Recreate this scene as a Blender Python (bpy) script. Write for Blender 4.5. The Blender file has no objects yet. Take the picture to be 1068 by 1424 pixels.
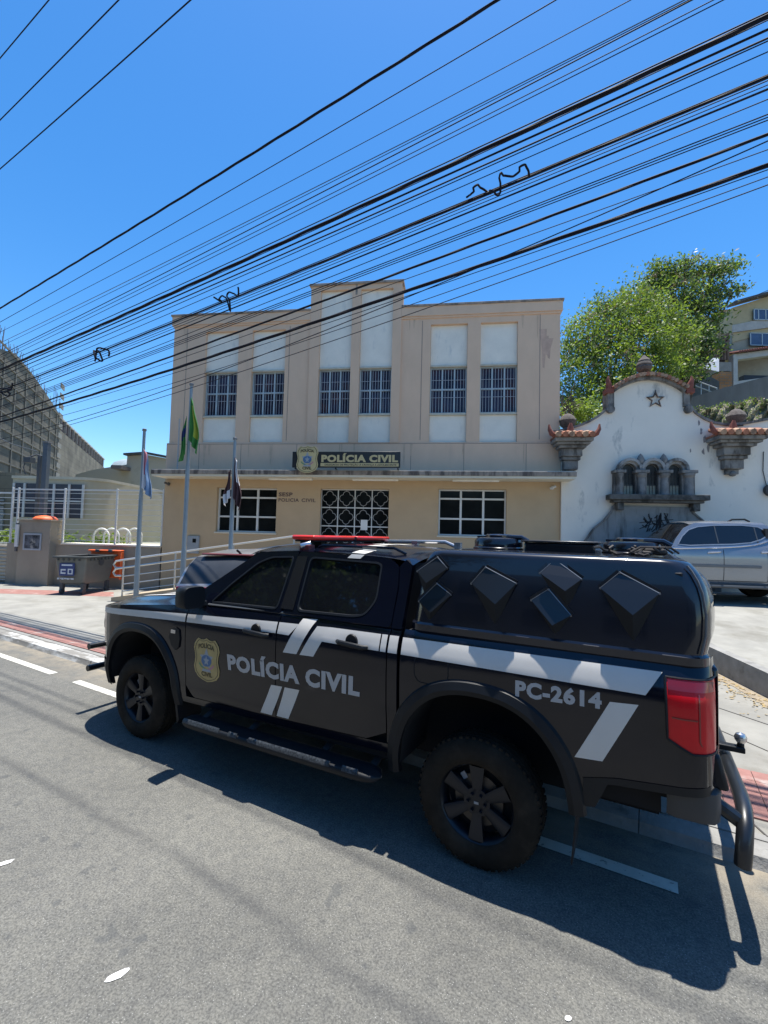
import bpy, bmesh, math, random
from mathutils import Vector, Matrix
from mathutils.geometry import tessellate_polygon
random.seed(7)
R = math.radians
S = bpy.context.scene
COL = S.collection

# ---------------------------------------------------------------- camera
FPX, PITCH, ROLL, CH = 640.0, 0.04969, 0.02496, 1.95591
cam = bpy.data.cameras.new("camera"); camo = bpy.data.objects.new("camera", cam); COL.objects.link(camo)
cam.sensor_fit = 'HORIZONTAL'; cam.sensor_width = 36; cam.lens = 36 * FPX / 1068; cam.clip_start = .05; cam.clip_end = 3000
_f = Vector((0, math.cos(PITCH), math.sin(PITCH))); _r = Vector((1, 0, 0)); _u = Vector((0, -math.sin(PITCH), math.cos(PITCH)))
CR = math.cos(ROLL) * _r + math.sin(ROLL) * _u; CU = -math.sin(ROLL) * _r + math.cos(ROLL) * _u; CF = _f
camo.matrix_world = Matrix(((CR.x, CU.x, -CF.x, 0), (CR.y, CU.y, -CF.y, 0), (CR.z, CU.z, -CF.z, CH), (0, 0, 0, 1)))
S.camera = camo
S.render.resolution_x, S.render.resolution_y = 768, 1024

# ---------------------------------------------------------------- sky, sun, exposure
SAZ, SEL = 24.0, 82.6
w = bpy.data.worlds.new("World"); S.world = w; w.use_nodes = True
nt = w.node_tree; bg = nt.nodes['Background']
sky = nt.nodes.new('ShaderNodeTexSky'); sky.sky_type = 'NISHITA'; sky.sun_disc = False
sky.sun_elevation = R(SEL); sky.sun_rotation = R(SAZ); sky.altitude = 0; sky.air_density = 1.0; sky.dust_density = 0.3; sky.ozone_density = 3.2
hs_ = nt.nodes.new('ShaderNodeHueSaturation'); hs_.inputs['Saturation'].default_value = 1.33; nt.links.new(sky.outputs[0], hs_.inputs['Color'])
nt.links.new(hs_.outputs[0], bg.inputs[0]); bg.inputs[1].default_value = 0.12
sl = bpy.data.lights.new("sun", 'SUN'); sl.energy = 4.8; sl.angle = R(.53); sl.color = (1, .96, .89)
so = bpy.data.objects.new("sun", sl); COL.objects.link(so)
sd = Vector((math.sin(R(SAZ)) * math.cos(R(SEL)), math.cos(R(SAZ)) * math.cos(R(SEL)), math.sin(R(SEL))))
so.rotation_euler = sd.to_track_quat('Z', 'Y').to_euler(); so.location = (0, 0, 30)
S.view_settings.view_transform = 'Standard'; S.view_settings.look = 'None'; S.view_settings.gamma = 1
S.view_settings.exposure = 0.88

# ---------------------------------------------------------------- placing helpers
GR = 0.012           # road level
SW = 0.10           # sidewalk level
TX, TY, YAW = -3.06015, 4.79786, 0.51002            # truck / road frame
c_, s_ = math.cos(YAW), math.sin(YAW)
OX, OY, FA = -6.9, 14.2, R(8)                        # facade frame
ca, sa = math.cos(FA), math.sin(FA)

def ray(px, py): return CF + CR * ((px - 534) / FPX) - CU * ((py - 712) / FPX)
def gp(px, py, z):                                   # ground point seen at a pixel
    d = ray(px, py); t = (z - CH) / d.z; return Vector((d.x * t, d.y * t, z))
def at(px, py, Y):                                   # point seen at a pixel at distance Y
    d = ray(px, py); t = Y / d.y; return Vector((d.x * t, Y, CH + d.z * t))
def fp(px, py, off):                                 # (u, z) on a plane parallel to the facade, off metres in front
    d = ray(px, py); t = (OX * sa + OY * ca - off) / (d.x * sa + d.y * ca)
    x, y = d.x * t - OX, d.y * t - OY
    return (x * ca - y * sa, CH + d.z * t)
def FW(u, off, z): return Vector((OX + u * ca - off * sa, OY - u * sa - off * ca, z))
def tpl(px, py, y=0.0):                              # (x, z) on a plane of the truck
    d = ray(px, py); t = (TX * s_ + TY * c_ + y) / (d.x * s_ + d.y * c_)
    return ((d.x * t - TX) * c_ - (d.y * t - TY) * s_, CH + d.z * t)
def RW(a, b, z): return Vector((TX + c_ * a + s_ * b, TY - s_ * a + c_ * b, z))   # road frame: a along, b across
def interp(x, xs, ys):
    if x <= xs[0]: return ys[0]
    for i in range(1, len(xs)):
        if x <= xs[i]:
            t = (x - xs[i - 1]) / (xs[i] - xs[i - 1]); return ys[i - 1] * (1 - t) + ys[i] * t
    return ys[-1]

RROT = -YAW - .018
# ---------------------------------------------------------------- materials
MATS = {}
def M(name, col, rough=.6, metal=0, var=.12, scale=3, st=(1, 1, 1), bump=0, bs=60, coat=0, col2=None, thr=.6, s2=1.5, st2=(1, 1, 1), spec=.5, emit=0, soft=.12):
    if name in MATS: return MATS[name]
    m = bpy.data.materials.new(name); m.use_nodes = True; MATS[name] = m
    n = m.node_tree.nodes; L = m.node_tree.links; b = n['Principled BSDF']
    b.inputs['Roughness'].default_value = rough; b.inputs['Metallic'].default_value = metal
    b.inputs['Coat Weight'].default_value = coat; b.inputs['Coat Roughness'].default_value = .04
    b.inputs['Specular IOR Level'].default_value = spec
    tc = n.new('ShaderNodeTexCoord')
    def noise(sc, stt, det=6):
        mp = n.new('ShaderNodeMapping'); mp.inputs['Scale'].default_value = stt; L.new(tc.outputs['Object'], mp.inputs[0])
        no = n.new('ShaderNodeTexNoise'); no.inputs['Scale'].default_value = sc; no.inputs['Detail'].default_value = det; no.inputs['Roughness'].default_value = .62
        L.new(mp.outputs[0], no.inputs['Vector']); return no
    no = noise(scale, st); rp = n.new('ShaderNodeValToRGB')
    rp.color_ramp.elements[0].position = .3; rp.color_ramp.elements[1].position = .7
    rp.color_ramp.elements[0].color = [max(0, c * (1 - var)) for c in col] + [1]
    rp.color_ramp.elements[1].color = [min(1, c * (1 + var)) for c in col] + [1]
    L.new(no.outputs['Fac'], rp.inputs[0]); out = rp.outputs[0]
    if col2:
        n2 = noise(s2, st2); r2 = n.new('ShaderNodeValToRGB'); r2.color_ramp.elements[0].position = thr; r2.color_ramp.elements[1].position = min(1, thr + soft)
        L.new(n2.outputs['Fac'], r2.inputs[0]); mx = n.new('ShaderNodeMix'); mx.data_type = 'RGBA'
        L.new(r2.outputs[0], mx.inputs[0]); L.new(out, mx.inputs[6]); mx.inputs[7].default_value = list(col2) + [1]; out = mx.outputs[2]
    L.new(out, b.inputs['Base Color'])
    if bump:
        n3 = noise(bs, (1, 1, 1), 4); bp = n.new('ShaderNodeBump'); bp.inputs['Strength'].default_value = bump; bp.inputs['Distance'].default_value = .01
        L.new(n3.outputs['Fac'], bp.inputs['Height']); L.new(bp.outputs[0], b.inputs['Normal'])
    if emit:
        b.inputs['Emission Color'].default_value = list(col) + [1]; b.inputs['Emission Strength'].default_value = emit
    return m

def glassy(name, col, rough=.04, var=.2):
    return M(name, col, rough, var=var, scale=2, spec=.6, coat=.3)

# ---------------------------------------------------------------- mesh builder
class MB:
    def __init__(s): s.v = []; s.f = []; s.m = []
    def add(s, vs, fs, m=0):
        o = len(s.v); s.v += [tuple(v) for v in vs]
        for f in fs: s.f.append([i + o for i in f]); s.m.append(m)
        return s
    def box(s, x0, x1, y0, y1, z0, z1, m=0):
        if x0 > x1: x0, x1 = x1, x0
        if y0 > y1: y0, y1 = y1, y0
        if z0 > z1: z0, z1 = z1, z0
        v = [(x, y, z) for x in (x0, x1) for y in (y0, y1) for z in (z0, z1)]
        return s.add(v, [(0, 1, 3, 2), (4, 6, 7, 5), (0, 4, 5, 1), (2, 3, 7, 6), (0, 2, 6, 4), (1, 5, 7, 3)], m)
    def obox(s, c, ax, ay, az, m=0):                # centre + three half axes
        c, ax, ay, az = map(Vector, (c, ax, ay, az))
        v = [c + ax * i + ay * j + az * k for i in (-1, 1) for j in (-1, 1) for k in (-1, 1)]
        fs = [(0, 1, 3, 2), (4, 6, 7, 5), (0, 4, 5, 1), (2, 3, 7, 6), (0, 2, 6, 4), (1, 5, 7, 3)]
        if ax.cross(ay).dot(az) < 0: fs = [tuple(reversed(f)) for f in fs]
        return s.add(v, fs, m)
    def beam(s, p, q, wdt, h, m=0, up=(0, 0, 1)):
        p, q = Vector(p), Vector(q); d = (q - p); a = d.normalized(); u = Vector(up)
        sx = a.cross(u)
        if sx.length < 1e-4: sx = a.cross(Vector((0, 1, 0)))
        sx.normalize(); uz = sx.cross(a)
        return s.obox((p + q) / 2, d / 2, sx * wdt / 2, uz * h / 2, m)
    def tube(s, pts, r, n=8, m=0, cap=True):
        pts = [Vector(p) for p in pts]; rs = r if isinstance(r, (list, tuple)) else [r] * len(pts)
        o = len(s.v); prev = None
        for i, p in enumerate(pts):
            d = (pts[min(i + 1, len(pts) - 1)] - pts[max(i - 1, 0)])
            if d.length < 1e-9: d = Vector((0, 0, 1))
            d.normalize()
            if prev is None:
                a = d.cross(Vector((0, 0, 1)))
                if a.length < 1e-3: a = d.cross(Vector((0, 1, 0)))
            else: a = prev - d * prev.dot(d)
            a.normalize(); prev = a; b = d.cross(a)
            for k in range(n):
                t = 2 * math.pi * k / n; s.v.append(tuple(p + (a * math.cos(t) + b * math.sin(t)) * rs[i]))
        for i in range(len(pts) - 1):
            for k in range(n):
                s.f.append([o + i * n + k, o + i * n + (k + 1) % n, o + (i + 1) * n + (k + 1) % n, o + (i + 1) * n + k]); s.m.append(m)
        if cap:
            s.f.append([o + k for k in reversed(range(n))]); s.m.append(m)
            s.f.append([o + (len(pts) - 1) * n + k for k in range(n)]); s.m.append(m)
        return s
    def lathe(s, prof, c, axis='z', n=24, m=0):      # prof: (r, h)
        c = Vector(c); o = len(s.v)
        for (r, h) in prof:
            for k in range(n):
                t = 2 * math.pi * k / n; a, b = r * math.cos(t), r * math.sin(t)
                p = {'z': (a, b, h), 'y': (a, h, b), 'x': (h, a, b)}[axis]
                s.v.append(tuple(c + Vector(p)))
        for i in range(len(prof) - 1):
            for k in range(n):
                f = [o + i * n + k, o + i * n + (k + 1) % n, o + (i + 1) * n + (k + 1) % n, o + (i + 1) * n + k]
                if axis == 'y': f.reverse()
                s.f.append(f); s.m.append(m)
        return s
    def grid(s, fn, nu, nv, m=0, flip=False, close=False):
        o = len(s.v)
        for i in range(nu + 1):
            for j in range(nv + 1): s.v.append(tuple(fn(i / nu, j / nv)))
        for i in range(nu):
            for j in range(nv):
                a = o + i * (nv + 1) + j; f = [a, a + nv + 1, a + nv + 2, a + 1]
                if flip: f.reverse()
                s.f.append(f); s.m.append(m)
        return s
    def poly(s, pts2, fn, m=0, thick=None):          # filled polygon mapped through fn(a, b, k): k = 0 front, 1 back
        pts2 = [tuple(p) for p in pts2]
        ar = sum(pts2[i - 1][0] * pts2[i][1] - pts2[i][0] * pts2[i - 1][1] for i in range(len(pts2)))
        if ar < 0: pts2 = pts2[::-1]
        tri = tessellate_polygon([[Vector((a, b, 0)) for a, b in pts2]])
        n = len(pts2); o = len(s.v); s.v += [tuple(fn(a, b, 0)) for a, b in pts2]
        def ori(t):
            (ax, ay), (bx, by), (cx, cy) = [pts2[i] for i in t]
            return t if (bx - ax) * (cy - ay) - (cx - ax) * (by - ay) > 0 else t[::-1]
        T = [ori(tuple(t)) for t in tri]
        for t in T: s.f.append([o + i for i in t]); s.m.append(m)
        if thick:
            s.v += [tuple(fn(a, b, 1)) for a, b in pts2]
            for t in T: s.f.append([o + n + i for i in reversed(t)]); s.m.append(m)
            for i in range(n):
                j = (i + 1) % n; s.f.append([o + i, o + n + i, o + n + j, o + j]); s.m.append(m)
        return s
    def ring(s, outer, inner, fn, m=0):              # frame between two outlines of equal length, with thickness
        n = len(outer); o = len(s.v)
        for L_, k in ((outer, 0), (inner, 0), (outer, 1), (inner, 1)): s.v += [tuple(fn(a, b, k)) for a, b in L_]
        for i in range(n):
            j = (i + 1) % n
            for f in ([o + i, o + j, o + n + j, o + n + i], [o + 2 * n + i, o + 3 * n + i, o + 3 * n + j, o + 2 * n + j],
                      [o + i, o + 2 * n + i, o + 2 * n + j, o + j], [o + n + i, o + n + j, o + 3 * n + j, o + 3 * n + i]):
                s.f.append(f); s.m.append(m)
        return s
    def build(s, name, mats, parent=None, bevel=0, ang=35, smooth=True, fix=False, sub=0, loc=None):
        me = bpy.data.meshes.new(name)
        me.from_pydata(s.v, [], s.f); mats = mats if isinstance(mats, (list, tuple)) else [mats]
        for m in mats: me.materials.append(m)
        me.polygons.foreach_set('material_index', s.m)
        me.update()
        if fix:
            bm = bmesh.new(); bm.from_mesh(me); bmesh.ops.remove_doubles(bm, verts=bm.verts, dist=1e-5); bmesh.ops.recalc_face_normals(bm, faces=bm.faces); bm.to_mesh(me); bm.free()
        if smooth:
            me.shade_smooth(); me.set_sharp_from_angle(angle=R(ang))
        o = bpy.data.objects.new(name, me); COL.objects.link(o)
        if parent: o.parent = parent
        if loc: o.location = loc
        if bevel:
            b = o.modifiers.new('bevel', 'BEVEL'); b.width = bevel; b.segments = 2; b.limit_method = 'ANGLE'; b.angle_limit = R(40)
        return o

def tag(o, label=None, cat=None, group=None, kind=None):
    if label: o['label'] = label
    if cat: o['category'] = cat
    if group: o['group'] = group
    if kind: o['kind'] = kind
    return o
def thing(name, label, cat, loc=(0, 0, 0), rz=0, group=None):
    o = bpy.data.objects.new(name, None); COL.objects.link(o); o.location = loc; o.rotation_euler = (0, 0, rz); o.empty_display_size = .2
    return tag(o, label, cat, group)
def struct(name, mb, m, **k): return tag(mb.build(name, m, **k), kind='structure')
def fac_thing(name, label, cat, group=None, u=0, off=0, z=0):
    return thing(name, label, cat, FW(u, off, z), -FA, group)
def dup(root, loc=None, rz=None, label=None):
    def rec(o, par):
        c = o.copy(); COL.objects.link(c)
        if par: c.parent = par
        for ch in list(o.children): rec(ch, c)
        return c
    r = rec(root, None)
    if loc is not None: r.location = loc
    if rz is not None: r.rotation_euler = (0, 0, rz)
    if label: r['label'] = label
    return r

def text_data(s, bold=.02, spacing=1.0):
    cu = bpy.data.curves.new('t', 'FONT'); cu.body = s; cu.offset = bold; cu.space_character = spacing; cu.resolution_u = 3
    o = bpy.data.objects.new('t', cu); COL.objects.link(o)
    dg = bpy.context.evaluated_depsgraph_get(); me = bpy.data.meshes.new_from_object(o.evaluated_get(dg))
    vs = [(v.co.x, v.co.y) for v in me.vertices]; fs = [list(p.vertices) for p in me.polygons]
    bpy.data.objects.remove(o); bpy.data.curves.remove(cu); bpy.data.meshes.remove(me)
    x0 = min(v[0] for v in vs); x1 = max(v[0] for v in vs); y0 = min(v[1] for v in vs)
    # cap height from a plain capital letter
    y1 = y0 + 0.0
    return [((a - x0) / (x1 - x0), b) for a, b in vs], fs
def text(mb, s, q, fn, m=0, bold=.02, spacing=1.0, cap=.70):
    # q: four corners (a, b) lower-left, lower-right, upper-right, upper-left of the capitals
    vs, fs = text_data(s, bold, spacing)
    out = []
    for (u, v) in vs:
        v = v / cap
        a = (q[0][0] * (1 - u) + q[1][0] * u) * (1 - v) + (q[3][0] * (1 - u) + q[2][0] * u) * v
        b = (q[0][1] * (1 - u) + q[1][1] * u) * (1 - v) + (q[3][1] * (1 - u) + q[2][1] * u) * v
        out.append(fn(a, b, 0))
    mb.add(out, fs, m); return mb

# ================================================================ SETTING: ground
def road_mat():
    m = bpy.data.materials.new('asphalt'); m.use_nodes = True; n = m.node_tree.nodes; L = m.node_tree.links; b = n['Principled BSDF']
    tc = n.new('ShaderNodeTexCoord'); sep = n.new('ShaderNodeSeparateXYZ'); L.new(tc.outputs['Object'], sep.inputs[0])
    def noi(sc, det=5, st=None, ro=.6):
        no = n.new('ShaderNodeTexNoise'); no.inputs['Scale'].default_value = sc; no.inputs['Detail'].default_value = det; no.inputs['Roughness'].default_value = ro
        mp = n.new('ShaderNodeMapping'); mp.inputs['Scale'].default_value = st or (1, 1, 1); L.new(tc.outputs['Object'], mp.inputs[0]); L.new(mp.outputs[0], no.inputs['Vector']); return no.outputs['Fac']
    def ramp(x, p0, c0, p1, c1):
        r = n.new('ShaderNodeValToRGB'); e = r.color_ramp.elements; e[0].position = p0; e[1].position = p1; e[0].color = list(c0) + [1]; e[1].color = list(c1) + [1]; L.new(x, r.inputs[0]); return r.outputs[0]
    def mix(f, a, c, mode='MIX'):
        x = n.new('ShaderNodeMix'); x.data_type = 'RGBA'; x.blend_type = mode
        if isinstance(f, float): x.inputs[0].default_value = f
        else: L.new(f, x.inputs[0])
        for i, v in ((6, a), (7, c)):
            if isinstance(v, tuple): x.inputs[i].default_value = list(v) + [1]
            else: L.new(v, x.inputs[i])
        return x.outputs[2]
    def math_(op, a, c=None, d=None):
        x = n.new('ShaderNodeMath'); x.operation = op
        for i, v in enumerate((a, c, d)):
            if v is None: continue
            if isinstance(v, (int, float)): x.inputs[i].default_value = v
            else: L.new(v, x.inputs[i])
        return x.outputs[0]
    g = .124
    big = ramp(noi(.55, 4), .32, (g * .86, g * .85, g * .79), .68, (g * 1.16, g * 1.14, g * 1.04))
    fine = ramp(noi(95, 3, None, .7), .36, (.60, .60, .60), .62, (1.25, 1.24, 1.20))
    col = mix(1.0, big, fine, 'MULTIPLY')
    mid = ramp(noi(16, 5), .36, (.88, .89, .91), .6, (1.08, 1.08, 1.07)); col = mix(1.0, col, mid, 'MULTIPLY')
    vo = n.new('ShaderNodeTexVoronoi'); vo.inputs['Scale'].default_value = 95; L.new(tc.outputs['Object'], vo.inputs['Vector'])
    ag = ramp(vo.outputs['Distance'], .13, (1, 1, 1), .2, (0, 0, 0))
    pick = ramp(vo.outputs['Color'], .55, (0, 0, 0), .6, (1, 1, 1))
    col = mix(math_('MULTIPLY', ag, pick), col, (.32, .32, .30))
    # soft dark lines running along the road, oil spots
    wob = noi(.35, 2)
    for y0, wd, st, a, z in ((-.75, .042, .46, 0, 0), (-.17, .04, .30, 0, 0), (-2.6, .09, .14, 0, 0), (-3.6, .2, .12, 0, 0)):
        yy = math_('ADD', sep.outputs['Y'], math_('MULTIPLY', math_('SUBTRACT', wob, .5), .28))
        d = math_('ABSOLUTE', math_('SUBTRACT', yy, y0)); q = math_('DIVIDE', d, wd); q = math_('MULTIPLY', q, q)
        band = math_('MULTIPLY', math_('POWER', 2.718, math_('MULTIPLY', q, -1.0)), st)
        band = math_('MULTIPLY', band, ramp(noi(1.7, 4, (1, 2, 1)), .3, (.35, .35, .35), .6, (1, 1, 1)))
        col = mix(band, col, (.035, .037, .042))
    sp = ramp(noi(5.2, 2), .30, (1, 1, 1), .345, (0, 0, 0)); col = mix(math_('MULTIPLY', sp, .42), col, (.05, .055, .06))
    # pale dust and sand gathered beside the kerb
    dk = math_('SUBTRACT', 1.0, math_('DIVIDE', math_('SUBTRACT', .98, sep.outputs['Y']), .5)); dk = math_('MAXIMUM', math_('MINIMUM', dk, 1.0), 0.0)
    dk = math_('MULTIPLY', dk, ramp(noi(3.2, 5), .35, (0, 0, 0), .6, (.8, .8, .8))); col = mix(dk, col, (.27, .23, .17))
    L.new(col, b.inputs['Base Color']); b.inputs['Roughness'].default_value = .82; b.inputs['Specular IOR Level'].default_value = .3
    bp = n.new('ShaderNodeBump'); bp.inputs['Strength'].default_value = .55; bp.inputs['Distance'].default_value = .006; L.new(noi(110, 3), bp.inputs['Height']); L.new(bp.outputs[0], b.inputs['Normal'])
    return m
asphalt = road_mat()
concrete = M('pavement_concrete', (.225, .217, .19), .85, var=.2, scale=1.6, bump=.4, bs=70, col2=(.15, .137, .11), thr=.52, s2=1.1, soft=.2)
concrete_pale = M('forecourt_concrete', (.25, .243, .215), .85, var=.17, scale=2.1, bump=.3, bs=60, col2=(.165, .157, .13), thr=.54, s2=.9, soft=.16)
redtile = M('red_paver', (.27, .13, .108), .8, var=.2, scale=8, bump=.4, bs=40, col2=(.34, .27, .24), thr=.55, s2=3)
white_paint = M('road_paint', (.52, .51, .45), .6, var=.1, scale=12, bump=.2, bs=90, col2=(.22, .22, .2), thr=.60, s2=26, soft=.05)
kerb_white = M('kerb_whitewash', (.47, .47, .45), .8, var=.14, scale=5, bump=.5, bs=40, col2=(.20, .19, .17), thr=.45, s2=2.2, st2=(.6, 3, 1), soft=.10)
kerb_grey = M('kerb_stone', (.23, .225, .21), .85, var=.2, scale=6, bump=.5, bs=50, col2=(.13, .125, .115), thr=.58, s2=4)
dirt = M('dirt', (.26, .215, .155), .95, var=.25, scale=9, bump=.7, bs=50)
dark_joint = M('joint', (.07, .065, .06), .9)

road_root_rz = -YAW
def road_sheet(name, rects, z, m, h=0):
    mb = MB()
    for (a0, a1, b0, b1) in rects:
        if h: mb.box(a0, a1, b0, b1, z - h, z)
        else: mb.add([(a0, b0, z), (a1, b0, z), (a1, b1, z), (a0, b1, z)], [(0, 1, 2, 3)])
    o = struct(name, mb, m, smooth=False); o.location = (TX, TY, 0); o.rotation_euler = (0, 0, RROT); return o
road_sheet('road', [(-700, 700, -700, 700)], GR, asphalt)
# sidewalk slab with kerb edge (top SW); the kerb face is a sloped whitewashed stone
KF, KT = 1.01, 1.09
mbs = MB(); mbs.box(-60, 40, KT + .10, 60, GR - .05, SW); sidewalk = struct('sidewalk', mbs, concrete, smooth=False)
sidewalk.location = (TX, TY, 0); sidewalk.rotation_euler = (0, 0, RROT)
for nm_, a0, a1, km in (('kerb', -40, -.9, kerb_white), ('kerb', -.9, 30, kerb_grey)):
    mb = MB(); a = a0
    while a < a1 - .01:
        e_ = min(a + .98, a1) - .006; j = random.uniform(-.006, .006)
        pr_ = ((KF + j, GR), (KF + .02 + j, GR + .035), (KT - .05 + j, SW - .022), (KT + j, SW - .006), (KT + .10, SW - .002)); o_ = len(mb.v)
        for b_, z_ in pr_: mb.v += [(a, b_, z_), (e_, b_, z_)]
        for q in range(4): mb.f.append([o_ + 2 * q, o_ + 2 * q + 1, o_ + 2 * q + 3, o_ + 2 * q + 2]); mb.m.append(0)
        mb.add([(a, b_, z_) for b_, z_ in pr_] + [(a, KT + .1, GR)], [(0, 1, 2, 3, 4, 5)]); mb.add([(e_, b_, z_) for b_, z_ in pr_] + [(e_, KT + .1, GR)], [(5, 4, 3, 2, 1, 0)]); a += .98
    kerb = struct(nm_, mb, km); kerb.location = (TX, TY, 0); kerb.rotation_euler = (0, 0, RROT)
road_sheet('kerb_top_band', [(-40, 30, KT + .102, 1.265)], SW + .004, kerb_grey)
mb = MB()
a = -34.
while a < 24:
    w_ = .82 if a > 4.4 else .27
    for r_ in range(int(w_ / .20) if a > 4.4 else 1):
        b0 = 1.46 + r_ * .2 if a > 4.4 else 1.28; b1 = b0 + (.195 if a > 4.4 else .23)
        mb.box(a, a + .245, b0, b1, SW - .01, SW + .012)
    a += .25
tp_ = struct('tactile_paving', mb, redtile, smooth=False); tp_.location = (TX, TY, 0); tp_.rotation_euler = (0, 0, RROT)
# far red strip across the forecourt
def gquad(name, px, z, m, dz=.004):
    mb = MB(); vs = [gp(x, y, z) + Vector((0, 0, dz)) for x, y in px]
    mb.add(vs, [tuple(range(len(vs)))]); o = struct(name, mb, m, smooth=False)
    me = o.data
    if me.polygons[0].normal.z < 0: me.flip_normals()
    return o
gquad('red_paving_strip', [(-140, 826), (-140, 817), (0, 819), (158, 823.5), (158, 830), (0, 825.5)], SW, redtile)
gquad('pale_forecourt', [(-200, 812), (-60, 806), (230, 821), (420, 800), (700, 790), (700, 830), (360, 870), (140, 902), (-30, 858), (-200, 838)], SW, concrete_pale, .002)
# lane line dashes
road_sheet('lane_line', [(a0, a1, .525, .625) for a0, a1 in ((-9.2, -6.3), (-5.35, -1.79), (-1.23, .30), (1.1, 3.0), (3.9, 5.18), (6.6, 9.6), (11, 14), (-14, -11), (-19, -16))], GR + .004, white_paint)
# flakes of white paint on the asphalt
def flake(px, py, L_, W_, ang):
    c = gp(px, py, GR); mb = MB(); pts = []
    for k in range(14):
        t = 2 * math.pi * k / 14; r = 1 + random.uniform(-.14, .14)
        pts.append((math.copysign(abs(math.cos(t)) ** .9, math.cos(t)) * L_ * r, math.sin(t) * W_ * r))
    mb.poly(pts, lambda a, b, k: (a, b, .0))
    o = mb.build('paint_mark', M('white_flake', (.72, .72, .70), .6, var=.12, scale=30, col2=(.3, .3, .3), thr=.62, s2=40), smooth=False); o.location = c + Vector((0, 0, .004)); o.rotation_euler = (0, 0, ang)
    tag(o, kind='structure'); return o
flake(162, 1358, .048, .019, R(38)); flake(6, 1201, .045, .017, R(40)); flake(790, 1417, .016, .01, R(20))

# raised drive on the right (u >= 12.67), sloping up to the wall
def ramp_block(u0, u1, rows, base):
    mb = MB(); n = len(rows)
    vs = []
    for (off, z) in rows:
        for u in (u0, u1): vs += [FW(u, off, z), FW(u, off, base)]
    f = []
    for i in range(n - 1):
        a = i * 4
        f += [(a, a + 4, a + 6, a + 2), (a + 1, a, a + 2, a + 3)][:1] + [(a, a + 1, a + 5, a + 4), (a + 2, a + 6, a + 7, a + 3)]
    f += [(0, 2, 3, 1), ((n - 1) * 4, (n - 1) * 4 + 1, (n - 1) * 4 + 3, (n - 1) * 4 + 2)]
    return mb.add(vs, f)
struct('raised_drive', ramp_block(12.80, 30, [(8.2, .34), (6.8, .40), (5.6, .42), (2.4, .68), (-.2, .72)], GR), concrete_pale, fix=True, smooth=False)
struct('drive_edge_kerb', ramp_block(12.66, 12.796, [(8.2, .345), (6.8, .405), (5.6, .425), (2.4, .685), (-.2, .725)], GR), kerb_grey, fix=True, smooth=False)
# dry leaves and dirt against the raised edge
gquad('dirt_patch', [(985, 921), (1005, 915), (1068, 950), (1110, 985), (1110, 1000), (1068, 985), (1020, 955), (985, 940)], SW, dirt, .005)
mb = MB()
for i in range(260):
    u = 12.6 - abs(random.gauss(0, .22)); off = random.uniform(5.2, 7.6); p = FW(u, off, SW + .012); a = random.uniform(0, 6.28); l = random.uniform(.012, .035)
    d = Vector((math.cos(a), math.sin(a), random.uniform(-.2, .3))) * l; e = Vector((-math.sin(a), math.cos(a), random.uniform(-.2, .3))) * l * .5
    mb.add([p - d, p - e, p + d, p + e], [(0, 1, 2, 3)])
tag(mb.build('leaf_litter', M('dry_leaf', (.3, .22, .1), .9, var=.3), smooth=False), kind='stuff')
# pavement cracks / joints
mb = MB()
for (p, q, wd) in (((1000, 985), (1068, 1008), .01), ((1030, 1130), (1068, 1165), .012), ((988, 1010), (1068, 1045), .008)):
    A_, B_ = gp(*p, SW), gp(*q, SW); mb.beam(A_ + Vector((0, 0, .002)), B_ + Vector((0, 0, .002)), wd, .007)
struct('pavement_joints', mb, dark_joint, smooth=False)

# yard behind the low wall, and the hill on the right
lawn = M('yard_ground', (.30, .29, .24), .9, var=.2, scale=1.2, bump=.4, bs=30, col2=(.07, .12, .035), thr=.5, s2=.35)
mb = MB(); vs = [FW(-40, -.2, 1.28), FW(.0, -.2, 1.28), FW(.0, -60, 1.28), FW(-40, -60, 1.28)]; vs += [v - Vector((0, 0, 1.2)) for v in vs]
mb.add(vs, [(0, 1, 2, 3), (0, 4, 5, 1), (1, 5, 6, 2)]); struct('yard', mb, lawn, smooth=False)
hillm = M('hillside_ground', (.10, .095, .05), .95, var=.35, scale=1.5, bump=.8, bs=8, col2=(.05, .075, .02), thr=.45, s2=.8)
def hill(i, j):
    x = -4 + 60 * i; y = 16.5 + 50 * j
    t = max(0, min(1, (y - 16.5) / 30)); r = max(0, min(1, (x - 2) / 14))
    z = 1.0 + 8.5 * (t ** 1.1) * (.4 + .6 * r) + .4 * math.sin(x * .7) * t + .3 * math.sin(y * .9 + x)* t
    return (x, y, z)
struct('hillside', MB().grid(hill, 50, 40), hillm)

# ================================================================ POLICE STATION
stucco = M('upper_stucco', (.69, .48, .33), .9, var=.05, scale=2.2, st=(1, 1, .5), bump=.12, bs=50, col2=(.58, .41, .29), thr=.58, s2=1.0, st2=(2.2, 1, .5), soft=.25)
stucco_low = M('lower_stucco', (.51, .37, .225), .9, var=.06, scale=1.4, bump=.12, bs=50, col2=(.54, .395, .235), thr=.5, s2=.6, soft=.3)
panel_white = M('panel_white', (.80, .74, .63), .85, var=.05, scale=3, bump=.1, col2=(.5, .5, .47), thr=.6, s2=2, st2=(2, 1, .7), soft=.25)
trim_dark = M('coping_stain', (.34, .27, .22), .9, var=.2, scale=5, col2=(.17, .15, .13), thr=.5, s2=4)
win_frame_blue = M('window_frame_paint', (.40, .47, .50), .5, var=.06)
glass_dark = M('old_window_glass', (.030, .028, .055), .15, var=.6, scale=1.3, spec=.25, col2=(.07, .035, .045), thr=.5, s2=1.1)
glass_black = M('dark_glass', (.010, .012, .012), .12, var=.5, scale=1.5, spec=.12)
white_metal = M('white_metal', (.66, .66, .63), .45, var=.05)
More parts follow.
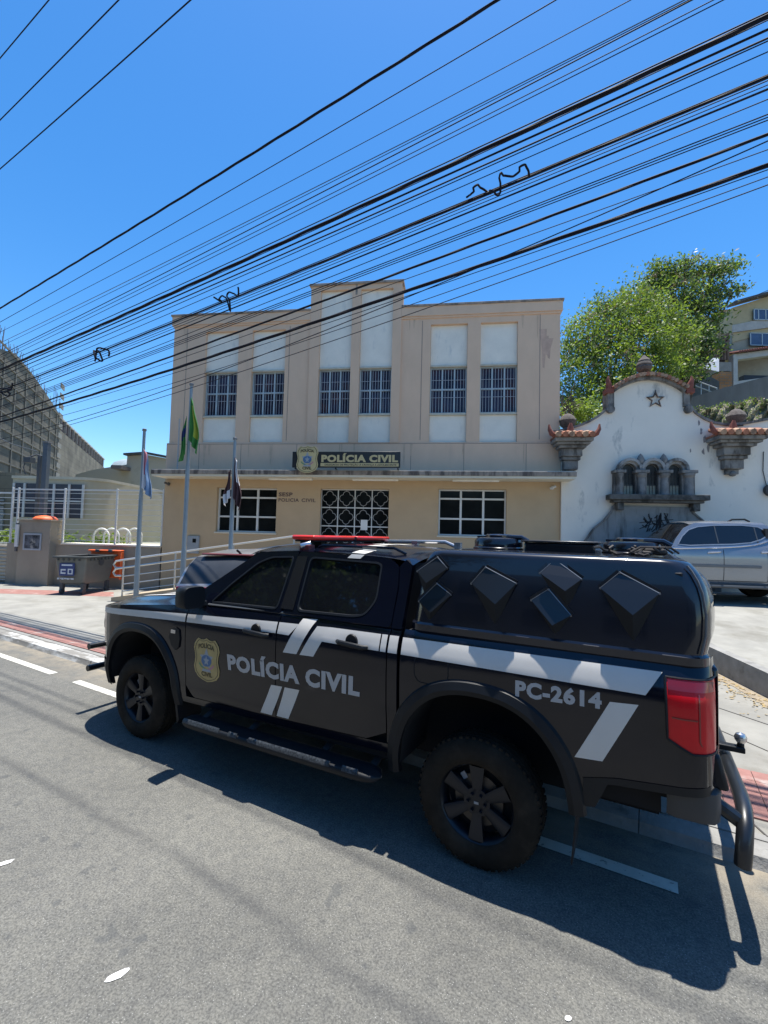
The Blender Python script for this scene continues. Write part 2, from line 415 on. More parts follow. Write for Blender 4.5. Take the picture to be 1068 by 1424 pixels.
slab_edge = M('slab_edge', (.27, .23, .19), .95, var=.25, scale=6, st=(1, 1, .4), col2=(.10, .085, .075), thr=.46, s2=3.5, st2=(1.5, 1, .3))
slab_white = M('slab_soffit', (.62, .585, .48), .85, var=.05, scale=2)
black_sign = M('sign_black', (.02, .02, .022), .35, var=.1)
gold = M('sign_gold', (.52, .43, .22), .45, var=.05)
joint_brown = M('stucco_joint', (.30, .23, .19), .9)

st_ = fac_thing('police_station', 'beige two storey police station with central tower, white window panels and flat canopy', 'building')
def wall_holes(mb, u0, u1, z0, z1, holes, y, t, m=0):
    us = sorted({u0, u1, *[h[0] for h in holes], *[h[1] for h in holes]}); zs = sorted({z0, z1, *[h[2] for h in holes], *[h[3] for h in holes]})
    for i in range(len(us) - 1):
        for j in range(len(zs) - 1):
            cu, cz = (us[i] + us[i + 1]) / 2, (zs[j] + zs[j + 1]) / 2
            if cu < u0 or cu > u1 or cz < z0 or cz > z1: continue
            if any(h[0] < cu < h[1] and h[2] < cz < h[3] for h in holes): continue
            mb.add([(us[i], y, zs[j]), (us[i + 1], y, zs[j]), (us[i + 1], y, zs[j + 1]), (us[i], y, zs[j + 1])], [(0, 1, 2, 3)], m)
    for h in holes:
        a, b, c, d = h[:4]
        mb.add([(a, y, c), (b, y, c), (b, y, d), (a, y, d), (a, y + t, c), (b, y + t, c), (b, y + t, d), (a, y + t, d)],
               [(0, 4, 5, 1), (1, 5, 6, 2), (2, 6, 7, 3), (3, 7, 4, 0)], m)
    return mb
slots = [(1.24, 2.33, 4.66, 8.12), (2.77, 3.83, 4.66, 8.11), (4.90, 5.87, 4.62, 9.23), (6.13, 7.09, 4.62, 9.21), (8.21, 9.26, 4.62, 8.08), (9.63, 10.66, 4.62, 8.08)]
WZ0, WZ1 = 5.50, 6.86
# upper wall: left wing, tower (5 cm proud), right wing
mb = MB()
wall_holes(mb, .18, 4.60, 4.62, 8.30, slots[:2], 0, .14)
wall_holes(mb, 4.60, 7.35, 4.62, 9.36, slots[2:4], -.05, .19)
wall_holes(mb, 7.35, 11.80, 4.62, 8.28, slots[4:], 0, .14)
wall_holes(mb, .12, 11.82, 3.60, 4.62, [], -.03, .1)
mb.add([(.12, -.03, 4.62), (11.82, -.03, 4.62), (11.82, .02, 4.64), (.12, .02, 4.64)], [(0, 1, 2, 3)])
for (u, f) in ((4.60, 0), (7.35, 1)):      # tower returns
    mb.add([(u, -.05, 4.62), (u, .0, 4.62), (u, .0, 9.36), (u, -.05, 9.36)], [(0, 3, 2, 1) if f else (0, 1, 2, 3)])
# side and back walls of the block, tower sides
D_ = 13
mb.add([(.18, 0, 3.6), (.18, D_, 3.6), (.18, D_, 8.3), (.18, 0, 8.3)], [(0, 3, 2, 1)]); mb.add([(.12, -.03, 3.6), (.12, .02, 3.6), (.12, .02, 4.62), (.12, -.03, 4.62)], [(0, 3, 2, 1)])
mb.add([(11.80, 0, 3.6), (11.80, D_, 3.6), (11.80, D_, 8.3), (11.80, 0, 8.3)], [(0, 1, 2, 3)])
mb.add([(.18, D_, .1), (11.8, D_, .1), (11.8, D_, 8.3), (.18, D_, 8.3)], [(0, 3, 2, 1)])
mb.box(4.601, 7.349, .152, .5, 8.0, 9.36)
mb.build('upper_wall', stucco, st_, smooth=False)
mb = MB(); mb.add([(.18, .2, 8.0), (11.8, .2, 8.0), (11.8, D_, 8.0), (.18, D_, 8.0)], [(0, 1, 2, 3)]); mb.build('flat_roof', M('roof_grey', (.2, .2, .2), .9), st_, smooth=False)
# parapet bands
mb = MB()
mb.box(.12, 4.598, -.06, .25, 8.34, 8.62); mb.box(.15, 4.598, -.03, .25, 8.28, 8.34)
mb.box(7.352, 11.86, -.06, .25, 8.32, 8.60); mb.box(7.352, 11.83, -.03, .25, 8.26, 8.32)
mb.box(.14, .4, .25, D_, 8.3, 8.6); mb.box(11.58, 11.84, .25, D_, 8.28, 8.58)
mb.build('parapet', stucco, st_, bevel=.006)
mb = MB(); mb.box(.09, 4.60, -.09, .28, 8.62, 8.68); mb.box(7.35, 11.89, -.09, .28, 8.60, 8.66); mb.box(4.55, 7.40, -.1, .55, 9.36, 9.43)
mb.build('coping', trim_dark, st_, bevel=.006)
# fine render joints and slim pilaster edges
mb = MB()
for (u, z0, z1) in ((.62, 4.7, 8.25), (11.25, 4.7, 8.25), (3.95, 4.7, 8.2), (7.95, 4.7, 8.2)): mb.box(u, u + .018, -.004, .01, z0, z1)
for u in (1.2, 2.55, 4.3, 7.7, 9.2, 10.9): mb.box(u, u + .014, -.034, -.02, 3.75, 4.60)
mb.box(.14, 11.8, -.034, -.02, 4.585, 4.6)
mb.build('render_joints', joint_brown, st_, smooth=False)
mb = MB()
for (u, z) in ((5.97, 9.24),): mb.box(u - .01, u + .05, -.056, -.04, 9.05, 9.36)
mb.build('stain', trim_dark, st_, smooth=False)
rnd = random.Random(77)
def streak(u, z0, z1, w_, y, m):
    pts = [(u - w_ * rnd.uniform(.3, .6), z1), (u + w_ * rnd.uniform(.3, .6), z1), (u + w_ * rnd.uniform(.2, .5), (z0 + z1) / 2), (u + w_ * .1, z0), (u - w_ * .12, z0 + .03), (u - w_ * rnd.uniform(.2, .5), (z0 + z1) / 2)]
    MB().poly(pts, lambda a, b, k: (a, y, b)).build('rain_streak', m, st_, smooth=False)
stm = M('streak_faint', (.58, .41, .285), .95, var=.12, scale=6); stm2 = M('streak_pink', (.54, .36, .265), .95, var=.15, scale=5)
for u in (11.42, 11.50, 11.36): streak(u, rnd.uniform(6.6, 7.2), rnd.uniform(7.5, 7.9), .22, -.0035 - .0004 * rnd.random(), stm2)
for k in range(30):
    u = rnd.uniform(.3, 11.7); z1 = rnd.choice([8.25, 4.58])
    if z1 > 5 and (4.4 < u < 7.5 or any(q[0] - .12 < u < q[1] + .12 for q in slots)): continue
    streak(u, z1 - rnd.uniform(.2, .75), z1, rnd.uniform(.03, .10), (-.0035 if z1 > 5 else -.036) if not 4.55 < u < 7.4 or z1 < 5 else -.054, stm)
# the slots: white panels, sills, windows
for k, (a, b, z0, z1) in enumerate(slots):
    yb = -.05 if k in (2, 3) else 0
    mb = MB(); mb.box(a + .002, b - .002, yb + .10, yb + .2, WZ1 + .03, z1 - .002); mb.build('white_panel', panel_white, st_, bevel=.004)
    mb = MB(); mb.box(a + .002, b - .002, yb + .09, yb + .2, z0 + .002, WZ0 - .07); mb.build('white_panel', panel_white, st_, bevel=.004)
    mb = MB(); mb.box(a + .004, b - .004, yb + .05, yb + .2, WZ1 - .02, WZ1 + .03); mb.build('lintel', M('sill_paint', (.50, .47, .38), .8, var=.15, scale=6), st_, bevel=.004)
    mb = MB(); mb.box(a + .004, b - .004, yb + .03, yb + .2, WZ0 - .07, WZ0 - .012); mb.build('sill', M('sill_paint', (.50, .47, .38), .8, var=.15, scale=6), st_, bevel=.004)
    # window: frame, mullions, glass, bars
    y = yb + .17; fr = MB(); t = .035
    fr.box(a + .004, a + .004 + t, y - .03, y + .03, WZ0 - .01, WZ1 - .02); fr.box(b - .004 - t, b - .004, y - .03, y + .03, WZ0 - .01, WZ1 - .02)
    fr.box(a + .04, b - .04, y - .03, y + .03, WZ1 - .055, WZ1 - .02); fr.box(a + .04, b - .04, y - .03, y + .03, WZ0 - .01, WZ0 + .03)
    for q in (1, 2):
        u = a + (b - a) * q / 3; fr.box(u - .022, u + .022, y - .035, y + .025, WZ0 + .03, WZ1 - .055)
    zm = WZ0 + .70; fr.box(a + .04, b - .04, y - .032, y + .02, zm - .022, zm + .022)
    wf = fr.build('window', win_frame_blue, st_, bevel=.003)
    MB().box(a + .01, b - .01, y + .03, y + .036, WZ0, WZ1 - .03).build('pane', glass_dark, wf)
    br = MB()
    nb = 12
    for q in range(1, nb):
        if q % 4 == 0: continue
        u = a + (b - a) * q / nb; br.tube([(u, y - .045, WZ0 + .02), (u, y - .045, WZ1 - .04)], .0075, 5)
    for z in (WZ0 + .46, WZ0 + .97): br.tube([(a + .04, y - .045, z), (b - .04, y - .045, z)], .007, 5)
    br.build('window_bars', M('bar_paint', (.36, .39, .42), .5), wf)
# lower storey
DZ = .95
holes = [(1.83, 3.73, 1.93, 3.27), (5.07, 7.10, DZ, 3.27), (8.52, 10.40, 1.98, 3.30)]
mb = wall_holes(MB(), .11, 11.82, .1, 3.52, holes, 0, .2)
mb.add([(.11, 0, .1), (.11, D_, .1), (.11, D_, 3.6), (.11, 0, 3.6)], [(0, 3, 2, 1)]); mb.add([(11.82, 0, .1), (11.82, D_, .1), (11.82, D_, 3.6), (11.82, 0, 3.6)], [(0, 1, 2, 3)])
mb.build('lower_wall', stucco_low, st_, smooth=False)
def grid_window(a, b, z0, z1, zs, parent):
    y = .14; fr = MB(); t = .045
    fr.box(a + .003, a + t, y - .03, y + .03, z0 + .003, z1 - .003); fr.box(b - t, b - .003, y - .03, y + .03, z0 + .003, z1 - .003)
    fr.box(a + t, b - t, y - .03, y + .03, z1 - t, z1 - .003); fr.box(a + t, b - t, y - .03, y + .03, z0 + .003, z0 + t)
    for q in (1, 2): u = a + (b - a) * q / 3; fr.box(u - .03, u + .03, y - .033, y + .02, z0 + t, z1 - t)
    for z in zs: fr.box(a + t, b - t, y - .035, y + .018, z - .025, z + .025)
    f = fr.build('window', white_metal, parent, bevel=.003)
    MB().box(a + .01, b - .01, y + .03, y + .036, z0 + .01, z1 - .01).build('pane', glass_black, f)
    return f
grid_window(*holes[0], (2.40, 2.98), st_); grid_window(*holes[2], (2.46, 3.03), st_)
mb = MB(); mb.box(1.8, 3.76, -.03, .05, 1.88, 1.928); mb.box(8.49, 10.43, -.03, .05, 1.93, 1.978); mb.build('window_ledge', slab_white, st_, bevel=.004)
# entrance grille with quatrefoils
a, b, z0, z1 = holes[1]; y = .12
fr = MB(); cw = (b - a) / 4; ch = .545
for q in range(5): fr.box(a + cw * q - (.013 if q else -.002), a + cw * q + (.013 if q < 4 else -.002), y - .02, y + .02, z0, z1 - .03)
zz = z1
for q in range(5): fr.box(a + .02, b - .02, y - .022, y + .018, zz - .03 if q == 0 else zz - .016, zz - .003 if q == 0 else zz + .016); zz -= ch
door = fr.build('entrance_door', white_metal, st_, bevel=.002)
q4 = MB()
for i in range(4):
    for j in range(4):
        cx, cz = a + cw * (i + .5), z1 - ch * (j + .5); r = .105; off = .105; pts = []
        for (dx, dz, a0) in ((off, 0, -90), (0, off, 0), (-off, 0, 90), (0, -off, 180)):
            for t in range(0, 181, 22):
                an = R(a0 + t); pts.append((cx + dx + r * math.cos(an) * (1.0), y - .01, cz + dz + r * math.sin(an)))
        pts.append(pts[0]); q4.tube(pts, .0075, 5, cap=False)
        for (dx, dz) in ((1, 0), (-1, 0), (0, 1), (0, -1)):
            q4.tube([(cx + dx * .21, y - .01, cz + dz * .21), (cx + dx * cw / 2, y - .01, cz + dz * ch / 2)], .006, 5)
q4.build('door_grille', M('grille_paint', (.42, .42, .40), .5, var=.1), door)
MB().box(a + .01, b - .01, y + .05, y + .06, z0, z1 - .01).build('pane', glass_black, door)
mb = MB(); mb.box(6.28, 6.48, y - .04, y - .035, 2.08, 2.38); mb.build('notice_paper', M('paper', (.75, .75, .72), .8), st_)
# canopy slab
mb = MB(); mb.box(.14, 12.06, -.76, -.03, 3.58, 3.70); mb.build('canopy', slab_edge, st_, bevel=.006)
mb = MB(); mb.box(.16, 12.04, -.74, -.002, 3.522, 3.578); mb.build('canopy_soffit', slab_white, st_)
mb = MB(); mb.box(.16, 12.04, -.735, -.04, 3.702, 3.722); mb.build('canopy_flashing', M('flashing', (.5, .48, .43), .8, var=.2, scale=5), st_)
for (u0, u1) in ((3.62, 4.92), (6.1, 7.4), (8.9, 10.15)):
    mb = MB(); mb.box(u0, u1, -.42, -.30, 3.47, 3.52); mb.build('strip_lamp', M('lamp_white', (.8, .8, .76), .4), st_, bevel=.008)
for (u, d) in ((.24, 1), (11.62, -1)):
    mb = MB(); mb.tube([(u, -.02, 3.36), (u, -.10, 3.36)], .012, 6); mb.tube([(u - .06 * d, -.14, 3.39), (u + .08 * d, -.08, 3.33)], .035, 10); mb.lathe([(0, 0), (.05, 0), (.05, .02), (0, .02)], (u, -.022, 3.36), 'y', 10)
    mb.build('security_camera', M('camera_dark' if d > 0 else 'camera_white', (.05, .05, .05) if d > 0 else (.6, .6, .58), .4), st_)
mb = MB(); mb.box(.96, 1.34, -.06, -.001, 1.25, 1.78); mbx = mb.build('meter_box', M('meter_box_grey', (.33, .35, .36), .6), st_, bevel=.01)
mb = MB(); mb.box(1.14, 1.25, -.066, -.06, 1.58, 1.70); mb.build('meter_window', glass_black, mbx)
# wall lettering
tf = M('letter_brown', (.11, .07, .06), .6)
mb = MB(); text(mb, 'SESP', [(3.79, 3.03), (4.22, 3.03), (4.22, 3.14), (3.79, 3.14)], lambda a, b, k: (a, -.006, b), bold=.03, spacing=1.05); mb.build('wall_lettering', tf, st_, smooth=False)
for w_, x0_, x1_ in (('POLICIA', 3.79, 4.42), ('CIVIL', 4.50, 4.93)):
    mb = MB(); text(mb, w_, [(x0_, 2.87), (x1_, 2.87), (x1_, 2.97), (x0_, 2.97)], lambda a, b, k: (a, -.006, b), bold=.02, spacing=1.1); mb.build('wall_lettering', tf, st_, smooth=False)
# thin mast on the canopy's left
mb = MB(); mb.tube([(.62, -.2, 3.72), (.62, -.2, 5.35)], .022, 8); mb.build('thin_mast', M('mast_grey', (.4, .38, .36), .6), st_)

# shield badge (shared by sign and truck): outline in unit box
def shield(n=6):
    half = [(0, 1.0), (.10, .965), (.22, .955), (.32, .985), (.40, .93), (.47, .85), (.50, .74), (.455, .62), (.44, .52), (.465, .42), (.50, .32), (.47, .19), (.36, .09), (.20, .035), (0, 0)]
    return [(x, y) for x, y in half] + [(-x, y) for x, y in half[-2:0:-1]]
def star(cx, cy, r, r2, n=5, rot=90):
    return [(cx + (r if k % 2 == 0 else r2) * math.cos(R(rot + 180 * k / n)), cy + (r if k % 2 == 0 else r2) * math.sin(R(rot + 180 * k / n))) for k in range(2 * n)]
def circ(cx, cy, rx, ry, n=20): return [(cx + rx * math.cos(2 * math.pi * k / n), cy + ry * math.sin(2 * math.pi * k / n)) for k in range(n)]
bm_silver = M('emblem_silver', (.30, .33, .36), .5); bm_blue = M('emblem_blue', (.07, .15, .28), .5); bm_green = M('emblem_green', (.14, .27, .14), .5); bm_pink = M('emblem_pink', (.45, .20, .24), .5); bm_ink = M('badge_ink', (.06, .045, .02), .5)
def badge(name, P, parent, m_gold, step=.002):
    # P(a, b, h): badge coordinates (a in -.5...5, b in 0..1) to 3D, h = height above the surface
    mb = MB(); sh = shield()
    def cen(k): return lambda a, b, _: P(a, b, k)
    mb.poly(sh, lambda a, b, k: P(a, b, step * (2 if k == 0 else -1)), 0, thick=True)
    rim = [(x * .9, .5 + (y - .5) * .94) for x, y in sh]; rim2 = [(x * .86, .5 + (y - .5) * .915) for x, y in sh]
    mb.ring(rim, rim2, lambda a, b, k: P(a, b, step * (3 if k == 0 else 2.2)), 1)
    mb.poly(star(0, .52, .27, .13), cen(step * 3), 2)
    mb.poly(circ(0, .49, .20, .13), cen(step * 4), 3); mb.poly(star(0, .49, .12, .055), cen(step * 5), 2)
    mb.poly([(-.30, .40), (-.22, .33), (-.05, .27), (-.05, .31), (-.2, .37), (-.26, .43)], cen(step * 4), 4)
    mb.poly([(.30, .40), (.22, .33), (.05, .27), (.05, .31), (.2, .37), (.26, .43)], cen(step * 4), 5)
    mb.poly([(-.14, .30), (.14, .30), (.18, .24), (-.18, .24)], cen(step * 4.5), 2)
    def arc(txt, q, bend):
        def f(a, b, k): return P(a, b - bend * (a / .34) ** 2, step * 5)
        text(mb, txt, q, f, 6, bold=.03)
    arc('POLÍCIA', [(-.31, .78), (.31, .78), (.31, .88), (-.31, .88)], .05)
    arc('CIVIL', [(-.21, .125), (.21, .125), (.21, .225), (-.21, .225)], -.03)
    return mb.build(name, [m_gold, bm_ink, bm_silver, bm_blue, bm_green, bm_pink, bm_ink], parent, smooth=False)
# sign board standing on the canopy
sg = fac_thing('police_sign', 'long black sign board with gold lettering and shield, on the canopy edge above the entrance', 'sign', u=0, off=0, z=0)
mb = MB(); mb.box(4.49, 7.50, -.90, -.86, 3.76, 4.20); mb.build('board', black_sign, sg, bevel=.004)
mb = MB(); text(mb, 'POLÍCIA CIVIL', [(5.32, 3.925), (7.44, 3.925), (7.44, 4.10), (5.32, 4.10)], lambda a, b, k: (a, -.906, b), bold=.055, spacing=1.1); mb.build('lettering', gold, sg, smooth=False)
mb = MB(); mb.box(5.30, 7.46, -.906, -.90, 3.795, 3.885); bd = mb.build('gold_band', gold, sg)
mb = MB(); text(mb, 'DELEGACIA DE PROTEÇÃO À CRIANÇA E ADOLESCENTE', [(5.42, 3.815), (7.40, 3.815), (7.40, 3.862), (5.42, 3.862)], lambda a, b, k: (a, -.909, b), bold=.02); mb.build('band_lettering', black_sign, bd, smooth=False)
mb = MB()
for u in (4.55, 5.7, 7.42): mb.box(u, u + .03, -.86, -.83, 3.72, 4.1); mb.box(u, u + .03, -.86, -.70, 3.724, 3.75)
mb.build('bracket', black_sign, sg)
badge('shield_badge', lambda a, b, h: (4.93 + a * .62, -.93 - h, 3.60 + b * .76), sg, gold, .003)

# ================================================================ COLONIAL WALL on the right
whitewash = M('whitewash', (.74, .69, .60), .9, var=.05, scale=1.2, bump=.15, bs=40, col2=(.33, .335, .315), thr=.60, s2=1.3, st2=(1.6, 1, .7), soft=.12)
old_stone = M('old_stone', (.205, .195, .18), .95, var=.3, scale=5, bump=.6, bs=30, col2=(.08, .075, .068), thr=.5, s2=3, st2=(1.6, 1, .5))
apron_m = M('apron_render', (.25, .25, .24), .95, var=.12, scale=3, bump=.3, col2=(.09, .086, .08), thr=.50, s2=2.5, st2=(2.5, 1, .35), soft=.2)
clay = M('clay_tile', (.30, .125, .075), .85, var=.3, scale=7, bump=.4, bs=40, col2=(.20, .13, .09), thr=.55, s2=8)
clay_pale = M('clay_tile_pale', (.34, .22, .145), .85, var=.3, scale=7, bump=.4, bs=40, col2=(.15, .10, .075), thr=.5, s2=8)
clay_horn = M('clay_horn', (.20, .065, .045), .85, var=.25, scale=8)
OF = .10
cw_ = fac_thing('colonial_wall', 'white colonial style wall with curved tiled gable and a triple arched stone window', 'wall')
def Q(px, py, off=OF): return fp(px, py, off)
left_curve = [Q(778, 600), Q(795, 596), Q(808, 592), Q(820, 587), Q(832, 580), Q(842, 572), Q(849, 565)]
right_curve = [Q(957, 565), Q(966, 575), Q(978, 583), Q(992, 589), Q(1010, 592), Q(1035, 590), Q(1068, 584)]
arch = []
for k in range(13):
    t = k / 12; px = 853 + (949 - 853) * t; py = 546 - 17.5 * math.sin(math.pi * t) ** .85 if 0 < k < 12 else 546
    arch.append(Q(px, py))
xr = right_curve[-1]; more = [(xr[0] + 1.5, xr[1] + .1), (xr[0] + 9, xr[1] + .15)]
top = [(11.83, left_curve[0][1])] + left_curve[1:] + [Q(853, 562)] + arch + [Q(949, 562)] + right_curve + more
outline = [(11.83, .15)] + top + [(more[-1][0], .15)]
MB().poly(outline, lambda a, b, k: (a, -OF + k * .38, b), thick=True).build('rendered_wall', whitewash, cw_, smooth=False)
# dark mossy coping following the curves
def coping(pts, th, depth, name, m):
    mb = MB()
    for i in range(len(pts) - 1):
        (a, b), (c, d) = pts[i], pts[i + 1]; L_ = math.hypot(c - a, d - b); nx, nz = -(d - b) / L_, (c - a) / L_
        mb.add([(a, -OF - depth, b - .01), (c, -OF - depth, d - .01), (c + nx * th, -OF - depth, d + nz * th), (a + nx * th, -OF - depth, b + nz * th),
                (a, .3, b - .01), (c, .3, d - .01), (c + nx * th, .3, d + nz * th), (a + nx * th, .3, b + nz * th)],
               [(0, 1, 2, 3), (3, 2, 6, 7), (4, 7, 6, 5), (0, 4, 5, 1)] + ([(0, 3, 7, 4)] if i == 0 else []) + ([(1, 5, 6, 2)] if i == len(pts) - 2 else []))
    return mb.build(name, m, cw_, fix=True, smooth=False)
coping(left_curve, .05, .05, 'coping', old_stone); coping(right_curve + more, .05, .05, 'coping', old_stone)
coping(arch, .11, .13, 'gable_cornice', old_stone)
# gable shoulders and scrolls
mb = MB()
for (px0, px1) in ((844, 853), (949, 958)):
    a, _ = Q(px0, 545); b, z1 = Q(px1, 546); _, z0 = Q(px1, 566); mb.box(a, b, -OF - .07, .27, z0, z1 + .06)
for px in (848, 956):
    a, z = Q(px, 570); mb.lathe([(0, 0), (.105, 0), (.105, .16), (.07, .16), (.07, .12), (.03, .12), (.03, .17), (0, .17)][::-1], (a, -OF - .10, z), 'y', 16)
mb.build('scroll_shoulder', old_stone, cw_, bevel=.006, fix=True)
# tiles along the gable
mb = MB(); N_ = 21
for k in range(N_):
    t = (k + .5) / N_; px = 850 + 103 * t; py = 546 - 17.5 * math.sin(math.pi * min(1, max(0, (px - 853) / 96))) ** .85
    a, z = Q(px, py - 4.5); sl_ = math.cos(math.pi * t) * .32
    tt = []
    r = .052
    p0 = Vector((a, -OF - .22, z + .02)); p1 = Vector((a, .35, z + .09))
    mb.tube([p0, p0.lerp(p1, .5), p1], [r, r * .95, r * .85], 8, 0 if k % 3 else 1)
mb.build('gable_tiles', [clay_pale, clay], cw_)
mb = MB()
for px, sg_ in ((846, -1), (957, 1)):
    a, z = Q(px, 540); mb.tube([(a, -OF - .05, z - .06), (a + .02 * sg_, -OF - .08, z + .1), (a + .05 * sg_, -OF - .1, z + .2), (a + .03 * sg_, -OF - .1, z + .3)], [.09, .075, .05, .015], 8)
    mb.box(a - .1, a + .1, -OF - .14, .05, z - .16, z - .04)
mb.build('corner_horn', clay_horn, cw_)
fu, fz = Q(899, 524)
mb = MB(); mb.lathe([(0, 0), (.16, 0), (.16, .06), (.09, .10), (.08, .16), (.17, .22), (.20, .30), (.185, .34), (.20, .37), (.185, .42), (.16, .45), (.165, .48), (.11, .55), (.05, .61), (.03, .64), (0, .66)], (fu, .05, fz), n=14)
mb.build('pineapple_finial', M('finial_stone', (.10, .085, .075), .95, var=.4, scale=14, bump=.8, bs=40), cw_)
# star emblem
mb = MB(); su, sz = Q(911, 556)
mb.ring(star(su, sz, .24, .10), star(su, sz, .19, .075), lambda a, b, k: (a, -OF - .04 + k * .035, b))
mb.build('star_emblem', M('rusty_star', (.20, .13, .10), .9, var=.4, scale=20, col2=(.05, .045, .045), thr=.5, s2=9), cw_, smooth=False)
mb = MB(); mb.tube([(su - .22, -OF - .05, sz + .05), (su - .1, -OF - .07, sz + .06), (su - .02, -OF - .06, sz + .12), (su, -OF - .03, sz + .26)], .014, 5); mb.build('star_wire', dark_joint, cw_)
# triple window
wy = -OF
mb = MB(); cx = [Q(p, 660)[0] for p in (872.5, 904, 936)]; sp = Q(872, 655)[1]; zb = Q(872, 690)[1]; rw = .155
za = Q(905, 652)[1]
# columns between arches, entablature, arch hoods
cols = [(Q(851, 660)[0], Q(862, 660)[0] + .04), (Q(880, 660)[0], Q(896, 660)[0]), (Q(912, 660)[0], Q(928, 660)[0]), (Q(945, 660)[0] - .02, Q(962, 660)[0])]
for (a, b) in cols:
    mb.box(a, b, wy - .16, wy - .001, zb, za - .14)
    m_ = (a + b) / 2; rr = (b - a) / 2 * .72
    mb.lathe([(rr * 1.1, 0), (rr * 1.1, .06), (rr, .08), (rr * .85, za - .26 - zb), (rr * 1.25, za - .2 - zb), (rr * 1.25, za - .15 - zb)], (m_, wy - .18, zb), n=14)
    mb.box(a - .03, b + .03, wy - .27, wy - .001, za - .14, za - .06)
mb.build('window_columns', old_stone, cw_, bevel=.008)
mb = MB()
for c in cx:
    ro, n = .265, 16
    for k in range(n):
        t0, t1 = math.pi * k / n, math.pi * (k + 1) / n
        P_ = lambda r, t, y: (c + r * math.cos(t) * 1.06, y, za - .06 + r * math.sin(t) * 1.1)
        for (ri, r_, yf) in ((.165, .225, wy - .15), (.225, .29, wy - .23)):
            mb.add([P_(ri, t0, yf), P_(r_, t0, yf), P_(r_, t1, yf), P_(ri, t1, yf), P_(ri, t0, wy), P_(r_, t0, wy), P_(r_, t1, wy), P_(ri, t1, wy)],
                   [(0, 3, 2, 1), (1, 2, 6, 5), (0, 4, 7, 3)])
mb.build('arch_hoods', M('arch_stone', (.30, .30, .29), .95, var=.2, scale=6, bump=.4, col2=(.10, .10, .095), thr=.48, s2=4), cw_, fix=True)
mb = MB()
for q in (0, 1):
    m_ = (cx[q] + cx[q + 1]) / 2
    mb.lathe([(0.001, 0), (.06, .0), (.10, .08), (.105, .16), (.06, .26), (.02, .31), (0.001, .33)], (m_, wy - .12, za + .06), n=10)
mb.build('arch_finials', old_stone, cw_)
for c in cx:
    mb = MB(); pts = [(c - rw, zb), (c + rw, zb)] + [(c + rw * math.cos(math.pi * k / 10), za - .06 + rw * 1.1 * math.sin(math.pi * k / 10)) for k in range(11)]
    mb.poly(pts, lambda a, b, k: (a, wy - .012, b)); wn = mb.build('arched_window', M('dark_recess', (.03, .035, .035), .5, var=.5, scale=5), cw_, smooth=False)
    mb = MB(); mb.add([(c - rw * .9, wy - .02, zb + .01), (c + rw * .9, wy - .02, zb + .01), (c + rw * .9, wy - .02, zb + .30), (c - rw * .9, wy - .02, zb + .30)], [(0, 1, 2, 3)]); mb.build('lower_board', M('window_board', (.42, .42, .33), .8, var=.2, scale=6), wn)
    mb = MB()
    for q in range(4): u = c - rw * .75 + rw * 1.5 * q / 3; mb.tube([(u, wy - .06, zb), (u, wy - .06, za + .02)], .009, 5)
    for z in (zb + .28, za - .2): mb.tube([(c - rw, wy - .06, z), (c + rw, wy - .06, z)], .009, 5)
    mb.build('iron_bars', M('iron', (.05, .05, .05), .7), wn)
mb = MB(); a0, zs = Q(842, 692); a1, _ = Q(977, 697)
mb.box(a0, a1, wy - .38, wy - .001, zs - .07, zs + .07); mb.box(a0 + .1, a1 - .1, wy - .30, wy - .001, zs - .14, zs - .072)
for u in (a0 + .22, a1 - .34): mb.box(u, u + .16, wy - .26, wy - .001, zs - .34, zs - .142)
mb.build('window_sill', M('sill_stone', (.11, .105, .095), .95, var=.35, scale=6, bump=.6, col2=(.04, .04, .036), thr=.5, s2=4), cw_, bevel=.012)
ap = [Q(852, 703), Q(848, 712), Q(838, 724), Q(824, 735), Q(812, 752), Q(806, 775)]; ap2 = [Q(957, 706), Q(962, 714), Q(972, 722), Q(986, 735), Q(996, 752), Q(1000, 780)]
apo = ap + [(ap[-1][0], .2), (ap2[-1][0], .2)] + ap2[::-1]
MB().poly(apo, lambda a, b, k: (a, wy - .09 + k * .088, b), thick=True).build('apron', apron_m, cw_, smooth=False)
mb = MB(); edge = ap; 
for side in (ap, ap2):
    mb.tube([(a, wy - .10, b) for a, b in side], .03, 6)
mb.build('apron_moulding', old_stone, cw_)
# graffiti scribble on the apron
gm = M('spray_paint', (.012, .012, .015), .6)
random.seed(21); mb = MB(); gu, gz_ = Q(894, 742); gu2, gz2 = Q(928, 712)
for k in range(9):
    u = gu + (gu2 - gu) * (k / 9 + .03); pts = []
    for t in range(6): pts.append((u + random.uniform(-.07, .1), wy - .095, gz_ + (gz2 - gz_) * random.uniform(.05, .95)))
    mb.tube(pts, .014, 5)
for (z, da) in ((.35, .1), (.62, -.05)): mb.tube([(gu - .12, wy - .095, gz_ + (gz2 - gz_) * z - .08), (gu + .2, wy - .096, gz_ + (gz2 - gz_) * z + da * .6), (gu2 + .1, wy - .095, gz_ + (gz2 - gz_) * z + .02)], .009, 5)
mb.build('graffiti', gm, cw_)
